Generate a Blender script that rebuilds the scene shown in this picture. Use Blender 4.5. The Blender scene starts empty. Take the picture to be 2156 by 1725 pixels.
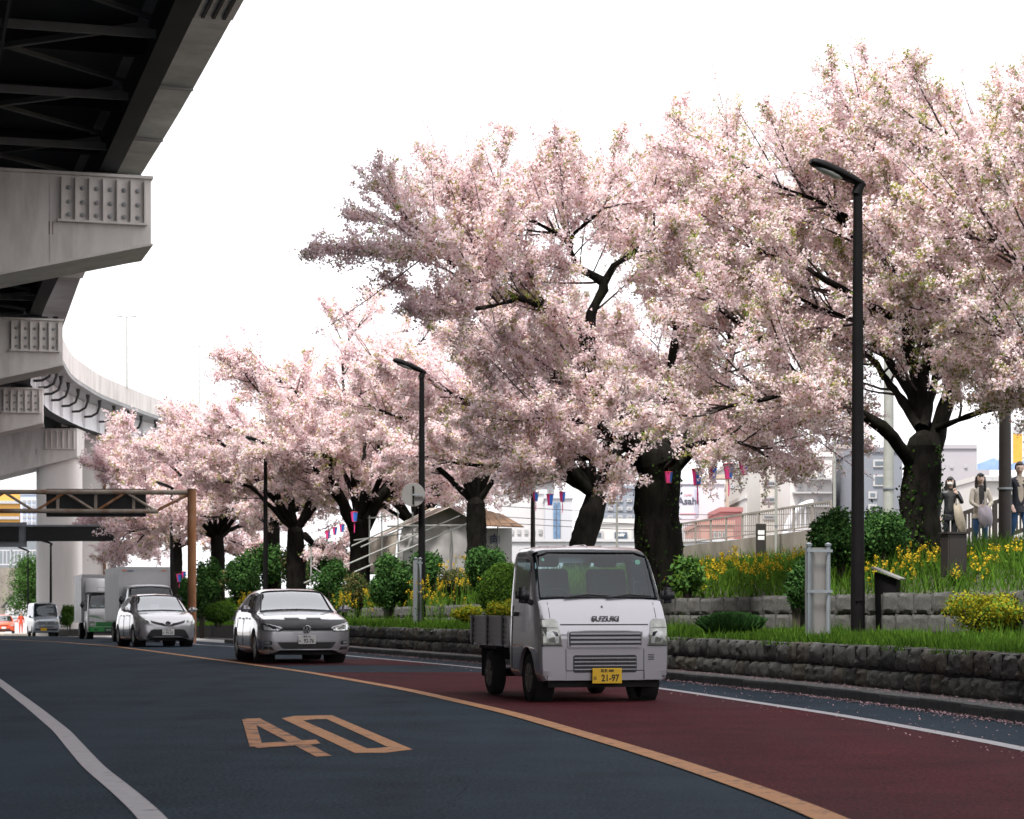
import bpy, bmesh, math, random
import numpy as np
from mathutils import Vector, Matrix
from mathutils.bvhtree import BVHTree

SC = bpy.context.scene
COL = SC.collection
rad = math.radians
rng = np.random.default_rng(7)
random.seed(7)

# ------------------------------------------------------------------ camera
CAM_H = 1.067
LENS = 75.0
cam_data = bpy.data.cameras.new('camera')
cam = bpy.data.objects.new('camera', cam_data)
COL.objects.link(cam)
cam.location = (0, 0, CAM_H)
cam.rotation_euler = (rad(90), 0, 0)
cam_data.lens = LENS
cam_data.sensor_width = 36
cam_data.shift_y = 417.5 / 2156
cam_data.clip_start = 0.2
cam_data.clip_end = 3000
cam_data.dof.use_dof = True
cam_data.dof.focus_distance = 26.0
cam_data.dof.aperture_fstop = 5.6
SC.camera = cam

# ------------------------------------------------------------------ sky and sun
SUN_EL, SUN_AZ = 63.0, 212.0          # azimuth clockwise from +Y: the sun stands left of and behind the camera
world = bpy.data.worlds.new('World')
SC.world = world
world.use_nodes = True
wn, wl = world.node_tree.nodes, world.node_tree.links
wn.clear()
wo = wn.new('ShaderNodeOutputWorld')
wb = wn.new('ShaderNodeBackground')
sky = wn.new('ShaderNodeTexSky')
sky.sky_type = 'NISHITA'
sky.sun_disc = False
sky.sun_elevation = rad(SUN_EL)
sky.sun_rotation = rad(SUN_AZ)
sky.air_density = 1.0
sky.dust_density = 6.0
sky.ozone_density = 1.0
hs = wn.new('ShaderNodeHueSaturation')
hs.inputs['Saturation'].default_value = 0.12
mixw = wn.new('ShaderNodeMix')
mixw.data_type = 'RGBA'
mixw.inputs['Factor'].default_value = 0.75           # thin even cloud veil over the clear sky
mixw.inputs[7].default_value = (9.2, 9.15, 9.45, 1)
wl.new(sky.outputs[0], hs.inputs['Color'])
wl.new(hs.outputs[0], mixw.inputs[6])
wl.new(mixw.outputs[2], wb.inputs['Color'])
wl.new(wb.outputs[0], wo.inputs['Surface'])
wb.inputs['Strength'].default_value = 0.10
sun_data = bpy.data.lights.new('sun', 'SUN')
sun_data.energy = 3.2
sun_data.angle = rad(9)
sun_data.color = (1.0, 0.95, 0.88)
sun = bpy.data.objects.new('sun', sun_data)
COL.objects.link(sun)
_a = rad(SUN_AZ)
_sd = Vector((math.sin(_a) * math.cos(rad(SUN_EL)), math.cos(_a) * math.cos(rad(SUN_EL)), math.sin(rad(SUN_EL))))
sun.rotation_euler = (-_sd).to_track_quat('-Z', 'Y').to_euler()
sun.location = _sd * 100

SC.view_settings.view_transform = 'Standard'
SC.view_settings.look = 'None'
SC.view_settings.exposure = 1.2
SC.view_settings.gamma = 1.0
SC.view_settings.use_curve_mapping = False
SC.render.engine = 'CYCLES'
SC.cycles.use_denoising = True
SC.cycles.max_bounces = 10
SC.cycles.diffuse_bounces = 6
SC.cycles.transmission_bounces = 10
SC.cycles.transparent_max_bounces = 16
SC.cycles.volume_bounces = 1
SC.cycles.sample_clamp_indirect = 6.0
SC.cycles.caustics_reflective = False
SC.cycles.caustics_refractive = False

# ------------------------------------------------------------------ pixel helpers (photo measured 2156 wide)
FPX = 2156 * LENS / 36
HX, HY = 1078.0, 1280.0
def P(x, y, d):
    s = FPX / d
    return Vector(((x - HX) / s, d, CAM_H + (HY - y) / s))
def XA(x, d): return (x - HX) * d / FPX
def ZA(y, d): return CAM_H + (HY - y) * d / FPX

# ------------------------------------------------------------------ materials
MATS = {}
def M(name, base, rough=0.6, metal=0.0, var=0.12, vscale=3.0, bump=0.0, bscale=30.0, spec=0.5, coat=0.0,
      emit=None, trans=0.0, alpha=1.0, dirt=0.0, dirt_col=(0.06, 0.05, 0.04), dscale=0.8, stretch=None):
    if name in MATS: return MATS[name]
    m = bpy.data.materials.new(name); m.use_nodes = True
    nt = m.node_tree; n, l = nt.nodes, nt.links
    b = n['Principled BSDF']
    b.inputs['Roughness'].default_value = rough
    b.inputs['Metallic'].default_value = metal
    b.inputs['Specular IOR Level'].default_value = spec
    b.inputs['Coat Weight'].default_value = coat
    b.inputs['Coat Roughness'].default_value = 0.05
    tc = n.new('ShaderNodeTexCoord')
    src = tc.outputs['Object']
    if stretch:
        mp = n.new('ShaderNodeMapping'); mp.inputs['Scale'].default_value = stretch
        l.new(src, mp.inputs[0]); src = mp.outputs[0]
    nz = n.new('ShaderNodeTexNoise'); nz.inputs['Scale'].default_value = vscale
    nz.inputs['Detail'].default_value = 6; nz.inputs['Roughness'].default_value = 0.65
    l.new(src, nz.inputs['Vector'])
    rp = n.new('ShaderNodeValToRGB')
    lo = [max(0, c * (1 - var)) for c in base]; hi = [min(1, c * (1 + var)) for c in base]
    rp.color_ramp.elements[0].position = 0.3; rp.color_ramp.elements[1].position = 0.7
    rp.color_ramp.elements[0].color = (*lo, 1); rp.color_ramp.elements[1].color = (*hi, 1)
    l.new(nz.outputs['Fac'], rp.inputs[0])
    colout = rp.outputs[0]
    if dirt > 0:
        n2 = n.new('ShaderNodeTexNoise'); n2.inputs['Scale'].default_value = dscale
        n2.inputs['Detail'].default_value = 8; n2.inputs['Roughness'].default_value = 0.7
        l.new(src, n2.inputs['Vector'])
        r2 = n.new('ShaderNodeValToRGB')
        r2.color_ramp.elements[0].position = 0.48; r2.color_ramp.elements[1].position = 0.72
        r2.color_ramp.elements[0].color = (0, 0, 0, 1); r2.color_ramp.elements[1].color = (dirt,) * 3 + (1,)
        l.new(n2.outputs['Fac'], r2.inputs[0])
        mx = n.new('ShaderNodeMix'); mx.data_type = 'RGBA'
        mx.inputs[7].default_value = (*dirt_col, 1)
        l.new(r2.outputs[0], mx.inputs['Factor']); l.new(colout, mx.inputs[6])
        colout = mx.outputs[2]
    l.new(colout, b.inputs['Base Color'])
    if bump > 0:
        n3 = n.new('ShaderNodeTexNoise'); n3.inputs['Scale'].default_value = bscale
        n3.inputs['Detail'].default_value = 5
        l.new(src, n3.inputs['Vector'])
        bp = n.new('ShaderNodeBump'); bp.inputs['Strength'].default_value = bump
        bp.inputs['Distance'].default_value = 0.02
        l.new(n3.outputs['Fac'], bp.inputs['Height']); l.new(bp.outputs[0], b.inputs['Normal'])
    if emit:
        b.inputs['Emission Color'].default_value = (*emit[:3], 1); b.inputs['Emission Strength'].default_value = emit[3]
    MATS[name] = m
    return m

def leafmat(name, base, var=0.25, trans=0.35, rough=0.6, vscale=1.2):
    """thin petals and leaves: diffuse plus light shining through"""
    if name in MATS: return MATS[name]
    m = bpy.data.materials.new(name); m.use_nodes = True
    nt = m.node_tree; n, l = nt.nodes, nt.links
    n.remove(n['Principled BSDF'])
    out = n['Material Output']
    tc = n.new('ShaderNodeTexCoord')
    nz = n.new('ShaderNodeTexNoise'); nz.inputs['Scale'].default_value = vscale; nz.inputs['Detail'].default_value = 8
    nz.inputs['Roughness'].default_value = 0.8
    l.new(tc.outputs['Object'], nz.inputs['Vector'])
    rp = n.new('ShaderNodeValToRGB')
    rp.color_ramp.elements[0].position = 0.3; rp.color_ramp.elements[1].position = 0.7
    rp.color_ramp.elements[0].color = (*[c * (1 - var) for c in base], 1)
    rp.color_ramp.elements[1].color = (*[min(0.95, c * (1 + var)) for c in base], 1)
    l.new(nz.outputs['Fac'], rp.inputs[0])
    df = n.new('ShaderNodeBsdfDiffuse'); tr = n.new('ShaderNodeBsdfTranslucent')
    mx = n.new('ShaderNodeMixShader'); mx.inputs[0].default_value = trans
    l.new(rp.outputs[0], df.inputs[0]); l.new(rp.outputs[0], tr.inputs[0])
    l.new(df.outputs[0], mx.inputs[1]); l.new(tr.outputs[0], mx.inputs[2])
    l.new(mx.outputs[0], out.inputs['Surface'])
    MATS[name] = m
    return m

def glassmat(name, tint=(0.55, 0.68, 0.70), refl=1.55, rough=0.02, extra=0.06):
    """thin window glass: tinted see-through with fresnel mirror"""
    if name in MATS: return MATS[name]
    m = bpy.data.materials.new(name); m.use_nodes = True
    nt = m.node_tree; n, l = nt.nodes, nt.links
    n.remove(n['Principled BSDF'])
    out = n['Material Output']
    tr = n.new('ShaderNodeBsdfTransparent'); tr.inputs[0].default_value = (*tint, 1)
    gl = n.new('ShaderNodeBsdfGlossy'); gl.inputs['Roughness'].default_value = rough
    gl.inputs['Color'].default_value = (0.95, 0.97, 1.0, 1)
    fr = n.new('ShaderNodeFresnel'); fr.inputs['IOR'].default_value = refl
    ad = n.new('ShaderNodeMath'); ad.operation = 'ADD'; ad.inputs[1].default_value = extra; ad.use_clamp = True
    l.new(fr.outputs[0], ad.inputs[0])
    mx = n.new('ShaderNodeMixShader')
    l.new(ad.outputs[0], mx.inputs[0]); l.new(tr.outputs[0], mx.inputs[1]); l.new(gl.outputs[0], mx.inputs[2])
    l.new(mx.outputs[0], out.inputs['Surface'])
    MATS[name] = m
    return m

# ------------------------------------------------------------------ mesh helpers
class MB:
    def __init__(s): s.v = []; s.f = []; s.m = []
    def add(s, vs, fs, mi=0):
        o = len(s.v); s.v += [tuple(v) for v in vs]
        s.f += [tuple(i + o for i in f) for f in fs]; s.m += [mi] * len(fs)
        return s
    def box(s, c, size, mi=0, rz=0.0, top=1.0, rot=None):
        x, y, z = size[0] / 2, size[1] / 2, size[2] / 2
        vs = [Vector((sx * x * (top if sz > 0 else 1), sy * y * (top if sz > 0 else 1), sz * z)) for sz in (-1, 1) for sy in (-1, 1) for sx in (-1, 1)]
        R = rot if rot is not None else Matrix.Rotation(rz, 3, 'Z')
        vs = [R @ v + Vector(c) for v in vs]
        return s.add(vs, [(0, 2, 3, 1), (4, 5, 7, 6), (0, 1, 5, 4), (2, 6, 7, 3), (0, 4, 6, 2), (1, 3, 7, 5)], mi)
    def bx(s, x0, x1, y0, y1, z0, z1, mi=0):
        return s.box(((x0 + x1) / 2, (y0 + y1) / 2, (z0 + z1) / 2), (x1 - x0, y1 - y0, z1 - z0), mi)
    def bar(s, p, q, w, h=None, mi=0):
        p, q = Vector(p), Vector(q); d = q - p; L = d.length
        if L < 1e-6: return s
        R = d.to_track_quat('Y', 'Z').to_matrix()
        return s.box((p + q) / 2, (w, L, h or w), mi, rot=R)
    def tube(s, pts, radii, n=8, mi=0, cap=True):
        pts = [Vector(p) for p in pts]
        if not hasattr(radii, '__len__'): radii = [radii] * len(pts)
        vs, fs = [], []
        up = Vector((0, 0, 1)); prev = None
        for i, p in enumerate(pts):
            t = (pts[min(i + 1, len(pts) - 1)] - pts[max(i - 1, 0)])
            if t.length < 1e-9: t = Vector((0, 0, 1))
            t.normalize()
            if prev is None:
                a = up if abs(t.dot(up)) < 0.95 else Vector((1, 0, 0))
                u = (a - t * a.dot(t)).normalized()
            else:
                u = prev - t * prev.dot(t)
                u = u.normalized() if u.length > 1e-6 else t.orthogonal().normalized()
            prev = u
            w = t.cross(u)
            for k in range(n):
                a = 2 * math.pi * k / n
                vs.append(p + (u * math.cos(a) + w * math.sin(a)) * radii[i])
        for i in range(len(pts) - 1):
            for k in range(n):
                k2 = (k + 1) % n
                fs.append((i * n + k, i * n + k2, (i + 1) * n + k2, (i + 1) * n + k))
        if cap:
            fs.append(tuple(range(n - 1, -1, -1))); o = (len(pts) - 1) * n
            fs.append(tuple(range(o, o + n)))
        return s.add(vs, fs, mi)
    def lathe(s, prof, n=24, mi=0, axis='Z', c=(0, 0, 0)):
        """prof: (r, h)"""
        vs, fs = [], []
        for r, h in prof:
            for k in range(n):
                a = 2 * math.pi * k / n
                x, y = r * math.cos(a), r * math.sin(a)
                v = (x, y, h) if axis == 'Z' else ((h, x, y) if axis == 'X' else (x, h, y))
                vs.append((v[0] + c[0], v[1] + c[1], v[2] + c[2]))
        for i in range(len(prof) - 1):
            for k in range(n):
                k2 = (k + 1) % n
                fs.append((i * n + k, i * n + k2, (i + 1) * n + k2, (i + 1) * n + k))
        return s.add(vs, fs, mi)
    def prism(s, poly, y0, y1, mi=0):
        """poly in (x, z), extruded along y"""
        n = len(poly)
        vs = [(x, y0, z) for x, z in poly] + [(x, y1, z) for x, z in poly]
        fs = [tuple(range(n)), tuple(range(2 * n - 1, n - 1, -1))]
        fs += [(i, (i + 1) % n + 0, (i + 1) % n + n, i + n)[::-1] for i in range(n)]
        return s.add(vs, fs, mi)
    def ico(s, c, r, sub=1, mi=0, jit=0.0):
        bm = bmesh.new(); bmesh.ops.create_icosphere(bm, subdivisions=sub, radius=1)
        rr = r if hasattr(r, '__len__') else (r, r, r)
        vs = []
        for v in bm.verts:
            k = 1 + random.uniform(-jit, jit)
            vs.append((c[0] + v.co.x * rr[0] * k, c[1] + v.co.y * rr[1] * k, c[2] + v.co.z * rr[2] * k))
        fs = [tuple(v.index for v in f.verts) for f in bm.faces]
        bm.free()
        return s.add(vs, fs, mi)
    def mesh(s, name, mats, smooth=None):
        me = bpy.data.meshes.new(name)
        me.from_pydata(s.v, [], s.f)
        for m in (mats if isinstance(mats, (list, tuple)) else [mats]): me.materials.append(m)
        if len(s.f): me.polygons.foreach_set('material_index', s.m)
        if smooth is not None:
            me.polygons.foreach_set('use_smooth', [True] * len(s.f))
            me.update()
            if smooth < 180: me.set_sharp_from_angle(angle=rad(smooth))
        me.update()
        return me
    def obj(s, name, mats, parent=None, smooth=None, **kw):
        return link(name, s.mesh(name, mats, smooth), parent, **kw)

def link(name, me, parent=None, label=None, cat=None, group=None, kind=None, loc=None, rz=None):
    o = bpy.data.objects.new(name, me); COL.objects.link(o)
    if parent is not None: o.parent = parent
    if loc is not None: o.location = loc
    if rz is not None: o.rotation_euler.z = rz
    if label: o['label'] = label
    if cat: o['category'] = cat
    if group: o['group'] = group
    if kind: o['kind'] = kind
    return o

def thing(name, label, cat, loc=(0, 0, 0), rz=0.0, group=None):
    return link(name, None, None, label, cat, group, None, loc, rz)

def copy_tree(o, parent=None):
    c = o.copy(); COL.objects.link(c); c.parent = parent
    for ch in list(o.children): copy_tree(ch, c)
    return c

def bevel(o, w=0.01, seg=2, ang=35):
    md = o.modifiers.new('bevel', 'BEVEL'); md.width = w; md.segments = seg; md.limit_method = 'ANGLE'; md.angle_limit = rad(ang)
    return o

def npmesh(name, verts, faces, mats, midx=None, smooth=False):
    """verts (N,3), faces (M,k) numpy -> mesh"""
    me = bpy.data.meshes.new(name)
    nv, (nf, k) = len(verts), faces.shape
    me.vertices.add(nv); me.vertices.foreach_set('co', np.ascontiguousarray(verts, dtype=np.float32).ravel())
    me.loops.add(nf * k); me.loops.foreach_set('vertex_index', np.ascontiguousarray(faces, dtype=np.int32).ravel())
    me.polygons.add(nf)
    me.polygons.foreach_set('loop_start', np.arange(0, nf * k, k, dtype=np.int32))
    me.polygons.foreach_set('loop_total', np.full(nf, k, dtype=np.int32))
    for m in (mats if isinstance(mats, (list, tuple)) else [mats]): me.materials.append(m)
    if midx is not None: me.polygons.foreach_set('material_index', midx.astype(np.int32))
    if smooth: me.polygons.foreach_set('use_smooth', np.ones(nf, dtype=bool))
    me.update(calc_edges=True)
    return me

def quads(pos, nrm_dir, long_dir, w, h):
    """oriented leaf quads: pos (N,3) base centre, long_dir unit (N,3), nrm_dir (N,3) side-seed; diamond shapes"""
    side = np.cross(long_dir, nrm_dir)
    side /= np.linalg.norm(side, axis=1, keepdims=True) + 1e-9
    w = np.asarray(w).reshape(-1, 1); h = np.asarray(h).reshape(-1, 1)
    a = pos; b = pos + long_dir * h * 0.5 + side * w * 0.5
    c = pos + long_dir * h; d = pos + long_dir * h * 0.5 - side * w * 0.5
    V = np.stack([a, b, c, d], 1).reshape(-1, 3)
    Fc = np.arange(len(V)).reshape(-1, 4)
    return V, Fc

def petals(pos, nrm, w, r):
    """one small bent-edged triangle per blossom"""
    a = np.cross(nrm, r.normal(size=nrm.shape)); a /= np.linalg.norm(a, axis=1, keepdims=True) + 1e-9
    b = np.cross(nrm, a); b /= np.linalg.norm(b, axis=1, keepdims=True) + 1e-9
    w = np.asarray(w).reshape(-1, 1)
    V = np.stack([pos + a * w * 0.62, pos - a * w * 0.31 + b * w * 0.52, pos - a * w * 0.31 - b * w * 0.52], 1)
    return V.reshape(-1, 3), np.arange(len(pos) * 3).reshape(-1, 3)

def unit(n):
    v = rng.normal(size=(n, 3)); return v / np.linalg.norm(v, axis=1, keepdims=True)

TXT = {}
def text_mesh(s, size, extrude=0.003, mat=None, bold=0.0, align='CENTER', sx=1.0):
    cu = bpy.data.curves.new('txt', 'FONT'); cu.body = s; cu.size = size; cu.extrude = extrude
    cu.align_x = align; cu.align_y = 'CENTER'; cu.offset = bold; cu.resolution_u = 3
    o = bpy.data.objects.new('txt', cu); COL.objects.link(o)
    bpy.context.view_layer.update()
    me = bpy.data.meshes.new_from_object(o.evaluated_get(bpy.context.evaluated_depsgraph_get()))
    bpy.data.objects.remove(o); bpy.data.curves.remove(cu)
    # stand upright facing -Y
    me.transform(Matrix.Diagonal((sx, 1, 1, 1)))
    me.transform(Matrix.Rotation(rad(90), 4, 'X'))
    me.materials.clear()
    if mat: me.materials.append(mat)
    return me
# ------------------------------------------------------------------ plan curves: X as a function of distance Y
class Curve:
    def __init__(s, pts, smooth=5.0):
        p = np.array(sorted(pts)); s.d = np.arange(p[0, 0] - 30, p[-1, 0] + 30, 0.25)
        x = np.interp(s.d, p[:, 0], p[:, 1])
        s0 = (p[1, 1] - p[0, 1]) / (p[1, 0] - p[0, 0]); s1 = (p[-1, 1] - p[-2, 1]) / (p[-1, 0] - p[-2, 0])
        x = np.where(s.d < p[0, 0], p[0, 1] + (s.d - p[0, 0]) * s0, x)
        x = np.where(s.d > p[-1, 0], p[-1, 1] + (s.d - p[-1, 0]) * s1, x)
        k = max(3, int(smooth / 0.25) | 1); w = np.hanning(k + 2)[1:-1]; w /= w.sum()
        xp = np.pad(x, k // 2, mode='reflect', reflect_type='odd')
        s.x = np.convolve(xp, w, mode='valid')
    def __call__(s, d): return float(np.interp(d, s.d, s.x))
    def arc(s, d0, d1, step, off=0.0):
        """points every `step` metres along the curve, pushed `off` to the right; (x, y, tx, ty)"""
        d = np.arange(d0, d1, 0.05); x = np.interp(d, s.d, s.x)
        tx, ty = np.gradient(x, d), np.ones_like(d); n = np.hypot(tx, ty); tx /= n; ty /= n
        X, Y = x + ty * off, d - tx * off
        L = np.concatenate([[0], np.cumsum(np.hypot(np.diff(X), np.diff(Y)))])
        q = np.arange(0, L[-1], step) if not hasattr(step, '__len__') else np.asarray(step)
        f = lambda a: np.interp(q, L, a)
        return np.stack([f(X), f(Y), f(tx), f(ty)], 1), L[-1]

def zg(d):
    return -0.0088 * max(0.0, d - 58) if d < 63 or True else 0
def zgs(d):
    t = d - 58.0
    return 0.0 if t < -6 else (-0.0088 * (t + 6) ** 2 / 24 if t < 6 else -0.0088 * t)
zg = zgs

KERB = Curve([(5, 5.6), (12, 5.3), (19.3, 4.75), (25.2, 3.75), (31.3, 2.3), (42, -0.95), (47.2, -2.6), (50, -3.6), (64, -7.9), (76, -10.6), (94, -15.5), (110, -20.5), (120, -25), (126, -29), (135, -36), (160, -60)], 8)
EDGE = Curve([(5, 4.2), (10, 4.12), (16.1, 3.87), (20.8, 3.3), (28.2, 1.95), (38.3, -0.75), (43.3, -2.36), (46.8, -3.5), (64, -9.3), (76, -12.0), (94, -16.9), (110, -22)], 5)
ORANGE = Curve([(5, 1.8), (7, 1.75), (10.9, 1.63), (15.07, 1.08), (21.5, 0), (27.9, -1.41), (35.5, -3.46), (55, -9.7), (76, -16.1), (93, -22.3), (110, -30)], 5)
LEFTW = Curve([(6, -0.62), (9, -1.38), (11.0, -1.87), (12.4, -2.26), (14.2, -2.78), (16.1, -3.28), (18.4, -3.88), (22.45, -5.02), (30.6, -7.35), (45, -11.5)], 1.5)
EDECK = Curve([(-40, 16.7), (0, 5.2), (20, -0.5), (37.5, -5.45), (52.3, -9.66), (68.4, -14.5), (77.4, -17.05), (102, -23.4), (115.5, -25.4), (126, -25.8), (140, -24.8), (155, -22), (170, -17.5), (185, -11), (200, -3), (215, 7)], 9)

# ------------------------------------------------------------------ materials of the setting
def asphaltmat(name, base, var=0.3, tint=(1, 1, 1), patch=None):
    m = M(name, base, rough=0.9, var=var, vscale=0.9, bump=0.6, bscale=90, spec=0.10)
    n, l = m.node_tree.nodes, m.node_tree.links
    b = n['Principled BSDF']
    src = b.inputs['Base Color'].links[0].from_socket
    tc = next(q for q in n if q.type == 'TEX_COORD')
    sp = n.new('ShaderNodeTexNoise'); sp.inputs['Scale'].default_value = 38; sp.inputs['Detail'].default_value = 3
    l.new(tc.outputs['Object'], sp.inputs['Vector'])
    r = n.new('ShaderNodeValToRGB'); r.color_ramp.elements[0].position = 0.3; r.color_ramp.elements[1].position = 0.75
    r.color_ramp.elements[0].color = (0.35, 0.35, 0.35, 1); r.color_ramp.elements[1].color = (1.75, 1.75, 1.75, 1)
    l.new(sp.outputs['Fac'], r.inputs[0])
    mx = n.new('ShaderNodeMix'); mx.data_type = 'RGBA'; mx.blend_type = 'MULTIPLY'; mx.inputs['Factor'].default_value = 1
    l.new(src, mx.inputs[6]); l.new(r.outputs[0], mx.inputs[7])
    out = mx.outputs[2]
    # long tyre tracks along the lane and rubbed patches
    w = n.new('ShaderNodeTexNoise'); w.inputs['Scale'].default_value = 0.35; w.inputs['Detail'].default_value = 4
    mpw = n.new('ShaderNodeMapping'); mpw.inputs['Rotation'].default_value = (0, 0, rad(-14)); mpw.inputs['Scale'].default_value = (2.2, 0.22, 1)
    l.new(tc.outputs['Object'], mpw.inputs[0]); l.new(mpw.outputs[0], w.inputs['Vector'])
    r3 = n.new('ShaderNodeValToRGB'); r3.color_ramp.elements[0].position = 0.42; r3.color_ramp.elements[1].position = 0.68
    r3.color_ramp.elements[0].color = (0, 0, 0, 1); r3.color_ramp.elements[1].color = (0.65,) * 3 + (1,)
    l.new(w.outputs['Fac'], r3.inputs[0])
    m3 = n.new('ShaderNodeMix'); m3.data_type = 'RGBA'
    m3.inputs[7].default_value = (*(patch or [c * 1.45 for c in base]), 1)
    l.new(r3.outputs[0], m3.inputs['Factor']); l.new(out, m3.inputs[6])
    # cracks
    vo = n.new('ShaderNodeTexVoronoi'); vo.feature = 'DISTANCE_TO_EDGE'; vo.inputs['Scale'].default_value = 0.28
    dn = n.new('ShaderNodeTexNoise'); dn.inputs['Scale'].default_value = 1.4; dn.inputs['Detail'].default_value = 5
    l.new(tc.outputs['Object'], dn.inputs['Vector'])
    vm = n.new('ShaderNodeMix'); vm.data_type = 'VECTOR'; vm.inputs['Factor'].default_value = 0.25
    l.new(tc.outputs['Object'], vm.inputs[4]); l.new(dn.outputs['Color'], vm.inputs[5])
    l.new(vm.outputs[1], vo.inputs['Vector'])
    cr = n.new('ShaderNodeMath'); cr.operation = 'LESS_THAN'; cr.inputs[1].default_value = 0.0007
    l.new(vo.outputs['Distance'], cr.inputs[0])
    m4 = n.new('ShaderNodeMix'); m4.data_type = 'RGBA'; m4.inputs[7].default_value = (*[c * 0.45 for c in base], 1)
    l.new(cr.outputs[0], m4.inputs['Factor']); l.new(m3.outputs[2], m4.inputs[6])
    l.new(m4.outputs[2], b.inputs['Base Color'])
    return m

def paintmat(name, base, under, wear=0.5, scale=6.0):
    """road paint with worn holes that show the asphalt colour"""
    m = M(name, base, rough=0.7, var=0.08, vscale=8, bump=0.3, bscale=120, spec=0.3)
    n, l = m.node_tree.nodes, m.node_tree.links
    b = n['Principled BSDF']; src = b.inputs['Base Color'].links[0].from_socket
    tc = next(q for q in n if q.type == 'TEX_COORD')
    w = n.new('ShaderNodeTexNoise'); w.inputs['Scale'].default_value = scale; w.inputs['Detail'].default_value = 9
    w.inputs['Roughness'].default_value = 0.75
    l.new(tc.outputs['Object'], w.inputs['Vector'])
    r = n.new('ShaderNodeValToRGB'); r.color_ramp.elements[0].position = 0.66 - 0.3 * wear; r.color_ramp.elements[1].position = 0.74 - 0.22 * wear
    l.new(w.outputs['Fac'], r.inputs[0])
    mx = n.new('ShaderNodeMix'); mx.data_type = 'RGBA'; mx.inputs[7].default_value = (*under, 1)
    mu = n.new('ShaderNodeMath'); mu.operation = 'MULTIPLY'; mu.inputs[1].default_value = 0.85
    l.new(r.outputs[0], mu.inputs[0]); l.new(mu.outputs[0], mx.inputs['Factor']); l.new(src, mx.inputs[6])
    l.new(mx.outputs[2], b.inputs['Base Color'])
    return m

ASPH = (0.024, 0.036, 0.050)
m_asphalt = asphaltmat('asphalt', ASPH)
m_red = asphaltmat('red_asphalt', (0.070, 0.012, 0.016), patch=(0.056, 0.024, 0.029))
m_white = paintmat('white_road_paint', (0.40, 0.38, 0.40), ASPH, 0.28)
m_orange = paintmat('orange_road_paint', (0.44, 0.205, 0.085), ASPH, 0.45)
m_orange2 = paintmat('worn_orange_paint', (0.44, 0.195, 0.08), ASPH, 0.62, 4.0)
m_kerb = M('kerb_concrete', (0.09, 0.093, 0.093), 0.9, var=0.3, vscale=4, bump=0.4, bscale=40, dirt=0.8, dscale=1.6)
m_mortar = M('dark_mortar', (0.016, 0.015, 0.014), 0.95, var=0.4, vscale=6, bump=0.5, bscale=40)
m_stone = [M('wall_stone_%s' % q, c, 0.95, var=0.45, vscale=5, bump=1.0, bscale=18, dirt=0.7, dirt_col=(0.035, 0.04, 0.025), dscale=2.2)
           for q, c in (('grey', (0.150, 0.150, 0.140)), ('dark', (0.080, 0.082, 0.078)), ('warm', (0.145, 0.130, 0.108)))]
m_block = M('wall_block', (0.105, 0.105, 0.102), 0.95, var=0.4, vscale=9, bump=1.0, bscale=30, dirt=0.6, dirt_col=(0.04, 0.04, 0.035), dscale=1.5)
m_soil = M('soil', (0.035, 0.042, 0.018), 0.95, var=0.5, vscale=3, bump=0.8, bscale=14)
m_far = M('far_ground', (0.20, 0.195, 0.19), 0.9, var=0.2, vscale=0.05)
m_pave = M('pale_pavement', (0.34, 0.31, 0.28), 0.9, var=0.15, vscale=1.0, bump=0.2)
m_gravel = M('kerb_gravel', (0.16, 0.145, 0.14), 0.95, var=0.5, vscale=25, bump=1.0, bscale=60)

# ------------------------------------------------------------------ ground, road, markings
MB().add([(-1500, -300, -1.7), (1500, -300, -1.7), (1500, 2600, -1.7), (-1500, 2600, -1.7)], [(0, 1, 2, 3)]).obj('ground', m_far, kind='structure')

def ribbon(name, f0, f1, d0, d1, dz, mat, step=0.5, parent=None, kind='structure', off0=0, off1=0):
    ds = np.append(np.arange(d0, d1, step), d1)
    vs, fs = [], []
    for i, d in enumerate(ds):
        vs += [(f0(d) + off0, d, zg(d) + dz), (f1(d) + off1, d, zg(d) + dz)]
        if i: fs.append((2 * i - 2, 2 * i - 1, 2 * i + 1, 2 * i))
    return MB().add(vs, fs).obj(name, mat, parent, smooth=180, kind=kind)
ribbon('road', lambda d: -110.0, KERB, -40, 200, 0.0, m_asphalt, 1.0)
r1 = ribbon('red_lane_surface', ORANGE, EDGE, -5, 35.2, 0.004, m_red, 0.5)
r2 = ribbon('red_lane_surface', ORANGE, EDGE, 39.6, 44.4, 0.004, m_red, 0.5)
ribbon('orange_centre_line', ORANGE, ORANGE, -5, 118, 0.008, m_orange, 0.4, off0=-0.09, off1=0.09)
ribbon('white_edge_line', EDGE, EDGE, -5, 112, 0.008, m_white, 0.4, off0=-0.075, off1=0.075)
ribbon('white_lane_line', LEFTW, LEFTW, 5, 48, 0.004, m_white, 0.25, off0=-0.075, off1=0.075)
def gp(zx, zy):
    """ground point of a pixel measured in the lower-left crop of the photo"""
    x, y = zx / 1.3475 / 1.4995, (zy / 1.3475 + 1950) / 1.4995
    d = FPX * CAM_H / (y - HY); return (XA(x, d), d)
mk = MB()
for k, poly in enumerate([[(1040, 432), (1105, 430), (1410, 590), (1345, 594)], [(1030, 435), (1085, 440), (1118, 552), (1062, 552)], [(1055, 540), (1345, 522), (1365, 540), (1095, 558)]]):
    mk.add([(*gp(*p), 0.004 + 0.001 * k) for p in poly], [(0, 1, 2, 3)], 0)
outer = [(1197, 430), (1255, 420), (1412, 417), (1755, 563), (1640, 577), (1510, 578)]
inner = [(1290, 440), (1325, 435), (1390, 433), (1650, 553), (1610, 557), (1562, 559)]
mk.add([(*gp(*p), 0.004) for p in outer + inner], [(i, (i + 1) % 6, (i + 1) % 6 + 6, i + 6) for i in range(6)], 1)
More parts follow.
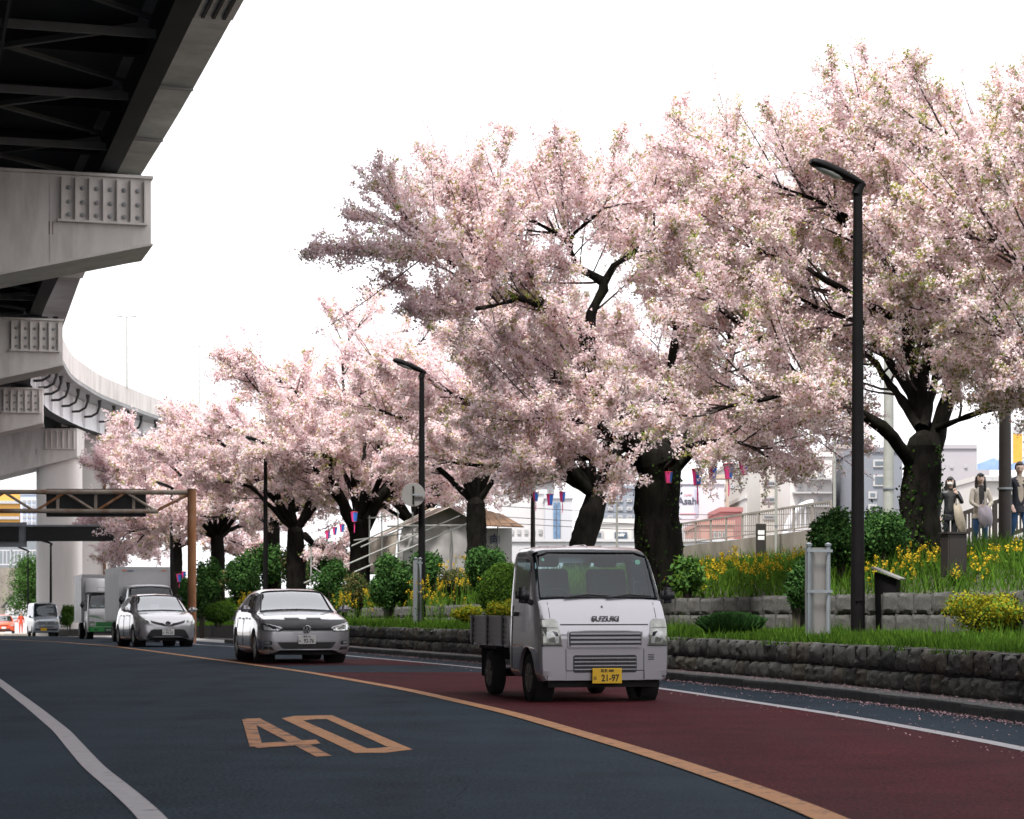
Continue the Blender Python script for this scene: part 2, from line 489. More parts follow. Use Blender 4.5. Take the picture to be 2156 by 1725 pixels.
mk.obj('speed_limit_marking', [m_orange2, m_orange], kind='structure')

# ------------------------------------------------------------------ kerb of single stones
kerb = link('kerb', MB().add([(0, -60, -3), (0.01, -60, -3), (0, -60.01, -3)], [(0, 1, 2)]).mesh('kerb', m_kerb), kind='structure')
kp, kl = KERB.arc(7, 72, 0.602)
kmesh = []
for q in range(4):
    b = MB(); b.box((0, 0, 0), (0.592, 0.2, 0.30)); me = b.mesh('kerbstone', m_kerb)
    bm = bmesh.new(); bm.from_mesh(me)
    bmesh.ops.bevel(bm, geom=bm.edges[:], offset=0.018 + 0.006 * q, segments=2, affect='EDGES', profile=0.6)
    bm.to_mesh(me); bm.free(); kmesh.append(me)
for i, (x, y, tx, ty) in enumerate(kp):
    o = link('kerbstone', kmesh[i % 4], kerb, loc=(x + 0.10 * ty, y - 0.10 * tx, zg(y) - 0.02 + random.uniform(-.004, .004)))
    o.rotation_euler.z = math.atan2(ty, tx) + random.uniform(-.006, .006)
ribbon('kerb_far', KERB, KERB, 71.9, 124, 0.13, m_kerb, 1.0, off0=0.0, off1=0.25)
def strip(name, offs, d0, d1, step, mat, kind='structure', smooth=180):
    """surface along the kerb: offs = list of (offset to the right, z function of d)"""
    cols = [KERB.arc(d0, d1, step, 0)[0]]
    base = cols[0]; n = len(base); vs, fs = [], []
    for (x, y, tx, ty) in base:
        for o, zf in offs:
            vs.append((x + ty * o, y - tx * o, zf(y)))
    k = len(offs)
    for i in range(n - 1):
        for j in range(k - 1):
            a = i * k + j; fs.append((a, a + 1, a + k + 1, a + k))
    return MB().add(vs, fs).obj(name, mat, smooth=smooth, kind=kind)
strip('gravel_strip', [(0.18, lambda d: zg(d) + 0.118), (0.62, lambda d: zg(d) + 0.13)], 7, 120, 0.7, m_gravel)

WALL_OFF = 0.46
W_TOP = 0.62
def upz(d): return float(np.interp(d, [5, 32, 38, 51, 66, 80, 120], [1.30, 1.28, 1.255, 1.16, 1.05, 0.98, 0.8]))
UP_OFF = 3.12
# lower wall of rough stones, two courses
lw = MB()
bp, _ = KERB.arc(7, 120, 0.8)
vs, fs = [], []
for (x, y, tx, ty) in bp:
    for o, z in ((WALL_OFF + 0.07, zg(y) + 0.08), (WALL_OFF + 0.07, zg(y) + W_TOP - 0.02), (WALL_OFF + 0.40, zg(y) + W_TOP - 0.02), (WALL_OFF + 0.40, zg(y) + 0.08)):
        vs.append((x + ty * o, y - tx * o, z))
for i in range(len(bp) - 1):
    for j in range(3):
        a = i * 4 + j; fs.append((a, a + 4, a + 5, a + 1))
lw.add(vs, fs)
lower_wall = lw.obj('stone_wall', m_mortar, label='low wall of rough dark stones right behind the road kerb', cat='wall')
def rough_stone(seed, amp=0.16):
    r = random.Random(seed); b = MB(); n = 5
    vs, fs = [], []
    for i in range(n + 1):
        for j in range(n + 1):
            u, v = i / n - .5, j / n - .5
            e = min(1, 4.0 * min(.5 - abs(u), .5 - abs(v)) + 0.12)
            dep = -0.5 * e * (0.80 + r.uniform(-amp, amp) * 2.4)
            uu = u + (r.uniform(-.04, .04)); vv = v + r.uniform(-.03, .03)
            vs.append((uu, dep, vv))
    for i in range(n):
        for j in range(n):
            a = i * (n + 1) + j; fs.append((a, a + n + 1, a + n + 2, a + 1))
    o = len(vs); rim = [i * (n + 1) for i in range(n + 1)] + [n * (n + 1) + j for j in range(1, n + 1)] + [i * (n + 1) + n for i in range(n - 1, -1, -1)] + [j for j in range(n - 1, 0, -1)]
    back = [(vs[k][0], 0.6, vs[k][2]) for k in rim]
    vs += back
    for k in range(len(rim)):
        k2 = (k + 1) % len(rim); fs.append((rim[k], o + k, o + k2, rim[k2]))
    b.add(vs, fs); return b
stones = [[rough_stone(50 + k).mesh('stone', m, smooth=60) for m in m_stone] for k in range(10)]
def lay_course(parent, name, off, z0, z1, d0, d1, wmin, wmax, variants, depth, gap=0.032, top=None, limit=300, rnd=None):
    r = rnd or random.Random(3); pos, ws = 0.0, []
    _, L = KERB.arc(d0, d1, 1.0, off)
    while pos < L and len(ws) < limit:
        w = r.uniform(wmin, wmax); ws.append((pos + w / 2, w)); pos += w
    pts, _ = KERB.arc(d0, d1, [p for p, w in ws], off)
    for (x, y, tx, ty), (p, w) in zip(pts, ws):
        a0, a1 = z0(y), z1(y)
        h = (a1 - a0) * r.uniform(0.93, 1.02)
        me = r.choice(variants)
        if isinstance(me, list): me = r.choices(me, [5, 3, 2])[0]
        o = link(name, me, parent, loc=(x, y, (a0 + a1) / 2 + r.uniform(-.008, .008)))
        o.rotation_euler = (r.uniform(-.03, .03), r.uniform(-.025, .025), math.atan2(ty, tx) + math.pi + r.uniform(-.03, .03))
        # local -Y faces the road
        o.rotation_euler.z = math.atan2(-tx, ty) - math.pi / 2
        o.scale = (w - gap, depth * r.uniform(0.8, 1.25), h - gap * 0.6)
    return len(ws)
rr = random.Random(11)
lay_course(lower_wall, 'stone', WALL_OFF + 0.06, lambda d: zg(d) + 0.11, lambda d: zg(d) + 0.345, 15.5, 68, 0.20, 0.48, stones, 0.13, rnd=rr, limit=150)
lay_course(lower_wall, 'stone', WALL_OFF + 0.08, lambda d: zg(d) + 0.345, lambda d: zg(d) + 0.625, 15.5, 68, 0.24, 0.50, stones, 0.13, rnd=rr, limit=150)
# upper wall: two courses of split-faced blocks
uw = MB(); vs, fs = [], []
bp, _ = KERB.arc(7, 120, 0.8)
for (x, y, tx, ty) in bp:
    for o, z in ((UP_OFF + 0.05, 0.5 + zg(y)), (UP_OFF + 0.05, upz(y) - 0.012), (UP_OFF + 0.36, upz(y) - 0.012), (UP_OFF + 0.36, 0.5 + zg(y))):
        vs.append((x + ty * o, y - tx * o, z))
for i in range(len(bp) - 1):
    for j in range(3):
        a = i * 4 + j; fs.append((a, a + 4, a + 5, a + 1))
uw.add(vs, fs)
upper_wall = uw.obj('block_wall', m_mortar, label='upper garden wall of grey split-faced blocks on the grass terrace', cat='wall')
blocks = [rough_stone(90 + k, 0.07).mesh('block', m_block, smooth=38) for k in range(8)]
lay_course(upper_wall, 'block', UP_OFF + 0.04, lambda d: upz(d) - 0.61, lambda d: upz(d) - 0.305, 18, 76, 0.50, 0.62, blocks, 0.06, gap=0.014, rnd=rr, limit=150)
lay_course(upper_wall, 'block', UP_OFF + 0.04, lambda d: upz(d) - 0.305, lambda d: upz(d), 18, 76, 0.50, 0.62, blocks, 0.06, gap=0.014, rnd=rr, limit=150)
# planted ground
TER = [(WALL_OFF + 0.38, lambda d: zg(d) + W_TOP - 0.03), (1.4, lambda d: zg(d) + 0.63), (2.4, lambda d: zg(d) + 0.66), (UP_OFF + 0.06, lambda d: zg(d) + 0.68)]
strip('grass_terrace', TER, 7, 120, 0.8, m_soil)
BANK = [(UP_OFF + 0.34, -0.03), (4.6, 0.30), (5.8, 0.52), (7.5, 0.72), (10, 0.92), (14, 1.0), (20, 0.95), (28, 0.4), (40, -2.6)]
strip('grass_bank', [(o, (lambda dz: (lambda d: upz(d) + dz))(dz)) for o, dz in BANK], 7, 120, 0.8, m_soil)
KD = np.arange(0, 150, 0.25); KX = np.array([KERB(d) for d in KD])
def koff(x, y):
    """distance to the right of the kerb, and the kerb's own distance Y there"""
    i = int(np.argmin((KX - x) ** 2 + (KD - y) ** 2)); dd = math.hypot(KX[i] - x, KD[i] - y)
    return dd, KD[i]
def bankz(x, y):
    o, d = koff(x, y)
    if o < UP_OFF + 0.2:
        return zg(d) + float(np.interp(o, [0, .46, 1.4, 2.4, 3.2], [.13, .6, .63, .66, .68]))
    return upz(d) + float(np.interp(o, [b[0] for b in BANK], [b[1] for b in BANK]))

# ------------------------------------------------------------------ elevated expressway
m_steel = M('viaduct_cream_paint', (0.70, 0.66, 0.63), 0.6, var=0.12, vscale=1.2, bump=0.05, dirt=0.55, dirt_col=(0.28, 0.24, 0.20), dscale=1.1, stretch=(1, 1, 0.22))
m_girder = M('girder_grey_paint', (0.33, 0.335, 0.34), 0.6, var=0.18, vscale=0.6, dirt=0.5, dirt_col=(0.15, 0.15, 0.14), dscale=0.4)
m_fascia = M('fascia_lit_grey', (0.70, 0.72, 0.72), 0.5, var=0.2, vscale=0.8, dirt=0.5, dirt_col=(0.24, 0.24, 0.23), dscale=0.6)  # grey made light so the deck edge soffit reads as lit
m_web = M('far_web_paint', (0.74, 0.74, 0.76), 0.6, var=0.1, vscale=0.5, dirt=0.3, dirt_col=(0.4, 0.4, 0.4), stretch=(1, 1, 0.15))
m_dark = M('shaded_girder_tone', (0.028, 0.032, 0.034), 0.75, var=0.25, vscale=0.8)  # shade under the deck put into the girder colour
m_brace = M('brace_paint', (0.16, 0.165, 0.165), 0.7, var=0.25, vscale=1.2)
m_rust = M('rust_stain', (0.16, 0.075, 0.035), 0.9, var=0.4, vscale=4, bump=0.3)
m_conc = M('pier_concrete', (0.78, 0.74, 0.71), 0.85, var=0.10, vscale=0.6, bump=0.15, dirt=0.25, dirt_col=(0.32, 0.28, 0.24), dscale=0.3, stretch=(1, 1, 0.25))
m_black = M('black_metal', (0.012, 0.012, 0.013), 0.5, var=0.2)
Z_G, Z_S, Z_P = 11.75, 13.45, 14.75
vd = thing('elevated_expressway', 'curving elevated steel expressway with dark braced underside above the road', 'viaduct', (0, 60, 0))
def dpath(off, d0=-40, d1=212, step=2.0):
    return EDECK.arc(d0, d1, step, off)[0]
def sweep(name, prof, mats, d0=-40, d1=212, step=2.0, midx=None, closed=True, smooth=30):
    """prof: list of (offset, z) swept along the deck edge curve"""
    base = EDECK.arc(d0, d1, step, 0)[0]; k = len(prof); vs, fs, mm = [], [], []
    for (x, y, tx, ty) in base:
        for o, z in prof: vs.append((x + ty * o, y - tx * o, z))
    for i in range(len(base) - 1):
        for j in range(k if closed else k - 1):
            j2 = (j + 1) % k; a = i * k
            fs.append((a + j, a + j2, a + k + j2, a + k + j)); mm.append(midx[j] if midx else 0)
    b = MB(); b.v = vs; b.f = fs; b.m = mm
    o = b.obj(name, mats, vd, smooth=smooth); o.location = (0, -60, 0)
    return o
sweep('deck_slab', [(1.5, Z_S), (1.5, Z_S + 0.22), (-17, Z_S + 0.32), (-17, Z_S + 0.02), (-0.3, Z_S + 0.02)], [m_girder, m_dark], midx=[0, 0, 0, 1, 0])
sweep('parapet', [(1.42, Z_S + 0.223), (1.52, Z_S + 0.20), (1.52, Z_P), (1.30, Z_P), (1.22, Z_S + 0.25)], [m_steel])
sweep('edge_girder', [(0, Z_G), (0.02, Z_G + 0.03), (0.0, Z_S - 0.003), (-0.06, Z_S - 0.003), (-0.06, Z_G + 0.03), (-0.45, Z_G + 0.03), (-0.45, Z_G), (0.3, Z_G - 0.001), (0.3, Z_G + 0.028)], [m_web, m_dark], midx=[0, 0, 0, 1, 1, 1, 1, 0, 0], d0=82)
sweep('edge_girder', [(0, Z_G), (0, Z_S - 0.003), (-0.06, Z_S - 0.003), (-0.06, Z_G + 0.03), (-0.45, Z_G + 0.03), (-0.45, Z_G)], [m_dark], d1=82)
sweep('fascia_panel', [(0.01, Z_S - 0.05), (1.54, Z_S - 0.10), (1.54, Z_P + 0.02), (1.525, Z_P + 0.02), (1.525, Z_S - 0.004), (0.01, Z_S - 0.004)], [m_fascia], d1=80)
for g in range(4):
    o0 = -3.2 * (g + 1)
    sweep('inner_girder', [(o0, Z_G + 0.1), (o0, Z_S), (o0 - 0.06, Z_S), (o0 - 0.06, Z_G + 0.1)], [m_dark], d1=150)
# cross frames and lateral bracing under the deck
bp, _ = EDECK.arc(6, 128, 5.2, 0)
def dk(i, off): x, y, tx, ty = bp[i]; return (x + ty * off, y - tx * off)
for i in range(len(bp) - 1):
    for off0, off1 in ((-0.4, -3.3), (-3.3, -6.5), (-6.5, -9.7)):
        a, b_ = dk(i, off0), dk(i, off1)
        o = MB().bar((a[0], a[1] - 60, Z_G + 0.32), (b_[0], b_[1] - 60, Z_G + 0.32), 0.10, 0.16).obj('cross_strut', m_brace, vd)
    a, b_ = dk(i, -0.5), dk(i + 1, -6.3)
    MB().bar((a[0], a[1] - 60, Z_G + 0.50), (b_[0], b_[1] - 60, Z_G + 0.50), 0.11, 0.11).obj('diagonal_brace', m_brace, vd)
    a, b_ = dk(i + 1, -0.5), dk(i, -6.3)
    MB().bar((a[0], a[1] - 60, Z_G + 0.64), (b_[0], b_[1] - 60, Z_G + 0.64), 0.09, 0.09).obj('diagonal_brace', m_brace, vd)
    a, b_ = dk(i, 0.0), dk(i, -12.8)
    MB().bar((a[0], a[1] - 60, Z_S - 0.25), (b_[0], b_[1] - 60, Z_S - 0.25), 0.2, 0.5).obj('floor_beam', m_dark, vd)
# web stiffeners, splice plate and drain pipes on the far curve
bp2, _ = EDECK.arc(84, 175, 3.4, 0)
for i, (x, y, tx, ty) in enumerate(bp2):
    R = math.atan2(ty, tx) - math.pi / 2
    MB().box((x + ty * 0.10, y - tx * 0.10 - 60, (Z_G + Z_S) / 2), (0.19, 0.03, Z_S - Z_G - 0.08), rz=R).obj('web_stiffener', m_web, vd)
    if i % 1 == 0 and 88 < y < 170:
        p = lambda o, z: (x + ty * o, y - tx * o - 60, z)
        MB().tube([p(1.05, Z_S + 0.0), p(1.05, Z_S - 0.35), p(0.9, Z_S - 0.75), p(0.55, Z_S - 0.95), p(0.12, Z_S - 0.98)], [0.13, 0.075, 0.07, 0.07, 0.07], 8).obj('drain_pipe', m_black, vd, smooth=40)
x, y, tx, ty = EDECK.arc(40.0, 48, 1.0, 0)[0][3]
R = math.atan2(ty, tx) - math.pi / 2
gc = Vector((x + ty * 0.78, y - tx * 0.78 - 60, Z_S - 0.13))
gr = MB().box(gc, (1.5, 2.2, 0.08), rz=R).obj('inspection_grille', m_fascia, vd)
for k in range(6):
    MB().box(gc + Matrix.Rotation(R, 3, 'Z') @ Vector((-0.55 + 0.22 * k, 0, -0.06)), (0.07, 1.9, 0.05), rz=R).obj('slat', m_dark, gr)
for dd in (38.0, 43.0, 50.0, 55.5, 60, 64, 68, 72, 76):
    x, y, tx, ty = EDECK.arc(dd, dd + 3, 1.0, 0)[0][0]
    MB().box(Vector((x + ty * 0.78, y - tx * 0.78 - 60, Z_S - 0.13)), (1.5, 0.12, 0.07), rz=math.atan2(ty, tx) - math.pi / 2).obj('panel_joint', m_girder, vd)

def pier(d, x_end, bolts, label, col=None, ncell=6, left_panel=False):
    """crossbeam head with bolted rib panel; x_end = right end"""
    pt = EDECK.arc(d, d + 3, 1.0, 0)[0][0]; prot = math.atan2(pt[3], pt[2]) - math.pi / 2
    t = thing('viaduct_pier', label, 'pier', (x_end, d, 0), prot, 'piers carrying the expressway')
    ztop, L = 11.5, 16.0
    zb = lambda xx: 9.87 - max(0, -0.35 - xx) * 0.245 if xx > -9 else 9.87 - 8.65 * 0.245
    y0, y1 = 0.0, 2.2
    prof = [(0, ztop), (0, 9.95), (-0.35, 9.87), (-9, zb(-9)), (-L, zb(-9)), (-L, ztop)]
    MB().prism(prof, y0, y1).obj('crossbeam', m_steel, t)
    MB().prism([(0.04, ztop + 0.002), (0.04, ztop + 0.07), (-L, ztop + 0.07), (-L, ztop + 0.002)], y0 - 0.12, y1 + 0.12).obj('top_flange', m_steel, t)
    # bottom flange
    MB().prism([(0.03, 9.93), (0.03, 9.88), (-0.36, 9.795), (-9, zb(-9) - 0.06), (-9, zb(-9) - 0.005), (-0.35, 9.862)], y0 - 0.14, y1 + 0.14).obj('bottom_flange', m_steel, t)
    # bearing blocks and dark bearing seats
    for bx in (-1.0, -4.0, -7.2):
        MB().bx(bx - 0.5, bx + 0.5, 0.5, 1.7, ztop + 0.072, ztop + 0.22).obj('bearing', m_black, t)
    def panel(px1, n):
        w = 0.33; px0 = px1 - n * w
        f = MB().bx(px0 - 0.04, px1 + 0.04, y0 - 0.015, y0 - 0.002, 10.42, 11.44).obj('rib_panel', m_steel, t)
        MB().bx(px0 - 0.1, px1 + 0.06, y0 - 0.16, y0 - 0.016, 10.36, 10.415).obj('ledge', m_steel, f)
        for k in range(n + 1):
            MB().bx(px0 + k * w - 0.018, px0 + k * w + 0.018, y0 - 0.13, y0 - 0.016, 10.417, 11.44).obj('rib', m_steel, f)
        if bolts:
            for k in range(n):
                for zb_ in (10.55, 10.86, 11.2):
                    MB().lathe([(0.06, 0), (0.055, -0.03), (0.03, -0.035), (0.028, -0.075), (0.0, -0.078)], 10, axis='Y', c=(px0 + (k + .5) * w, y0 - 0.016, zb_)).obj('bolt', m_girder, f, smooth=40)
    panel(-0.16, ncell)
    if left_panel: panel(-4.9, ncell)
    MB().bx(-2.42, -2.36, y0 - 0.012, y0 - 0.002, zb(-2.4) + 0.05, 11.44).obj('seam', m_steel, t)
    MB().bx(-2.44, -2.34, y0 - 0.006, y0 - 0.002, 10.05, 10.37).obj('rust_streak', m_rust, t)
    if col:
        (cx0, cx1), cd = col
        o = MB(); r = (cx1 - cx0) / 2; n = 20
        prof = []
        for k in range(n):
            a = 2 * math.pi * k / n
            prof.append((math.copysign(abs(math.cos(a)) ** 0.6, math.cos(a)) * r, math.copysign(abs(math.sin(a)) ** 0.6, math.sin(a)) * r * 0.8))
        vs = [(p[0] + (cx0 + cx1) / 2 - x_end, p[1] + cd, z) for z in (-2.0, 10.9) for p in prof]
        o.add(vs, [(k, (k + 1) % n, (k + 1) % n + n, k + n) for k in range(n)])
        o.obj('column', m_conc, t, smooth=40)
    return t
pier(52.0, XA(318, 52.0), True, 'nearest cream steel pier crossbeam with a bolted rib panel at its end')
pier(77.7, XA(132, 77.7), True, 'second cream pier crossbeam behind the nearest one', ncell=5)
pier(102.0, XA(90, 102.0), True, 'third cream pier crossbeam, smaller, above the far girder', ncell=5)
pier(125.0, XA(162, 125.0), False, 'far cream pier with a broad pale column beside the waiting trucks', col=((XA(80, 126.5), XA(172, 126.5)), 1.4), ncell=5, left_panel=True)
t = thing('viaduct_pier', 'tall pale concrete pier with a brown rust streak behind the green truck', 'pier', (XA(196, 134), 134, 0), 0, 'piers carrying the expressway')
r = XA(241, 134) - XA(150, 134)
pf = []
for k in range(20):
    a = 2 * math.pi * k / 20
    pf.append((math.copysign(abs(math.cos(a)) ** 0.55, math.cos(a)) * r / 2, math.copysign(abs(math.sin(a)) ** 0.55, math.sin(a)) * 1.3))
MB().add([(p[0], p[1], z) for z in (-2, ZA(905, 134)) for p in pf], [(k, (k + 1) % 20, (k + 1) % 20 + 20, k + 20) for k in range(20)] + [tuple(range(20, 40))]).obj('column', m_conc, t, smooth=40)
MB().tube([(r * 0.36, -1.33, -0.4), (r * 0.36, -1.33, ZA(908, 134))], 0.09, 8).obj('rusty_pipe', m_rust, t, smooth=40)
MB().bx(-r * 0.62, r * 0.62, -1.5, 1.5, ZA(905, 134) + 0.002, ZA(905, 134) + 0.2).obj('cap', m_conc, t)

# ------------------------------------------------------------------ sign gantries
m_rustpost = M('rusty_gantry_paint', (0.36, 0.30, 0.25), 0.75, var=0.2, vscale=3, bump=0.3, dirt=0.95, dirt_col=(0.20, 0.085, 0.035), dscale=1.8)
m_rustheavy = M('heavy_rust', (0.30, 0.13, 0.055), 0.85, var=0.35, vscale=3, bump=0.4, dirt=0.7, dirt_col=(0.38, 0.33, 0.28), dscale=1.5, stretch=(1, 1, 0.3))
GD = 66.0
gx = XA(404, GD)
gt = thing('truss_gantry', 'rusty pipe truss gantry on a brown post spanning the road', 'gantry', (gx, GD, zg(GD)))
zt, zb_ = ZA(1037, GD) - zg(GD), ZA(1077, GD) - zg(GD)
MB().tube([(0, 0, 0.05), (0, 0, ZA(1031, GD) - zg(GD))], 0.135, 14).obj('post', m_rustheavy, gt, smooth=40)
MB().tube([(0, 0, ZA(1031, GD) - zg(GD)), (0, 0, ZA(1031, GD) - zg(GD) + 0.03)], 0.15, 14).obj('post_cap', m_rustpost, gt, smooth=40)
MB().tube([(-0.1, 0, zt), (-9.6, 0, zt + 0.03)], 0.075, 10).obj('top_chord', m_rustpost, gt, smooth=40)
MB().tube([(-1.05, 0, zb_), (-9.6, 0, zb_ + 0.03)], 0.07, 10).obj('bottom_chord', m_rustpost, gt, smooth=40)
xs = np.arange(-0.25, -9.6, -0.935)
MB().tube([(-0.12, 0, zt - 0.08), (-0.95, 0, zb_ + 0.1), (-1.1, 0, zb_)], 0.045, 8).obj('diagonal', m_rustheavy, gt, smooth=40)
for k in range(9):
    xa = -1.1 - 0.94 * k; a, b_ = ((xa, 0, zb_), (xa - 0.94, 0, zt)) if k % 2 == 0 else ((xa, 0, zt), (xa - 0.94, 0, zb_))
    MB().tube([a, b_], 0.042, 8).obj('diagonal', m_rustheavy if k % 2 else m_rustpost, gt, smooth=40)
MB().bx(XA(95, GD) - gx, XA(305, GD) - gx, 0.16, 0.24, ZA(1088, GD) - zg(GD), ZA(1029, GD) - zg(GD)).obj('sign_back', m_black, gt)
for k in range(3):
    xx = XA(120 + 80 * k, GD) - gx
    MB().bx(xx - 0.04, xx + 0.04, 0.078, 0.158, zb_ - 0.05, zt + 0.05).obj('bracket', m_rustpost, gt)
GD2 = 108.0
g2 = XA(241, GD2)
m_gpost = M('gantry_grey_paint', (0.20, 0.22, 0.24), 0.6, var=0.15)
gt2 = thing('board_gantry', 'gantry with long black sign backs in front of the pale pier', 'gantry', (g2, GD2, zg(GD2)))
z0 = zg(GD2)
MB().tube([(0, 0.1, 0), (0, 0.1, ZA(1090, GD2) - z0)], 0.085, 10).obj('post', m_black, gt2, smooth=40)
MB().bx(XA(56, GD2) - g2, XA(243, GD2) - g2, -0.1, 0.0, ZA(1140, GD2) - z0, ZA(1109, GD2) - z0).obj('sign_back', m_black, gt2)
MB().bx(XA(-60, GD2) - g2, XA(40, GD2) - g2, -0.1, 0.0, ZA(1140, GD2) - z0, ZA(1109, GD2) - z0).obj('sign_back', m_black, gt2)
MB().bx(XA(-60, GD2) - g2, XA(246, GD2) - g2, -0.16, -0.102, ZA(1109, GD2) - z0 + 0.002, ZA(1105.5, GD2) - z0).obj('top_rail', m_gpost, gt2)
MB().bx(XA(-60, GD2) - g2, XA(56, GD2) - g2, 0.002, 0.1, ZA(1152, GD2) - z0, ZA(1100, GD2) - z0).obj('frame_board', m_gpost, gt2)

# ------------------------------------------------------------------ unseen blocks added on the left to shade the cars and stone wall
m_lb = M('shade_block_wall', (0.22, 0.20, 0.18), 0.85, var=0.15, vscale=.3)
m_lwin = M('shade_block_window', (0.04, 0.05, 0.06), 0.15, var=.3)
for k, (y0, y1, hh, lab) in enumerate(((-45, 8, 19, 'unseen brown block added left of the road for shade'), (9, 38, 15, 'lower unseen brown block added left of the road for shade'), (39, 68, 18, 'far unseen brown block added left of the road for shade'), (69.5, 96, 13, 'farthest unseen brown block added left of the road for shade'))):
    t = thing('added_shade_block', lab, 'building', (-21 if k < 3 else -34, (y0 + y1) / 2, 0), 0, 'unseen blocks added left of the road for shade')
    L = (y1 - y0) / 2
    MB().bx(-10, 0, -L, L, -0.5, hh).obj('wall', m_lb, t)
    for fl in range(int(hh // 3.6)):
        for q in range(int(L * 2 // 4)):
            yy = -L + 2.0 + 4 * q; MB().bx(0.01, 0.06, yy - 1.2, yy + 1.2, 1.0 + 3.6 * fl, 2.9 + 3.6 * fl).obj('window', m_lwin, t)
# ------------------------------------------------------------------ vehicles
def paint(name, base, metal=0.35, rough=0.26):
    return M(name, base, rough, metal, var=0.03, vscale=2.0, coat=1.0, spec=0.5, dirt=0.10, dirt_col=(0.25, 0.23, 0.21), dscale=2.0)
m_silver = paint('silver_car_paint', (0.43, 0.42, 0.445), 0.6)
m_silver2 = paint('warm_silver_car_paint', (0.46, 0.45, 0.47), 0.6)
m_kei = paint('pale_silver_truck_paint', (0.41, 0.395, 0.425), 0.45, 0.26)
m_vanblue = paint('blue_grey_van_paint', (0.34, 0.38, 0.42), 0.4)
m_wtruck = M('white_truck_paint', (0.55, 0.555, 0.57), 0.4, var=0.05, coat=0.3, dirt=0.2, dirt_col=(0.4, 0.38, 0.36))
m_alu = M('aluminium_box', (0.40, 0.40, 0.41), 0.45, 0.3, var=0.08, vscale=1.2, dirt=0.25, dirt_col=(0.33, 0.32, 0.31))
m_green = M('green_truck_paint', (0.03, 0.26, 0.06), 0.4, var=0.1, coat=0.3)
m_redcar = M('red_car_paint', (0.72, 0.085, 0.03), 0.35, var=0.05, coat=0.6)
m_trim = M('black_plastic', (0.014, 0.015, 0.017), 0.45, var=0.2)
m_cloth = M('black_hood_cover', (0.018, 0.022, 0.026), 0.55, var=0.3, vscale=8, bump=0.25, bscale=12)
m_under = M('underbody', (0.010, 0.010, 0.010), 0.9)
m_tyre = M('tyre_rubber', (0.016, 0.016, 0.016), 0.85, var=0.2, bump=0.2)
m_rim = M('wheel_rim', (0.42, 0.42, 0.43), 0.35, 0.7, var=0.1)
m_rimsteel = M('steel_rim', (0.20, 0.19, 0.17), 0.6, 0.3, var=0.25, dirt=0.5)
m_chrome = M('chrome', (0.75, 0.76, 0.78), 0.12, 1.0, var=0.02)
m_lampglass = M('headlamp_lens', (0.50, 0.52, 0.50), 0.08, 0.55, var=0.35, vscale=9, coat=1.0)
m_lampdark = M('headlamp_dark', (0.05, 0.055, 0.06), 0.08, 0.2, var=0.4, vscale=10, coat=1.0)
m_lampbright = M('headlamp_reflector', (0.80, 0.82, 0.84), 0.15, 0.6, var=0.08)
m_glass = glassmat('windscreen_glass', (0.50, 0.60, 0.62), 1.7, 0.02, 0.20)
m_glassd = glassmat('side_glass', (0.25, 0.29, 0.30), 1.5, 0.02, 0.05)
m_glassk = glassmat('truck_glass', (0.50, 0.66, 0.69), 1.38, 0.02, 0.02)
m_lampkei = M('aged_headlamp_lens', (0.27, 0.275, 0.25), 0.10, 0.45, var=0.35, vscale=7, coat=1.0)
m_reflkei = M('headlamp_inner', (0.42, 0.43, 0.42), 0.22, 0.5, var=0.3, vscale=12, coat=0.6)
m_lettering = M('badge_lettering', (0.10, 0.10, 0.105), 0.4, 0.3)
m_glassr = glassmat('rear_glass', (0.62, 0.74, 0.76), 1.3, 0.02, 0.0)
m_seat = M('seat_cloth', (0.05, 0.06, 0.065), 0.9, var=0.2)
m_dash = M('dashboard', (0.05, 0.065, 0.07), 0.8, var=0.2)
m_platew = M('white_number_plate', (0.62, 0.62, 0.60), 0.5, var=0.04)
m_platey = M('yellow_number_plate', (0.70, 0.42, 0.012), 0.5, var=0.04)
m_plateg = M('green_number_plate', (0.02, 0.09, 0.05), 0.5, var=0.04)
m_char = M('plate_characters', (0.02, 0.035, 0.03), 0.6)
m_charb = M('plate_black_characters', (0.012, 0.012, 0.012), 0.6)
m_indic = M('amber_lens', (0.60, 0.16, 0.02), 0.25, var=0.1)
m_sticker = M('green_sticker', (0.25, 0.55, 0.42), 0.5)
m_paper = M('white_paper', (0.75, 0.75, 0.74), 0.7)

def pchip(t, v, q):
    t = np.asarray(t, float); v = np.asarray(v, float); q = np.asarray(q, float)
    h = np.diff(t); dl = np.diff(v) / h; n = len(t); m = np.zeros(n)
    for i in range(1, n - 1):
        if dl[i - 1] * dl[i] > 0:
            w1, w2 = 2 * h[i] + h[i - 1], h[i] + 2 * h[i - 1]
            m[i] = (w1 + w2) / (w1 / dl[i - 1] + w2 / dl[i])
    m[0], m[-1] = dl[0], dl[-1]
    i = np.clip(np.searchsorted(t, q, side='right') - 1, 0, n - 2)
    s = (q - t[i]) / h[i]
    return (2 * s**3 - 3 * s**2 + 1) * v[i] + (s**3 - 2 * s**2 + s) * h[i] * m[i] + (-2 * s**3 + 3 * s**2) * v[i + 1] + (s**3 - s**2) * h[i] * m[i + 1]

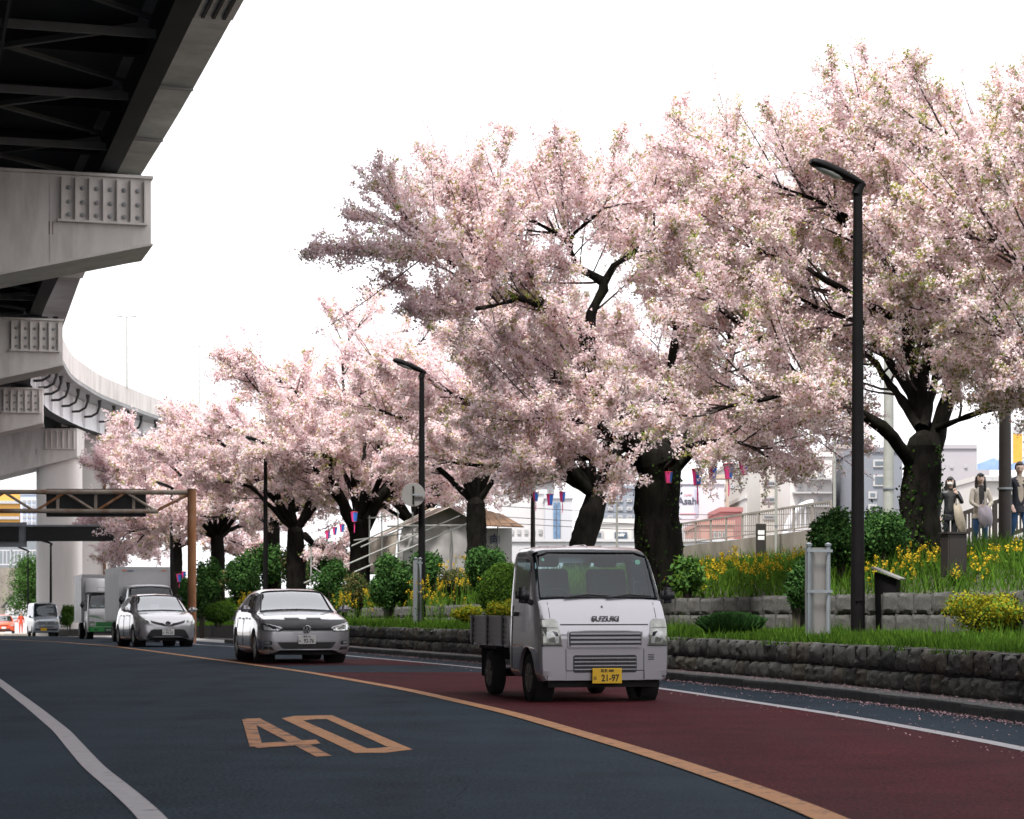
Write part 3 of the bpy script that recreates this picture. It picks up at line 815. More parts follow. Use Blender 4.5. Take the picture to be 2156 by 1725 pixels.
class Body:
    """loft: keys = [(y, [(x,z)*7])], front at y=0 facing -Y"""
    def __init__(s, keys, arches=(), step=0.055, sub=(2, 4, 4, 5, 4, 5), classify=None, rearwin=None):
        ky = [k[0] for k in keys]; npf = len(keys[0][1])
        ys = [ky[0]]
        for a, b in zip(ky[:-1], ky[1:]):
            n = max(2, int(round((b - a) / step))); ys += list(np.linspace(a, b, n + 1)[1:])
        tq = [0.0]
        for j, n in enumerate(sub): tq += list(j + np.linspace(0, 1, n + 1)[1:])
        tq = np.array(tq); ys = np.array(ys)
        K = np.array([k[1] for k in keys])            # (nk, 7, 2)
        X = np.stack([pchip(ky, K[:, j, 0], ys) for j in range(npf)], 1)
        Z = np.stack([pchip(ky, K[:, j, 1], ys) for j in range(npf)], 1)
        tt = np.arange(npf)
        gx = np.stack([pchip(tt, X[i], tq) for i in range(len(ys))]); gz = np.stack([pchip(tt, Z[i], tq) for i in range(len(ys))])
        for ya, za, R in arches:
            for i, y in enumerate(ys):
                if abs(y - ya) < R:
                    zz = za + math.sqrt(R * R - (y - ya) ** 2)
                    gz[i] = np.where((tq < 3.01), np.maximum(gz[i], zz), gz[i])
        n, m = gx.shape
        s.ys, s.tq, s.gx, s.gz = ys, tq, gx, gz
        V = []; F = []; C = []
        for i in range(n):
            for j in range(m): V.append((gx[i, j], ys[i], gz[i, j]))
        off = len(V)
        for i in range(n):
            for j in range(m): V.append((-gx[i, j], ys[i], gz[i, j]))
        for i in range(n - 1):
            for j in range(m - 1):
                ym, tm = (ys[i] + ys[i + 1]) / 2, (tq[j] + tq[j + 1]) / 2
                a, b, c, d = i * m + j, (i + 1) * m + j, (i + 1) * m + j + 1, i * m + j + 1
                cl = classify(ym, tm, gz[i, j]) if classify else 'body'
                F.append((a, b, c, d)); C.append((cl, 1))
                F.append((off + a, off + d, off + c, off + b)); C.append((cl, -1))
        for i, flip in ((0, False), (n - 1, True)):
            for j in range(m - 1):
                a, b = i * m + j, i * m + j + 1
                f = (a, b, off + b, off + a)
                F.append(f[::-1] if flip else f); C.append(('rear_window' if flip and rearwin and rearwin[0] < (gz[i, j] + gz[i, j + 1]) / 2 < rearwin[1] else 'body', 0))
        s.V, s.F, s.C = V, F, C
        s.bvh = BVHTree.FromPolygons(V, F)
    def split(s, parent, mats, names, smooth=42):
        """one mesh per class; classes ending with ':side' are split left and right"""
        groups = {}
        for f, (c, sd) in zip(s.F, s.C):
            key = (c, sd if c in ('side_window', 'rear_side_window') else 0)
            groups.setdefault(key, []).append(f)
        out = {}
        for (c, sd), fs in groups.items():
            used = sorted({i for f in fs for i in f}); mp = {u: k for k, u in enumerate(used)}
            b = MB(); b.add([s.V[u] for u in used], [tuple(mp[i] for i in f) for f in fs])
            me = b.mesh(names.get(c, c), mats[c])
            bm = bmesh.new(); bm.from_mesh(me); bmesh.ops.remove_doubles(bm, verts=bm.verts[:], dist=0.0008); bmesh.ops.recalc_face_normals(bm, faces=bm.faces[:]) if c == 'body' else None
            bm.to_mesh(me); bm.free()
            me.polygons.foreach_set('use_smooth', [True] * len(me.polygons)); me.set_sharp_from_angle(angle=rad(smooth))
            out[(c, sd)] = link(names.get(c, c), me, parent)
        return out
    def ring(s, y0, y1, t0, out=0.008):
        """loop round the windscreen opening"""
        i0, i1 = [int(np.argmin(abs(s.ys - y))) for y in (y0, y1)]; j = int(np.argmin(abs(s.tq - t0))); m = len(s.tq)
        pt = lambda i, jj, sg: Vector((sg * s.gx[i, jj], s.ys[i] - out, s.gz[i, jj] + out))
        p = [pt(i, j, 1) for i in range(i0, i1 + 1)] + [pt(i1, q, 1) for q in range(j + 1, m)] + [pt(i1, q, -1) for q in range(m - 2, j, -1)]
        p += [pt(i, j, -1) for i in range(i1, i0 - 1, -1)] + [pt(i0, q, -1) for q in range(j + 1, m)] + [pt(i0, q, 1) for q in range(m - 2, j, -1)]
        return p + [p[0]]
    def hit(s, x, z, y0=-3.0):
        for k in range(14):
            h = s.bvh.ray_cast(Vector((x * (1 - 0.02 * k), y0, z)), Vector((0, 1, 0)))
            if h[0] is not None: return h[0].y
        return 0.3

def decal(body, name, poly, mat, parent, off=0.006, thick=0.02, cell=0.05, mirror=False, holes=None):
    if mirror: poly = [(-x, z) for x, z in poly][::-1]
    bm = bmesh.new()
    vs = [bm.verts.new((x, 0, z)) for x, z in poly]
    bm.faces.new(vs)
    bmesh.ops.triangulate(bm, faces=bm.faces[:])
    xs = [p[0] for p in poly]; zs = [p[1] for p in poly]
    for a, lo, hi in ((0, min(xs), max(xs)), (2, min(zs), max(zs))):
        q = math.ceil(lo / cell) * cell
        while q < hi:
            co = [0, 0, 0]; co[a] = q; no = [0, 0, 0]; no[a] = 1
            bmesh.ops.bisect_plane(bm, geom=bm.verts[:] + bm.edges[:] + bm.faces[:], plane_co=co, plane_no=no, dist=1e-5)
            q += cell
    r = bmesh.ops.extrude_face_region(bm, geom=bm.faces[:])
    newv = [g for g in r['geom'] if isinstance(g, bmesh.types.BMVert)]
    for v in newv: v.co.y = 1.0
    for v in bm.verts:
        yb = body.hit(v.co.x, v.co.z)
        v.co.y = yb - off + (thick + 0.004 if v.co.y > 0.5 else 0) - (0 if v.co.y > 0.5 else 0)
    bmesh.ops.recalc_face_normals(bm, faces=bm.faces[:])
    me = bpy.data.meshes.new(name); bm.to_mesh(me); bm.free(); me.materials.append(mat)
    me.polygons.foreach_set('use_smooth', [True] * len(me.polygons)); me.set_sharp_from_angle(angle=rad(40))
    return link(name, me, parent)
def rect(x0, x1, z0, z1): return [(x0, z0), (x1, z0), (x1, z1), (x0, z1)]
def rrect(x0, x1, z0, z1, r=0.03, n=4):
    out = []
    for cx, cz, a0 in ((x1 - r, z0 + r, -90), (x1 - r, z1 - r, 0), (x0 + r, z1 - r, 90), (x0 + r, z0 + r, 180)):
        for k in range(n + 1):
            a = rad(a0 + 90 * k / n); out.append((cx + r * math.cos(a), cz + r * math.sin(a)))
    return out

def wheel(parent, x, y, r, w, rim_mat, spokes=5, side=1):
    """side: +1 outer face towards +X"""
    wo_ = link('wheel', None, parent, loc=(x, y, r))
    p = [(r * 0.62, -w / 2), (r * 0.86, -w / 2), (r * 0.96, -w * 0.42), (r, -w * 0.28), (r, w * 0.28), (r * 0.96, w * 0.42), (r * 0.86, w / 2), (r * 0.62, w / 2)]
    MB().lathe(p, 28, axis='X').obj('tyre', m_tyre, wo_, smooth=50)
    b = MB(); xo = side * w / 2
    b.lathe([(r * 0.63, xo * 0.98), (r * 0.60, xo * 0.80), (r * 0.57, xo * 0.35)], 28, axis='X')
    b.lathe([(r * 0.15, xo * 0.75), (r * 0.10, xo * 0.92), (0.0, xo * 0.92)], 16, axis='X')
    for k in range(spokes):
        a = 2 * math.pi * k / spokes
        c, s_ = math.cos(a), math.sin(a)
        for q in (-1, 1):
            aw = a + q * 0.09
            b.bar((xo * 0.8, r * 0.08 * math.cos(aw), r * 0.08 * math.sin(aw)), (xo * 0.8, r * 0.6 * math.cos(a + q * 0.12), r * 0.6 * math.sin(a + q * 0.12)), r * 0.12, abs(xo) * 0.25)
    b.obj('rim', rim_mat, wo_, smooth=40)
    MB().lathe([(r * 0.57, xo * 0.3), (0.0, xo * 0.3)], 20, axis='X').obj('brake_disc', m_under, wo_)
    return wo_

def plate(body, parent, x, z, w, h, mat, cmat, top, kana, num, y=None, dz=0.0):
    yb = (body.hit(x, z) if y is None else y) - 0.03
    o = bevel(MB().bx(-w / 2, w / 2, -0.006, 0.006, -h / 2, h / 2).obj('number_plate', mat, parent, loc=(x, yb, z)), 0.005, 2)
    if num:
        me = text_mesh(num, h * 0.62, 0.0015, cmat, bold=h * 0.012, sx=0.82)
        link('plate_number', me, o, loc=(w * 0.10, -0.0085, -h * 0.16))
    if top: link('plate_region', text_mesh(top, h * 0.23, 0.0015, cmat, bold=0.001), o, loc=(0, -0.0085, h * 0.33))
    if kana: link('plate_kana', text_mesh(kana, h * 0.26, 0.0015, cmat, bold=0.001), o, loc=(-w * 0.41, -0.0085, -h * 0.17))
    return o

def mirror_pod(parent, x, y, z, w, h, d, mat, side, arm=True):
    me = MB(); bm = bmesh.new(); bmesh.ops.create_cube(bm, size=1)
    bmesh.ops.bevel(bm, geom=bm.edges[:], offset=0.24, segments=4, affect='EDGES')
    for v in bm.verts: v.co = (v.co.x * w, v.co.y * d, v.co.z * h * (1.0 - 0.22 * (v.co.x * side + .5)))
    m = bpy.data.meshes.new('door_mirror'); bm.to_mesh(m); bm.free(); m.materials.append(mat)
    m.polygons.foreach_set('use_smooth', [True] * len(m.polygons))
    o = link('door_mirror', m, parent, loc=(x, y, z))
    if arm: MB().bar((-side * w * 0.35, 0, -h * 0.3), (-side * (w * 0.5 + 0.08), 0.03, -h * 0.55), 0.05, 0.05).obj('mirror_arm', m_trim, o)
    return o

def cabin(parent, y0, y1, hw, zf, zd, seats=((-0.36, 0.9), (0.36, 0.9)), ztop=None, dash_y=None, wheel_x=-0.34):
    b = MB().bx(-hw, hw, y0, y1, zf - 0.06, zf); b.obj('cabin_floor', m_under, parent)
    dy = dash_y if dash_y is not None else y0
    bevel(MB().box((0, dy + 0.16, zd - 0.12), (hw * 1.86, 0.42, 0.28)).obj('dashboard', m_dash, parent), 0.06, 3)
    for sx, sy in seats:
        s_ = bevel(MB().box((sx, sy, zf + 0.22), (0.46, 0.46, 0.2)).obj('seat', m_seat, parent), 0.05, 3)
        R = Matrix.Rotation(rad(-12), 3, 'X')
        bevel(MB().box((sx, sy + 0.28, zf + 0.58), (0.46, 0.14, 0.62), rot=R).obj('backrest', m_seat, s_), 0.05, 3)
        bevel(MB().box((sx, sy + 0.36, zf + 1.00), (0.26, 0.10, 0.18), rot=R).obj('headrest', m_seat, s_), 0.04, 3)
    # steering wheel
    c = Vector((wheel_x, dy + 0.48, zd - 0.02)); pts = []
    for k in range(25):
        a = 2 * math.pi * k / 24; pts.append(c + Vector((0.18 * math.cos(a), 0.18 * math.sin(a) * 0.45, 0.18 * math.sin(a) * 0.9)))
    MB().tube(pts, 0.015, 6, cap=False).obj('steering_wheel', m_trim, parent, smooth=40)

def driver(parent, x, y, z, col=(0.05, 0.05, 0.06)):
    m = M('driver_dark_cloth', col, 0.9)
    b = MB(); b.ico((x, y + 0.1, z + 0.42), (0.22, 0.14, 0.32), 2); b.ico((x, y + 0.05, z + 0.86), (0.085, 0.105, 0.12), 2)
    b.tube([(x, y + 0.08, z + 0.66), (x, y + 0.06, z + 0.8)], [0.06, 0.055], 8)
    for s_ in (-1, 1): b.tube([(x + s_ * 0.2, y + 0.1, z + 0.6), (x + s_ * 0.24, y - 0.12, z + 0.42), (x + s_ * 0.13, y - 0.36, z + 0.5)], [0.065, 0.055, 0.045], 8)
    return b

def well(parent, ya, r, x0, x1):
    for s_ in (-1, 1):
        MB().lathe([(r, s_ * x0), (r, s_ * x1)], 24, axis='X', c=(0, ya, r * 0.88)).obj('wheel_well', m_under, parent)

# ---------- kei truck
def kei_truck():
    t = thing('kei_truck', 'small pale silver flatbed truck with a yellow number plate in the red lane', 'truck')
    side = lambda zt, xt, zb=1.1: None
    keys = [
     (0.00, [(.65, .25), (.69, .31), (.705, .48), (.705, .60), (.685, .76), (.42, .80), (0, .81)]),
     (0.05, [(.685, .24), (.72, .31), (.732, .48), (.730, .68), (.708, .88), (.44, .92), (0, .935)]),
     (0.15, [(.69, .24), (.725, .31), (.737, .50), (.732, .80), (.705, 1.05), (.44, 1.085), (0, 1.10)]),
     (0.22, [(.70, .24), (.730, .31), (.738, .52), (.735, .90), (.700, 1.13), (.44, 1.155), (0, 1.165)]),
     (0.62, [(.70, .25), (.730, .31), (.738, .56), (.722, 1.08), (.665, 1.655), (.52, 1.715), (0, 1.725)]),
     (0.85, [(.70, .26), (.730, .32), (.738, .58), (.722, 1.08), (.665, 1.685), (.54, 1.755), (0, 1.77)]),
     (1.28, [(.70, .28), (.730, .33), (.738, .58), (.722, 1.08), (.665, 1.685), (.54, 1.755), (0, 1.77)]),
     (1.36, [(.68, .30), (.715, .35), (.725, .58), (.710, 1.08), (.625, 1.64), (.47, 1.70), (0, 1.715)])]
    def cl(y, tt, z):
        if 0.235 < y < 0.605 and tt > 4.02: return 'windscreen'
        if 0.50 < y < 1.17 and 3.12 < tt < 3.86 and tt > 3.12 + max(0, (0.62 - y)) * 1.0: return 'side_window'
        if y > 1.30 and 9 < tt: return 'rear_window'
        return 'body'
    body = Body(keys, [(0.56, 0.27, 0.345)], classify=cl, rearwin=(1.16, 1.60))
    body.split(t, {'body': m_kei, 'windscreen': m_glassk, 'side_window': m_glassd, 'rear_window': m_glassr}, {'body': 'cab'})
    cabin(t, 0.2, 1.3, 0.66, 0.62, 1.13, seats=((-0.34, 0.78), (0.34, 0.78)), dash_y=0.24)
    MB().bx(-.60, .60, 1.26, 1.29, 0.6, 1.22).obj('cab_back_panel', m_dash, t)
    # front details measured on the photo
    D = lambda n, p, m, **k: decal(body, n, p, m, t, **k)
    for mir in (False, True):
        hl = decal(body, 'headlight', [(.490, .640), (.722, .640), (.724, .80), (.712, .935), (.560, .935), (.525, .90)], m_lampkei, t, off=0.010, mirror=mir)
        decal(body, 'headlight_reflector', [(.520, .662), (.640, .660), (.668, .70), (.660, .79), (.60, .812), (.540, .80), (.525, .74)], m_reflkei, hl, off=0.013, thick=0.004, mirror=mir)
        decal(body, 'reflector_facet', [(.560, .672), (.632, .672), (.640, .715), (.575, .735)], m_lampkei, hl, off=0.016, thick=0.004, mirror=mir)
        decal(body, 'reflector_shade', [(.530, .745), (.56, .74), (.60, .80), (.545, .79)], m_lampdark, hl, off=0.016, thick=0.004, mirror=mir)
        decal(body, 'indicator', [(.562, .845), (.702, .845), (.698, .922), (.572, .922), (.555, .90)], m_lampkei, hl, off=0.013, thick=0.004, mirror=mir)
        decal(body, 'lamp_divider', rect(.535, .712, .832, .839), m_lampdark, hl, off=0.014, thick=0.004, mirror=mir)
        decal(body, 'headlight_seal', [(.480, .630), (.716, .630), (.716, .642), (.490, .642)], m_trim, hl, off=0.012, thick=0.004, mirror=mir)
        decal(body, 'bumper_corner', [(.445, .255), (.70, .255), (.712, .36), (.445, .36)], m_kei, t, off=0.014, thick=0.012, mirror=mir)
    D('hood_gap', rect(-.50, .50, .862, .876), m_trim, off=0.002, thick=0.006)
    gr = D('upper_grille', rrect(-.425, .425, .605, .805, 0.03), m_kei, off=0.014)
    D('grille_groove', rrect(-.41, .41, .618, .792, 0.025), m_trim, off=0.016, thick=0.004).parent = gr
    for k in range(4):
        z = 0.630 + 0.047 * k
        D('slat', rect(-.398, .398, z - 0.012, z + 0.012), m_kei, off=0.028, thick=0.012).parent = gr
    lg = D('lower_grille', rrect(-.36, .36, .335, .530, 0.025), m_trim, off=0.004)
    for k in range(4):
        z = 0.372 + 0.042 * k
        D('slat', rect(-.352, .352, z - 0.006, z + 0.006), m_kei, off=0.016, thick=0.008).parent = lg
    for k in range(5):
        D('grille_bar', rect(-.28 + .14 * k - .004, -.28 + .14 * k + .004, .34, .525), m_trim, off=0.011, thick=0.006).parent = lg
    for k in range(4):
        D('vent_slot', rect(.49, .56, .475 + .018 * k, .483 + .018 * k), m_trim, off=0.003, thick=0.005)
    D('bumper_line', rect(-.44, .44, .352, .362), m_trim, off=0.001, thick=0.004)
    for mir in (False, True):
        decal(body, 'bumper_seam', rect(.438, .446, .26, .60), m_trim, t, off=0.0015, thick=0.004, mirror=mir)
        decal(body, 'hood_seam', rect(.600, .607, .94, 1.12), m_trim, t, off=0.0015, thick=0.004, mirror=mir)
    D('washer_nozzle', rrect(-.01, .01, 1.06, 1.08, .008), m_trim, off=0.008)
    me = text_mesh('SUZUKI', 0.082, 0.006, m_lettering, bold=0.002, sx=1.12)
    link('maker_lettering', me, t, loc=(0.015, body.hit(0, .93) - 0.012, .932))
    plate(body, t, 0.01, 0.30, 0.335, 0.17, m_platey, m_charb, '足立 480', 'あ', '21-97', y=-0.012)
    # screen rubber, wipers, stickers, mirrors
    def screen_pt(x, z):
        return Vector((x, body.hit(x, z) - 0.012, z))
    loop = [(-.668, 1.17), (-.635, 1.645), (-.5, 1.69), (.5, 1.69), (.635, 1.645), (.668, 1.17), (.5, 1.18), (-.5, 1.18), (-.668, 1.17)]
    pts = []
    for (a, b_) in zip(loop[:-1], loop[1:]):
        for k in range(8): pts.append(screen_pt(a[0] + (b_[0] - a[0]) * k / 8, a[1] + (b_[1] - a[1]) * k / 8))
    MB().tube(pts + [pts[0]], 0.011, 6, cap=False).obj('windscreen_seal', m_trim, t, smooth=50)
    for x0, x1 in ((-.40, .12), (.08, .60)):
        MB().tube([screen_pt(x0, 1.172) + Vector((0, -.015, 0)), screen_pt((x0 + x1) / 2, 1.205) + Vector((0, -.02, 0)), screen_pt(x1, 1.19) + Vector((0, -.012, 0))], 0.010, 6).obj('wiper', m_trim, t, smooth=40)
    b = MB()
    b.tube([screen_pt(.52, 1.575) + Vector((0, .004, 0)), screen_pt(.52, 1.575) + Vector((0, .0, 0))], 0.032, 16).obj('inspection_sticker', m_sticker, t)
    MB().tube([screen_pt(-.57, 1.60), screen_pt(-.57, 1.60) + Vector((0, .004, 0))], 0.018, 12).obj('small_sticker', m_sticker, t)
    for xx in (-.42, -.21, 0, .21, .42):
        MB().tube([(xx, .74, 1.742 - .04 * abs(xx)), (xx, .80, 1.762 - .04 * abs(xx)), (xx, 1.24, 1.768 - .04 * abs(xx)), (xx, 1.30, 1.745 - .04 * abs(xx))], .022, 8).obj('roof_rib', m_kei, t, smooth=60)
    mirror_pod(t, -.835, 0.36, 1.20, .155, .205, .07, m_trim, -1)
    mirror_pod(t, .835, 0.36, 1.20, .155, .205, .07, m_trim, 1)
    # door details
    for s_ in (-1, 1):
        for yy, z0_, z1_ in ((1.20, .34, 1.62), (0.42, .62, 1.12)):
            MB().bx(s_ * .722 - .006, s_ * .722 + .006, yy - .004, yy + .004, z0_, z1_ - .5).obj('door_seam', m_trim, t) if False else None
        pp = [(s_ * (.739), 1.215, .36), (s_ * .740, 1.215, .6), (s_ * .727, 1.215, 1.08)]
        MB().tube([Vector(p) for p in pp], 0.004, 5).obj('door_seam', m_trim, t)
        MB().tube([Vector((s_ * .739, .94, .36)), Vector((s_ * .739, 1.215, .36))], 0.004, 5).obj('door_seam', m_trim, t)
        bevel(MB().box((s_ * .738, 1.08, .985), (.03, .13, .05)).obj('door_handle', m_trim, t), 0.01)
        pv = [(s_ * (.70 - .075 * k / 6), .56 + .09 * k / 6 + (.45 if k > 6 else 0), 1.15 + .5 * min(k, 6) / 6) for k in range(7)]
        pv += [(s_ * .632, .72 + .08 * k, 1.665) for k in range(6)]
        MB().tube([Vector(p) + Vector((s_ * .012, 0, 0)) for p in pv], 0.014, 6).obj('door_visor', m_trim, t, smooth=40)
        MB().tube([Vector((s_ * .742, .22, .60)), Vector((s_ * .743, .7, .63)), Vector((s_ * .742, 1.2, .63))], 0.006, 5).obj('side_crease', m_kei, t)
    well(t, .56, .335, .50, .70)
    for s_ in (-1, 1):
        wheel(t, s_ * .635, .56, .272, .155, m_rimsteel, 6, s_)
        wheel(t, s_ * .625, 2.46, .272, .155, m_rimsteel, 6, s_)
    MB().bx(-.55, .55, .10, 1.35, .27, .40).bx(-.62, .62, .08, .3, .17, .26).obj('underbody', m_under, t)
    # cargo bed
    bed = MB().bx(-.715, .715, 1.42, 3.30, .60, .665).obj('cargo_bed', m_kei, t)
    m_gate = M('bed_gate_paint', (0.52, 0.50, 0.50), 0.5, 0.2, var=0.12, dirt=0.5, dirt_col=(0.18, 0.17, 0.16), dscale=3)
    for s_ in (-1, 1):
        g = MB().bx(s_ * .722 - .016, s_ * .722 + .016, 1.44, 3.28, .625, .935).obj('bed_side_gate', m_gate, bed)
        for k in range(4):
            zz = .68 + .06 * k
            MB().bx(s_ * .742 - .006, s_ * .742 + .006, 1.47, 3.25, zz - .014, zz + .014).obj('gate_rib', m_gate, g)
        MB().bx(s_ * .727 - .024, s_ * .727 + .024, 1.43, 3.29, .936, .962).obj('gate_top_rail', m_gate, g)
        for yy in (1.60, 2.35, 3.1):
            MB().bx(s_ * .752 - .01, s_ * .752 + .01, yy - .03, yy + .03, .60, .97).obj('gate_latch', m_trim, g)
        MB().bx(s_ * .61 - .1, s_ * .61 + .1, 2.78, 2.80, .22, .58).obj('mud_flap', m_under, t)
        MB().bx(s_ * .40 - .04, s_ * .40 + .04, 1.3, 3.25, .42, .56).obj('chassis_rail', m_under, t)
        MB().bx(s_ * .66 - .05, s_ * .66 + .05, 2.05, 2.9, .56, .598).obj('bed_fender', m_under, t)
    MB().bx(-.70, .70, 3.29, 3.32, .625, .935).obj('tailgate', m_gate, bed)
    hb = MB()
    for xx in (-.66, .66): hb.tube([(xx, 1.44, .66), (xx, 1.44, 1.16)], .02, 8)
    hb.tube([(-.66, 1.44, 1.16), (.66, 1.44, 1.16)], .02, 8); hb.tube([(-.66, 1.44, .93), (.66, 1.44, .93)], .02, 8)
    hb.obj('headboard_rail', m_trim, bed, smooth=40)
    MB().tube([(-.6, 2.46, .272), (.6, 2.46, .272)], .05, 8).ico((0, 2.46, .272), .13, 2).obj('rear_axle', m_under, t, smooth=40)
    MB().bx(-.35, .35, 1.5, 2.1, .30, .50).obj('fuel_tank', m_under, t)
    return t

def hatchback(label, keys, arches, L, axles, r, tw, mats, front, roof_cl, cab, rimspokes=5, track=.77, ring=(1.19, 1.91, 4.25)):
    t = thing('hatchback_car', label, 'car')
    body = Body(keys, arches, classify=roof_cl)
    body.split(t, mats, {'body': 'body_shell'})
    for ya in axles:
        well(t, ya, r * 1.12, .52, track + .06)
        for s_ in (-1, 1): wheel(t, s_ * track, ya, r, tw, m_rim, rimspokes, s_)
    MB().bx(-.66, .66, .12, L - .3, .17, .30).obj('underbody', m_under, t)
    cabin(t, *cab)
    MB().tube(body.ring(*ring), 0.014, 6, cap=False).obj('windscreen_seal', m_trim, t, smooth=60)
    MB().bx(-.55, .55, cab[1] - .35, cab[1] - .2, .5, 1.0).obj('rear_bench', m_seat, t)
    front(t, body)
    return t

def golf_front(t, body):
    D = lambda n, p, m, **k: decal(body, n, p, m, t, **k)
    hood_y = 0.0
    D('hood_cover', [(-.80, .845), (-.865, .80), (-.74, .775), (-.50, .715), (-.47, .685), (.47, .685), (.50, .715), (.74, .775), (.85, .80), (.80, .845), (.5, .84), (.3, .853), (.05, .845), (-.1, .856), (-.4, .843), (-.6, .85)], m_cloth, off=0.010, thick=0.02, cell=0.04)
    for x0 in (-.38, .04):
        D('cover_strap', rrect(x0, x0 + .28, .845, .880, .012), m_cloth, off=0.022, thick=0.02)
    g = D('upper_grille', [(-.475, .618), (.475, .618), (.50, .65), (.47, .682), (-.47, .682), (-.50, .65)], m_trim, off=0.004)
    D('chrome_strip', rect(-.475, .475, .622, .632), m_chrome, off=0.012, thick=0.008).parent = g
    for z in (.648, .664): D('grille_bar', rect(-.47, .47, z - .003, z + .003), m_under, off=0.010, thick=0.006).parent = g
    for mir in (False, True):
        hl = decal(body, 'headlight', [(.475, .628), (.53, .612), (.80, .622), (.875, .66), (.885, .735), (.845, .782), (.75, .765), (.55, .705), (.485, .675)], m_lampdark, t, off=0.012, mirror=mir, cell=.04)
        decal(body, 'light_strip', [(.60, .64), (.80, .642), (.81, .735), (.785, .735), (.775, .662), (.60, .66)], m_lampbright, hl, off=0.016, thick=0.004, mirror=mir)
        decal(body, 'light_strip', [(.53, .640), (.58, .64), (.585, .69), (.57, .69), (.565, .655), (.53, .655)], m_lampbright, hl, off=0.016, thick=0.004, mirror=mir)
        if mir is False: decal(body, 'lens', [(.49, .635), (.80, .63), (.86, .665), (.865, .73), (.76, .755), (.56, .70)], m_lampglass, hl, off=0.014, thick=0.003, mirror=mir)
        fo = decal(body, 'fog_light_opening', [(.66, .365), (.87, .375), (.875, .435), (.68, .44), (.655, .41)], m_trim, t, off=0.004, mirror=mir)
        decal(body, 'fog_light', rrect(.70, .80, .385, .425, .015), m_lampglass, fo, off=0.010, thick=0.006, mirror=mir)
        decal(body, 'fog_trim', [(.64, .335), (.88, .348), (.88, .36), (.655, .35)], m_silver, t, off=0.014, thick=0.012, mirror=mir)
        decal(body, 'lower_vent', [(.62, .262), (.86, .285), (.87, .335), (.66, .322)], m_trim, t, off=0.004, mirror=mir)
    lg = D('lower_grille', [(-.565, .415), (-.50, .32), (-.44, .285), (.44, .285), (.50, .32), (.565, .415)], m_trim, off=0.004)
    for z in (.31, .335, .36, .385): D('grille_bar', rect(-.47, .47, z - .004, z + .004), m_under, off=0.010, thick=0.006).parent = lg
    D('bumper_lip', [(-.62, .262), (-.60, .248), (.60, .248), (.62, .262), (.44, .275), (-.44, .275)], m_silver, off=0.018, thick=0.016)
    D('splitter', rect(-.70, .70, .185, .215), m_trim, off=0.006)
    # round emblem
    e = link('emblem', None, t, loc=(0, body.hit(0, .655) - .03, .655))
    e_ = MB().lathe([(0.0, .0), (.062, .0), (.062, -.004), (.073, -.004), (.078, .0), (.078, .03)], 32, axis='Y')
    e_.obj('emblem_disc', m_lampdark, e, smooth=40)
    ring = [(0.071 * math.cos(2 * math.pi * k / 32), -.006, .071 * math.sin(2 * math.pi * k / 32)) for k in range(33)]
    MB().tube(ring, .0075, 6, cap=False).obj('emblem_ring', m_chrome, e, smooth=40)
    b = MB()
    for pl in ([(-.026, .062), (0, .004), (.026, .062)], [(-.058, .040), (-.026, -.050), (0, .000), (.026, -.050), (.058, .040)]):
        for p, q in zip(pl[:-1], pl[1:]): b.bar((p[0], -.007, p[1]), (q[0], -.007, q[1]), .013, .006)
    b.obj('emblem_letters', m_chrome, e)
    plate(body, t, 0.0, .462, .335, .168, m_platew, m_char, '東京 301', 'み', '92-76')
    for s_ in (-1, 1): mirror_pod(t, s_ * 1.00, 1.42, 1.05, .22, .15, .12, m_silver, s_)
    for x0, x1, z0_, z1_ in ((-.60, -.02, 1.018, 1.035), (-.05, .60, 1.012, 1.03)):
        p = lambda x, z: Vector((x, body.hit(x, z) - .012, z))
        MB().tube([p(x0, z0_), p((x0 + x1) / 2, z1_), p(x1, z0_)], .009, 6).obj('wiper', m_trim, t)
    for s_ in (-1, 1):
        for yy in (1.75, 2.75):
            bevel(MB().box((s_ * .905, yy, .86), (.03, .2, .035)).obj('door_handle', m_silver, t), .01)
        for yy in (1.32, 2.35, 3.25):
            MB().tube([(s_ * .899, yy, .32), (s_ * .901, yy, .55), (s_ * .878, yy, .86)], .004, 5).obj('door_seam', m_trim, t)

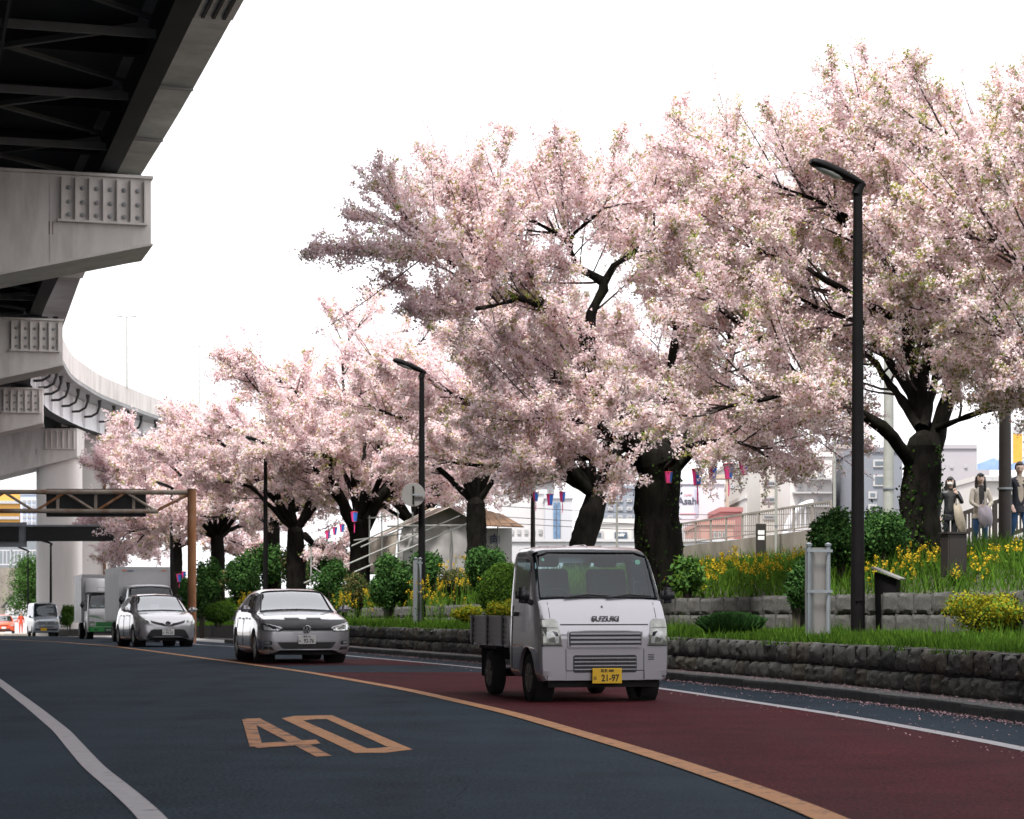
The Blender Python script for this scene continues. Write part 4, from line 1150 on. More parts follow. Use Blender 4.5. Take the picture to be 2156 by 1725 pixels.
def golf():
    K = [
     (0.00, [(.50, .26), (.56, .32), (.60, .45), (.60, .60), (.56, .675), (.33, .695), (0, .70)]),
     (0.06, [(.66, .20), (.72, .28), (.755, .45), (.75, .62), (.70, .715), (.40, .74), (0, .75)]),
     (0.18, [(.78, .18), (.83, .27), (.85, .46), (.845, .66), (.775, .775), (.42, .805), (0, .815)]),
     (0.40, [(.82, .18), (.872, .27), (.887, .48), (.880, .72), (.80, .85), (.44, .88), (0, .89)]),
     (0.80, [(.83, .18), (.885, .27), (.896, .50), (.885, .79), (.80, .92), (.45, .955), (0, .965)]),
     (1.18, [(.83, .18), (.888, .27), (.899, .52), (.880, .86), (.765, .985), (.45, 1.015), (0, 1.03)]),
     (1.92, [(.83, .18), (.888, .27), (.899, .54), (.860, .93), (.640, 1.335), (.47, 1.385), (0, 1.405)]),
     (2.50, [(.83, .18), (.888, .27), (.899, .54), (.855, .94), (.620, 1.385), (.46, 1.44), (0, 1.455)]),
     (3.40, [(.83, .18), (.885, .27), (.896, .54), (.845, .96), (.590, 1.365), (.44, 1.415), (0, 1.43)]),
     (3.85, [(.80, .20), (.870, .30), (.880, .54), (.820, .97), (.560, 1.29), (.42, 1.34), (0, 1.355)]),
     (4.18, [(.74, .24), (.82, .34), (.835, .55), (.78, .85), (.56, .98), (.40, 1.0), (0, 1.01)]),
     (4.26, [(.62, .30), (.70, .38), (.72, .55), (.68, .75), (.50, .86), (.36, .88), (0, .89)])]
    def cl(y, tt, z):
        if 1.20 < y < 1.905 and tt > 4.28: return 'windscreen'
        if 1.45 < y < 3.55 and 3.22 < tt < 3.84 and not 2.42 < y < 2.52 and tt < 3.3 + max(0, y - 1.40) * 1.1: return 'side_window'
        if 3.88 < y < 4.14 and tt > 4.3: return 'rear_window'
        return 'body'
    return hatchback('silver hatchback with a black hood cover behind the flatbed truck', K, [(.86, .316, .365), (3.49, .316, .365)], 4.26, (.86, 3.49), .316, .21,
        {'body': m_silver, 'windscreen': m_glass, 'side_window': m_glassd, 'rear_window': m_glassd}, golf_front, cl, (1.1, 3.8, .80, .32, 1.0, ((-.38, 1.9), (.38, 1.9)), None, 1.15))

def vitz_front(t, body):
    D = lambda n, p, m, **k: decal(body, n, p, m, t, **k)
    for mir in (False, True):
        hl = decal(body, 'headlight', [(.455, .665), (.62, .665), (.77, .69), (.80, .765), (.785, .87), (.74, .845), (.60, .775), (.49, .735)], m_lampglass, t, off=0.012, mirror=mir, cell=.04)
        decal(body, 'headlight_dark', [(.50, .68), (.60, .68), (.61, .745), (.54, .74)], m_lampdark, hl, off=0.015, thick=.004, mirror=mir)
        decal(body, 'fog_slit', [(.775, .33), (.80, .34), (.79, .46), (.755, .54), (.745, .53), (.768, .45)], m_trim, t, off=.006, mirror=mir)
        decal(body, 'bumper_wing', [(.62, .20), (.80, .30), (.80, .325), (.60, .235)], m_silver2, t, off=.016, thick=.014, mirror=mir)
    D('v_grille', [(-.50, .745), (-.30, .69), (-.13, .655), (-.09, .615), (0, .590), (.09, .615), (.13, .655), (.30, .69), (.50, .745), (.45, .665), (.22, .605), (.10, .578), (0, .568), (-.10, .578), (-.22, .605), (-.45, .665)], m_trim, off=.010, cell=.04)
    e = link('emblem', None, t, loc=(0, body.hit(0, .665) - .03, .668))
    ring = [(.062 * math.cos(2 * math.pi * k / 28), 0, .044 * math.sin(2 * math.pi * k / 28)) for k in range(29)]
    MB().tube(ring, .010, 6, cap=False).obj('emblem_ring', m_chrome, e, smooth=40)
    MB().lathe([(0, .004), (.06, .004), (.06, .03)], 24, axis='Y').obj('emblem_disc', m_lampdark, e)
    b = MB(); b.bar((-.03, 0, -.018), (.03, 0, .022), .018, .01); b.obj('emblem_stroke', m_chrome, e)
    lg = D('lower_grille', [(-.60, .235), (.60, .235), (.555, .34), (.47, .47), (.40, .492), (-.40, .492), (-.47, .47), (-.555, .34)], m_trim, off=.005)
    for k in range(6): D('grille_bar', rect(-.48, .48, .265 + .035 * k, .272 + .035 * k), m_under, off=.011, thick=.006).parent = lg
    D('chin_blade', [(-.56, .222), (-.2, .235), (.2, .235), (.56, .222), (.58, .197), (-.58, .197)], m_silver2, off=.018, thick=.014)
    plate(body, t, 0.0, .415, .335, .168, m_platew, m_char, '足立 530', 'め', '91-23')
    for s_ in (-1, 1): mirror_pod(t, s_ * .96, 1.28, 1.04, .22, .15, .12, m_silver2, s_)
    p = lambda x, z: Vector((x, body.hit(x, z) - .012, z))
    MB().tube([p(-.30, 1.008), p(.05, 1.028), p(.55, 1.01)], .010, 6).obj('wiper', m_trim, t)
    for s_ in (-1, 1):
        for yy in (1.65, 2.6): bevel(MB().box((s_ * .858, yy, .88), (.03, .18, .035)).obj('door_handle', m_silver2, t), .01)
        for yy in (1.25, 2.25, 3.1): MB().tube([(s_ * .848, yy, .32), (s_ * .852, yy, .55), (s_ * .835, yy, .88)], .004, 5).obj('door_seam', m_trim, t)

def vitz():
    K = [
     (0.00, [(.42, .26), (.48, .30), (.54, .42), (.54, .54), (.50, .64), (.30, .67), (0, .68)]),
     (0.07, [(.60, .20), (.67, .28), (.70, .44), (.69, .60), (.64, .71), (.36, .74), (0, .75)]),
     (0.20, [(.72, .18), (.775, .27), (.80, .46), (.795, .66), (.72, .79), (.38, .825), (0, .835)]),
     (0.42, [(.77, .18), (.82, .27), (.838, .48), (.828, .73), (.745, .875), (.40, .905), (0, .915)]),
     (0.75, [(.78, .18), (.832, .27), (.846, .50), (.836, .82), (.745, .945), (.42, .975), (0, .985)]),
     (1.00, [(.78, .18), (.835, .27), (.848, .52), (.832, .87), (.725, .985), (.42, 1.01), (0, 1.022)]),
     (1.75, [(.78, .18), (.835, .27), (.848, .54), (.812, .95), (.600, 1.375), (.44, 1.425), (0, 1.445)]),
     (2.30, [(.78, .18), (.835, .27), (.848, .54), (.806, .96), (.580, 1.425), (.43, 1.48), (0, 1.50)]),
     (3.20, [(.78, .18), (.832, .27), (.845, .54), (.796, .98), (.555, 1.40), (.42, 1.45), (0, 1.465)]),
     (3.55, [(.75, .20), (.815, .30), (.828, .54), (.772, .99), (.53, 1.32), (.40, 1.37), (0, 1.385)]),
     (3.82, [(.70, .24), (.775, .34), (.79, .55), (.735, .87), (.53, 1.0), (.38, 1.02), (0, 1.03)]),
     (3.90, [(.58, .30), (.66, .38), (.68, .55), (.64, .77), (.47, .88), (.34, .90), (0, .91)])]
    def cl(y, tt, z):
        if 1.02 < y < 1.735 and tt > 4.28: return 'windscreen'
        if 1.28 < y < 3.35 and 3.22 < tt < 3.84 and not 2.25 < y < 2.35 and tt < 3.3 + max(0, y - 1.22) * 1.1: return 'side_window'
        if 3.58 < y < 3.80 and tt > 4.3: return 'rear_window'
        return 'body'
    return hatchback('compact silver hatchback with a dark V grille ahead of the trucks', K, [(.80, .30, .345), (3.31, .30, .345)], 3.9, (.80, 3.31), .30, .19,
        {'body': m_silver2, 'windscreen': m_glass, 'side_window': m_glassd, 'rear_window': m_glassd}, vitz_front, cl, (.95, 3.5, .76, .34, 1.0, ((-.36, 1.75), (.36, 1.75)), None, 1.0), track=.735, ring=(1.01, 1.74, 4.25))

def box_truck(label, cabmat, boxmat, kind, boxw, boxtop, cabw=0.86):
    t = thing('box_truck', label, 'truck')
    w = cabw
    K = [
     (0.00, [(.84 * w, .34), (.88 * w, .40), (.90 * w, .70), (.90 * w, .92), (.86 * w, 1.10), (.5 * w, 1.13), (0, 1.14)]),
     (0.08, [(.93 * w, .32), (.96 * w, .38), (.98 * w, .75), (.97 * w, 1.05), (.92 * w, 1.25), (.55 * w, 1.28), (0, 1.29)]),
     (0.16, [(.95 * w, .32), (.98 * w, .38), (w, .80), (.99 * w, 1.12), (.92 * w, 1.33), (.55 * w, 1.355), (0, 1.36)]),
     (0.50, [(.95 * w, .36), (.98 * w, .42), (w, .85), (.97 * w, 1.25), (.87 * w, 1.93), (.6 * w, 2.0), (0, 2.02)]),
     (0.80, [(.95 * w, .40), (.98 * w, .46), (w, .85), (.97 * w, 1.25), (.87 * w, 1.98), (.6 * w, 2.06), (0, 2.08)]),
     (1.62, [(.95 * w, .44), (.98 * w, .50), (w, .85), (.97 * w, 1.25), (.87 * w, 1.98), (.6 * w, 2.06), (0, 2.08)])]
    def cl(y, tt, z):
        if 0.175 < y < 0.49 and tt > 4.12: return 'windscreen'
        if 0.46 < y < 1.35 and 3.08 < tt < 3.88 and tt < 3.2 + (y - .40) * 3: return 'side_window'
        return 'body'
    body = Body(K, [(.78, .38, .44)], classify=cl)
    body.split(t, {'body': cabmat, 'windscreen': m_glassk, 'side_window': m_glassd}, {'body': 'cab'})
    cabin(t, .2, 1.6, w * .9, .80, 1.33, seats=((-.42, .95), (.42, .95)), dash_y=.22)
    MB().bx(-w * .9, w * .9, 1.58, 1.61, .8, 1.9).obj('cab_back_panel', m_dash, t)
    D = lambda n, p, m, **k: decal(body, n, p, m, t, **k)
    p = lambda x, z: Vector((x, body.hit(x, z) - .012, z))
    loop = [(-w * .86, 1.375), (-w * .81, 1.93), (0, 1.985), (w * .81, 1.93), (w * .86, 1.375), (0, 1.385), (-w * .86, 1.375)]
    pts = []
    for a, b_ in zip(loop[:-1], loop[1:]):
        for k in range(6): pts.append(p(a[0] + (b_[0] - a[0]) * k / 6, a[1] + (b_[1] - a[1]) * k / 6))
    MB().tube(pts + [pts[0]], .014, 6, cap=False).obj('windscreen_seal', m_trim, t, smooth=40)
    for x0 in (-.55, .05): MB().tube([p(x0, 1.36), p(x0 + .25, 1.395), p(x0 + .52, 1.385)], .012, 6).obj('wiper', m_trim, t)
    gm = m_green if kind == 'green' else cabmat
    g = D('front_grille', rrect(-.52, .52, .56, .76, .03), gm, off=.010)
    for z in (.60, .665, .725): D('grille_slot', rect(-.46, .46, z - .014, z + .010), m_trim, off=.013, thick=.004).parent = g
    D('bumper', rrect(-.82 * w / .86, .82 * w / .86, .34, .545, .03), gm, off=.02, thick=.03)
    for x0 in (-.58, .36): D('bumper_slot', rect(x0, x0 + .2, .40, .45), m_trim, off=.023, thick=.004)
    for mir in (False, True):
        hl = decal(body, 'headlight', rrect(.54, .80, .56, .80, .04), m_lampglass, t, off=.012, mirror=mir)
        decal(body, 'headlight_reflector', rrect(.58, .72, .59, .70, .03), m_lampbright, hl, off=.016, thick=.004, mirror=mir)
        if kind == 'green':
            arc1 = [(.22 + .60 * k / 8, .88 + .10 * math.sin(math.pi * .62 * k / 8)) for k in range(9)]
            decal(body, 'green_stripe', arc1 + [(x, z + .035) for x, z in arc1[::-1]], m_green, t, off=.004, thick=.004, mirror=mir, cell=.08)
            decal(body, 'green_stripe', [(x, z + .06) for x, z in arc1[2:]] + [(x, z + .075) for x, z in arc1[2:][::-1]], m_green, t, off=.004, thick=.004, mirror=mir, cell=.08)
    if kind == 'green':
        D('grille_badge', [(-.2, .86), (0, .835), (.2, .86), (.16, .885), (0, .865), (-.16, .885)], m_chrome, off=.012)
    plate(body, t, .02 if kind == 'green' else .0, .43, .33, .165, m_plateg if kind == 'green' else m_platew, m_platew if kind == 'green' else m_char, None, None, '40-13' if kind == 'green' else None, y=-.03)
    for s_ in (-1, 1):
        mp = mirror_pod(t, s_ * (w + .20), .30, 1.50, .17, .30, .07, m_trim, s_, arm=False)
        MB().tube([(-s_ * .03, 0, .13), (-s_ * .15, .05, .2), (-s_ * .21, .12, .12)], .012, 6).tube([(-s_ * .03, 0, -.14), (-s_ * .1, .03, -.24), (-s_ * .2, .08, -.24)], .012, 6).obj('mirror_arm', m_trim, mp)
        well(t, .78, .42, .55, w - .02) if s_ > 0 else None
        wheel(t, s_ * (w - .13), .78, .37, .2, m_rimsteel, 6, s_)
        wheel(t, s_ * (w - .10), 3.5, .37, .26, m_rimsteel, 6, s_)
    MB().bx(-.4, .4, .3, 5.2, .45, .62).bx(-.7, .7, .1, 1.5, .30, .46).obj('chassis', m_under, t)
    L1 = 5.4
    bxo = bevel(MB().bx(-boxw, boxw, 1.72, L1, .75, boxtop).obj('cargo_box', boxmat, t), .03, 2)
    MB().bx(-boxw - .015, boxw + .015, 1.70, L1 + .01, boxtop - .10, boxtop + .012).obj('box_top_rail', m_alu, bxo)
    for s_ in (-1, 1):
        MB().bx(s_ * boxw - .03, s_ * boxw + .03, 1.695, 1.76, .74, boxtop - .102).obj('corner_post', m_alu, bxo)
        for k in range(26 if kind == 'silver' else 5):
            if kind == 'silver':
                zz = .82 + k * (boxtop - 1.0) / 26
                MB().bx(s_ * (boxw + .008) - .012, s_ * (boxw + .008) + .012, 1.78, L1 - .02, zz - .02, zz + .02).obj('side_corrugation', m_alu, bxo)
            else:
                MB().bx(s_ * (boxw + .006) - .01, s_ * (boxw + .006) + .01, 2.2 + .7 * k, 2.24 + .7 * k, .8, boxtop - .12).obj('side_rib', m_alu, bxo)
    if kind == 'silver':
        for x0, m in ((-.80, m_indic), (.62, m_indic)): MB().bx(x0, x0 + .14, 1.68, 1.699, boxtop - .14, boxtop - .105).obj('marker_lamp', m, bxo)
        MB().bx(-.62, -.40, 1.68, 1.699, boxtop - .16, boxtop - .11).obj('top_vent', M('blue_grey_vent', (.15, .17, .24), .5), bxo)
    else:
        # roof wind deflector
        ww = w * .93
        prof = [(.42, 2.07), (.62, 2.40), (.95, 2.62), (1.62, 2.72), (1.62, 2.05)]
        b = MB(); n = len(prof)
        vs = []
        for s_ in (-1, -.82, .82, 1):
            for (yy, zz) in prof:
                k = .80 if abs(s_) == 1 else 1.0
                vs.append((s_ * ww, yy + (.16 if abs(s_) == 1 and yy < 1.5 else 0), 2.07 + (zz - 2.07) * k))
        fs = [(a * n + i, a * n + i + 1, (a + 1) * n + i + 1, (a + 1) * n + i) for a in range(3) for i in range(n - 1)] + [tuple(range(n)), tuple(range(3 * n, 4 * n))[::-1]]
        b.add(vs, fs); d = b.obj('wind_deflector', m_wtruck, t, smooth=50)
        MB().box((.0, .50, 2.20), (.75, .02, .17), rot=Matrix.Rotation(rad(-31), 3, 'X')).obj('deflector_label', m_wtruck, d)
        m_l = M('label_line', (.25, .26, .27), .6)
        for z, x in ((2.12, 0), (2.285, 0)): MB().box((0, .452 + (z - 2.12) * .6, z), (.77, .02, .012)).obj('label_edge', m_l, d)
        for x in (-.385, .385): MB().bar((x, .452, 2.12), (x, .551, 2.285), .012, .02).obj('label_edge', m_l, d)
    if kind == 'green':
        for x0, z in ((-.55, 1.46), (-.2, 1.43), (.25, 1.46), (.45, 1.44)):
            bevel(MB().box((x0, .36, z), (.18, .12, .09)).obj('dashboard_item', m_paper, t), .03)
    return t

def kei_van():
    t = thing('kei_van', 'blue-grey boxy minivan with a yellow plate driving beside the pier column', 'van')
    K = [
     (0.00, [(.60, .24), (.64, .30), (.66, .50), (.66, .70), (.64, .84), (.4, .88), (0, .89)]),
     (0.07, [(.67, .22), (.71, .30), (.725, .52), (.72, .76), (.68, .95), (.42, .99), (0, 1.0)]),
     (0.28, [(.69, .22), (.73, .30), (.738, .54), (.735, .88), (.68, 1.08), (.44, 1.12), (0, 1.13)]),
     (0.72, [(.69, .22), (.73, .30), (.738, .56), (.728, 1.05), (.635, 1.76), (.5, 1.83), (0, 1.85)]),
     (1.2, [(.69, .22), (.73, .30), (.738, .56), (.728, 1.05), (.64, 1.83), (.5, 1.91), (0, 1.93)]),
     (3.2, [(.69, .22), (.73, .30), (.738, .56), (.728, 1.05), (.64, 1.83), (.5, 1.91), (0, 1.93)]),
     (3.38, [(.64, .26), (.69, .34), (.70, .56), (.69, 1.05), (.60, 1.76), (.46, 1.83), (0, 1.85)])]
    def cl(y, tt, z):
        if .30 < y < .71 and tt > 4.15: return 'windscreen'
        if .62 < y < 3.1 and 3.1 < tt < 3.85 and not 1.5 < y < 1.62 and tt < 3.2 + (y - .5) * 2: return 'side_window'
        if y > 3.22 and 4.2 < tt: return 'rear_window'
        return 'body'
    body = Body(K, [(.62, .28, .34), (3.14 - .3, .28, .34)], classify=cl, step=.07)
    body.split(t, {'body': m_vanblue, 'windscreen': m_glassk, 'side_window': m_glassk, 'rear_window': m_glassk}, {'body': 'body_shell'})
    cabin(t, .4, 3.0, .66, .45, 1.1, ((-.34, 1.2), (.34, 1.2)), None, .35)
    driver(t, -.34, 1.05, .6).obj('driver_figure', M('driver_dark_cloth', (.05, .05, .06), .9), t, smooth=60)
    D = lambda n, p, m, **k: decal(body, n, p, m, t, **k)
    for mir in (False, True): decal(body, 'headlight', rrect(.50, .70, .72, .92, .03), m_lampglass, t, off=.012, mirror=mir)
    g = D('front_grille', rrect(-.47, .47, .66, .86, .02), m_vanblue, off=.01)
    for z in (.70, .755, .81): D('grille_slot', rect(-.44, .44, z - .012, z + .012), m_trim, off=.014, thick=.004).parent = g
    D('lower_grille', rrect(-.62, .62, .34, .44, .02), m_trim, off=.006)
    D('bumper_slot', rrect(-.40, .40, .50, .56, .02), m_trim, off=.006)
    D('grille_badge', rrect(-.06, .06, .72, .80, .02), m_chrome, off=.02)
    plate(body, t, -.16, .40, .33, .165, m_platey, m_charb, None, None, None)
    for s_ in (-1, 1):
        mirror_pod(t, s_ * .85, .62, 1.12, .16, .17, .1, m_vanblue, s_)
        for ya in (.62, 2.84): wheel(t, s_ * .63, ya, .275, .155, m_rim, 6, s_)
    MB().bx(-.6, .6, .1, 3.2, .2, .4).obj('underbody', m_under, t)
    return t

def red_car():
    t = thing('red_car', 'small bright red car at the far left edge by the white hut', 'car')
    K = [
     (0.00, [(.55, .28), (.60, .33), (.64, .46), (.64, .58), (.60, .68), (.35, .71), (0, .72)]),
     (0.15, [(.74, .20), (.79, .28), (.81, .48), (.80, .64), (.73, .78), (.40, .81), (0, .82)]),
     (0.80, [(.78, .18), (.835, .27), (.848, .50), (.84, .76), (.76, .88), (.42, .91), (0, .92)]),
     (1.30, [(.78, .18), (.835, .27), (.848, .52), (.83, .84), (.72, .94), (.42, .97), (0, .98)]),
     (1.95, [(.78, .18), (.835, .27), (.848, .54), (.81, .92), (.58, 1.36), (.44, 1.42), (0, 1.44)]),
     (2.9, [(.78, .18), (.835, .27), (.848, .54), (.81, .93), (.58, 1.42), (.43, 1.48), (0, 1.50)]),
     (3.7, [(.76, .20), (.82, .30), (.83, .54), (.79, .93), (.58, 1.05), (.42, 1.08), (0, 1.09)]),
     (4.3, [(.66, .28), (.74, .36), (.76, .54), (.72, .80), (.54, .92), (.38, .94), (0, .95)])]
    def cl(y, tt, z):
        if 1.32 < y < 1.93 and tt > 4.25: return 'windscreen'
        if 1.55 < y < 3.3 and 3.2 < tt < 3.85 and tt < 3.3 + max(0, y - 1.45) * 1.2: return 'side_window'
        if 3.0 < y < 3.6 and tt > 4.3: return 'rear_window'
        return 'body'
    body = Body(K, [(.85, .30, .345), (3.4, .30, .345)], classify=cl, step=.08)
    body.split(t, {'body': m_redcar, 'windscreen': m_glass, 'side_window': m_glassd, 'rear_window': m_glassd}, {'body': 'body_shell'})
    cabin(t, 1.2, 3.6, .74, .36, .96, ((-.36, 1.95), (.36, 1.95)), None, 1.2)
    D = lambda n, p, m, **k: decal(body, n, p, m, t, **k)
    for mir in (False, True):
        decal(body, 'headlight', [(.46, .60), (.78, .64), (.80, .74), (.50, .70)], m_lampglass, t, off=.012, mirror=mir)
        decal(body, 'indicator', rrect(.62, .76, .40, .48, .02), m_indic, t, off=.012, mirror=mir)
    D('lower_grille', rrect(-.5, .5, .26, .40, .03), m_trim, off=.006)
    D('upper_grille', rrect(-.35, .35, .60, .66, .02), m_trim, off=.006)
    plate(body, t, 0, .46, .33, .165, m_platew, m_char, None, None, None)
    for s_ in (-1, 1):
        mirror_pod(t, s_ * .96, 1.5, .98, .2, .14, .1, m_redcar, s_)
        for ya in (.85, 3.4): wheel(t, s_ * .735, ya, .30, .19, m_rim, 6, s_)
    MB().bx(-.6, .6, .1, 4.0, .17, .3).obj('underbody', m_under, t)
    return t

def park(t, x_front, d_front, heading):
    """front bumper centre over (x, d), nose turned `heading` degrees to the right of straight-at-camera"""
    t.location = (x_front, d_front, zg(d_front)); t.rotation_euler.z = rad(heading)
    sl = (zg(d_front + 3) - zg(d_front)) / 3; t.rotation_euler.x = math.atan(sl)
kt = kei_truck(); park(kt, XA(1274, 24.0), 24.0, 14.5); kt.scale = (1.035, 1.02, 1.01)
park(golf(), XA(646, 40.6), 40.6, 15.0)
park(vitz(), XA(354, 59.0), 59.0, 20.0)
park(box_truck('silver box truck with a corrugated side behind the compact hatchback', m_wtruck, m_alu, 'silver', .90, 2.72), XA(321, 76.0), 76.0, 19.0)
park(box_truck('white box truck with a green grille and bumper in front of the pier', m_wtruck, m_wtruck, 'green', .92, 2.87), XA(226, 93.6), 93.6, 17.0)
park(kei_van(), XA(98, 120.0), 120.0, 19.0)
park(red_car(), XA(8, 165.0), 165.0, 14.0)
# ------------------------------------------------------------------ plants
m_bark = M('cherry_bark', (0.009, 0.008, 0.007), 0.95, spec=0.08, var=0.7, vscale=7, stretch=(1, 1, .35), bump=1.0, bscale=16, dirt=0.5, dirt_col=(0.014, 0.018, 0.008), dscale=2.5)
m_twig = M('cherry_twig', (0.05, 0.036, 0.032), 0.9, var=0.4, vscale=6)
m_petal = [leafmat('cherry_petal_pink', (0.89, 0.725, 0.765), 0.06, 0.50), leafmat('cherry_petal_pale', (0.92, 0.83, 0.845), 0.03, 0.50)]
m_bud = leafmat('cherry_calyx', (0.48, 0.27, 0.22), 0.3, 0.4)
m_yleaf = leafmat('young_cherry_leaf', (0.44, 0.42, 0.13), 0.3, 0.5)
m_gleaf = leafmat('green_cherry_leaf', (0.23, 0.33, 0.07), 0.35, 0.5)

leafmat('ivy_leaf', (0.018, 0.042, 0.010), 0.4, 0.15); leafmat('ivy_leaf2', (0.05, 0.095, 0.02), 0.4, 0.2)
def smooth_path(pts, n):
    p = np.array(pts, float); t = np.concatenate([[0], np.cumsum(np.linalg.norm(np.diff(p, axis=0), axis=1))])
    q = np.linspace(0, t[-1], n)
    if len(p) == 2: return np.stack([np.interp(q, t, p[:, k]) for k in range(3)], 1)
    # Catmull-Rom through the points
    P_ = np.vstack([2 * p[0] - p[1], p, 2 * p[-1] - p[-2]]); out = []
    for u in q:
        i = min(int(np.searchsorted(t, u, side='right')) - 1, len(p) - 2); s = (u - t[i]) / max(1e-9, t[i + 1] - t[i])
        a, b, c, d = P_[i], P_[i + 1], P_[i + 2], P_[i + 3]
        out.append(0.5 * ((2 * b) + (-a + c) * s + (2 * a - 5 * b + 4 * c - d) * s * s + (-a + 3 * b - 3 * c + d) * s ** 3))
    return np.array(out)

def fast_tube(paths, n):
    """paths: list of (pts (k,3), radii (k)) -> verts, quads"""
    V, F, o = [], [], 0
    for pts, rr_ in paths:
        k = len(pts)
        t = np.gradient(pts, axis=0); t /= np.linalg.norm(t, axis=1, keepdims=True) + 1e-9
        ref = np.array([0.31, 0.17, 0.93]) if abs(t[0] @ np.array([0.31, 0.17, 0.93])) < 0.9 else np.array([0.9, 0.3, 0.1])
        u = np.cross(t, ref); u /= np.linalg.norm(u, axis=1, keepdims=True) + 1e-9
        w = np.cross(t, u); a = np.arange(n) * 2 * math.pi / n
        ring = pts[:, None, :] + (u[:, None, :] * np.cos(a)[None, :, None] + w[:, None, :] * np.sin(a)[None, :, None]) * rr_[:, None, None]
        V.append(ring.reshape(-1, 3))
        i = np.arange(k - 1)[:, None] * n; j = np.arange(n)[None, :]; j2 = (j + 1) % n
        F.append((np.stack([i + j, i + j2, i + n + j2, i + n + j], -1) + o).reshape(-1, 4)); o += k * n
    return np.vstack(V), np.vstack(F)

def grow(start, direc, length, k, r, wander=0.25, up=0.1):
    pts = [start]; d = direc / np.linalg.norm(direc); st = length / (k - 1)
    for i in range(k - 1):
        d = d + r.normal(size=3) * wander * 0.5 + np.array([0, 0, up]); d /= np.linalg.norm(d)
        pts.append(pts[-1] + d * st)
    return np.array(pts)

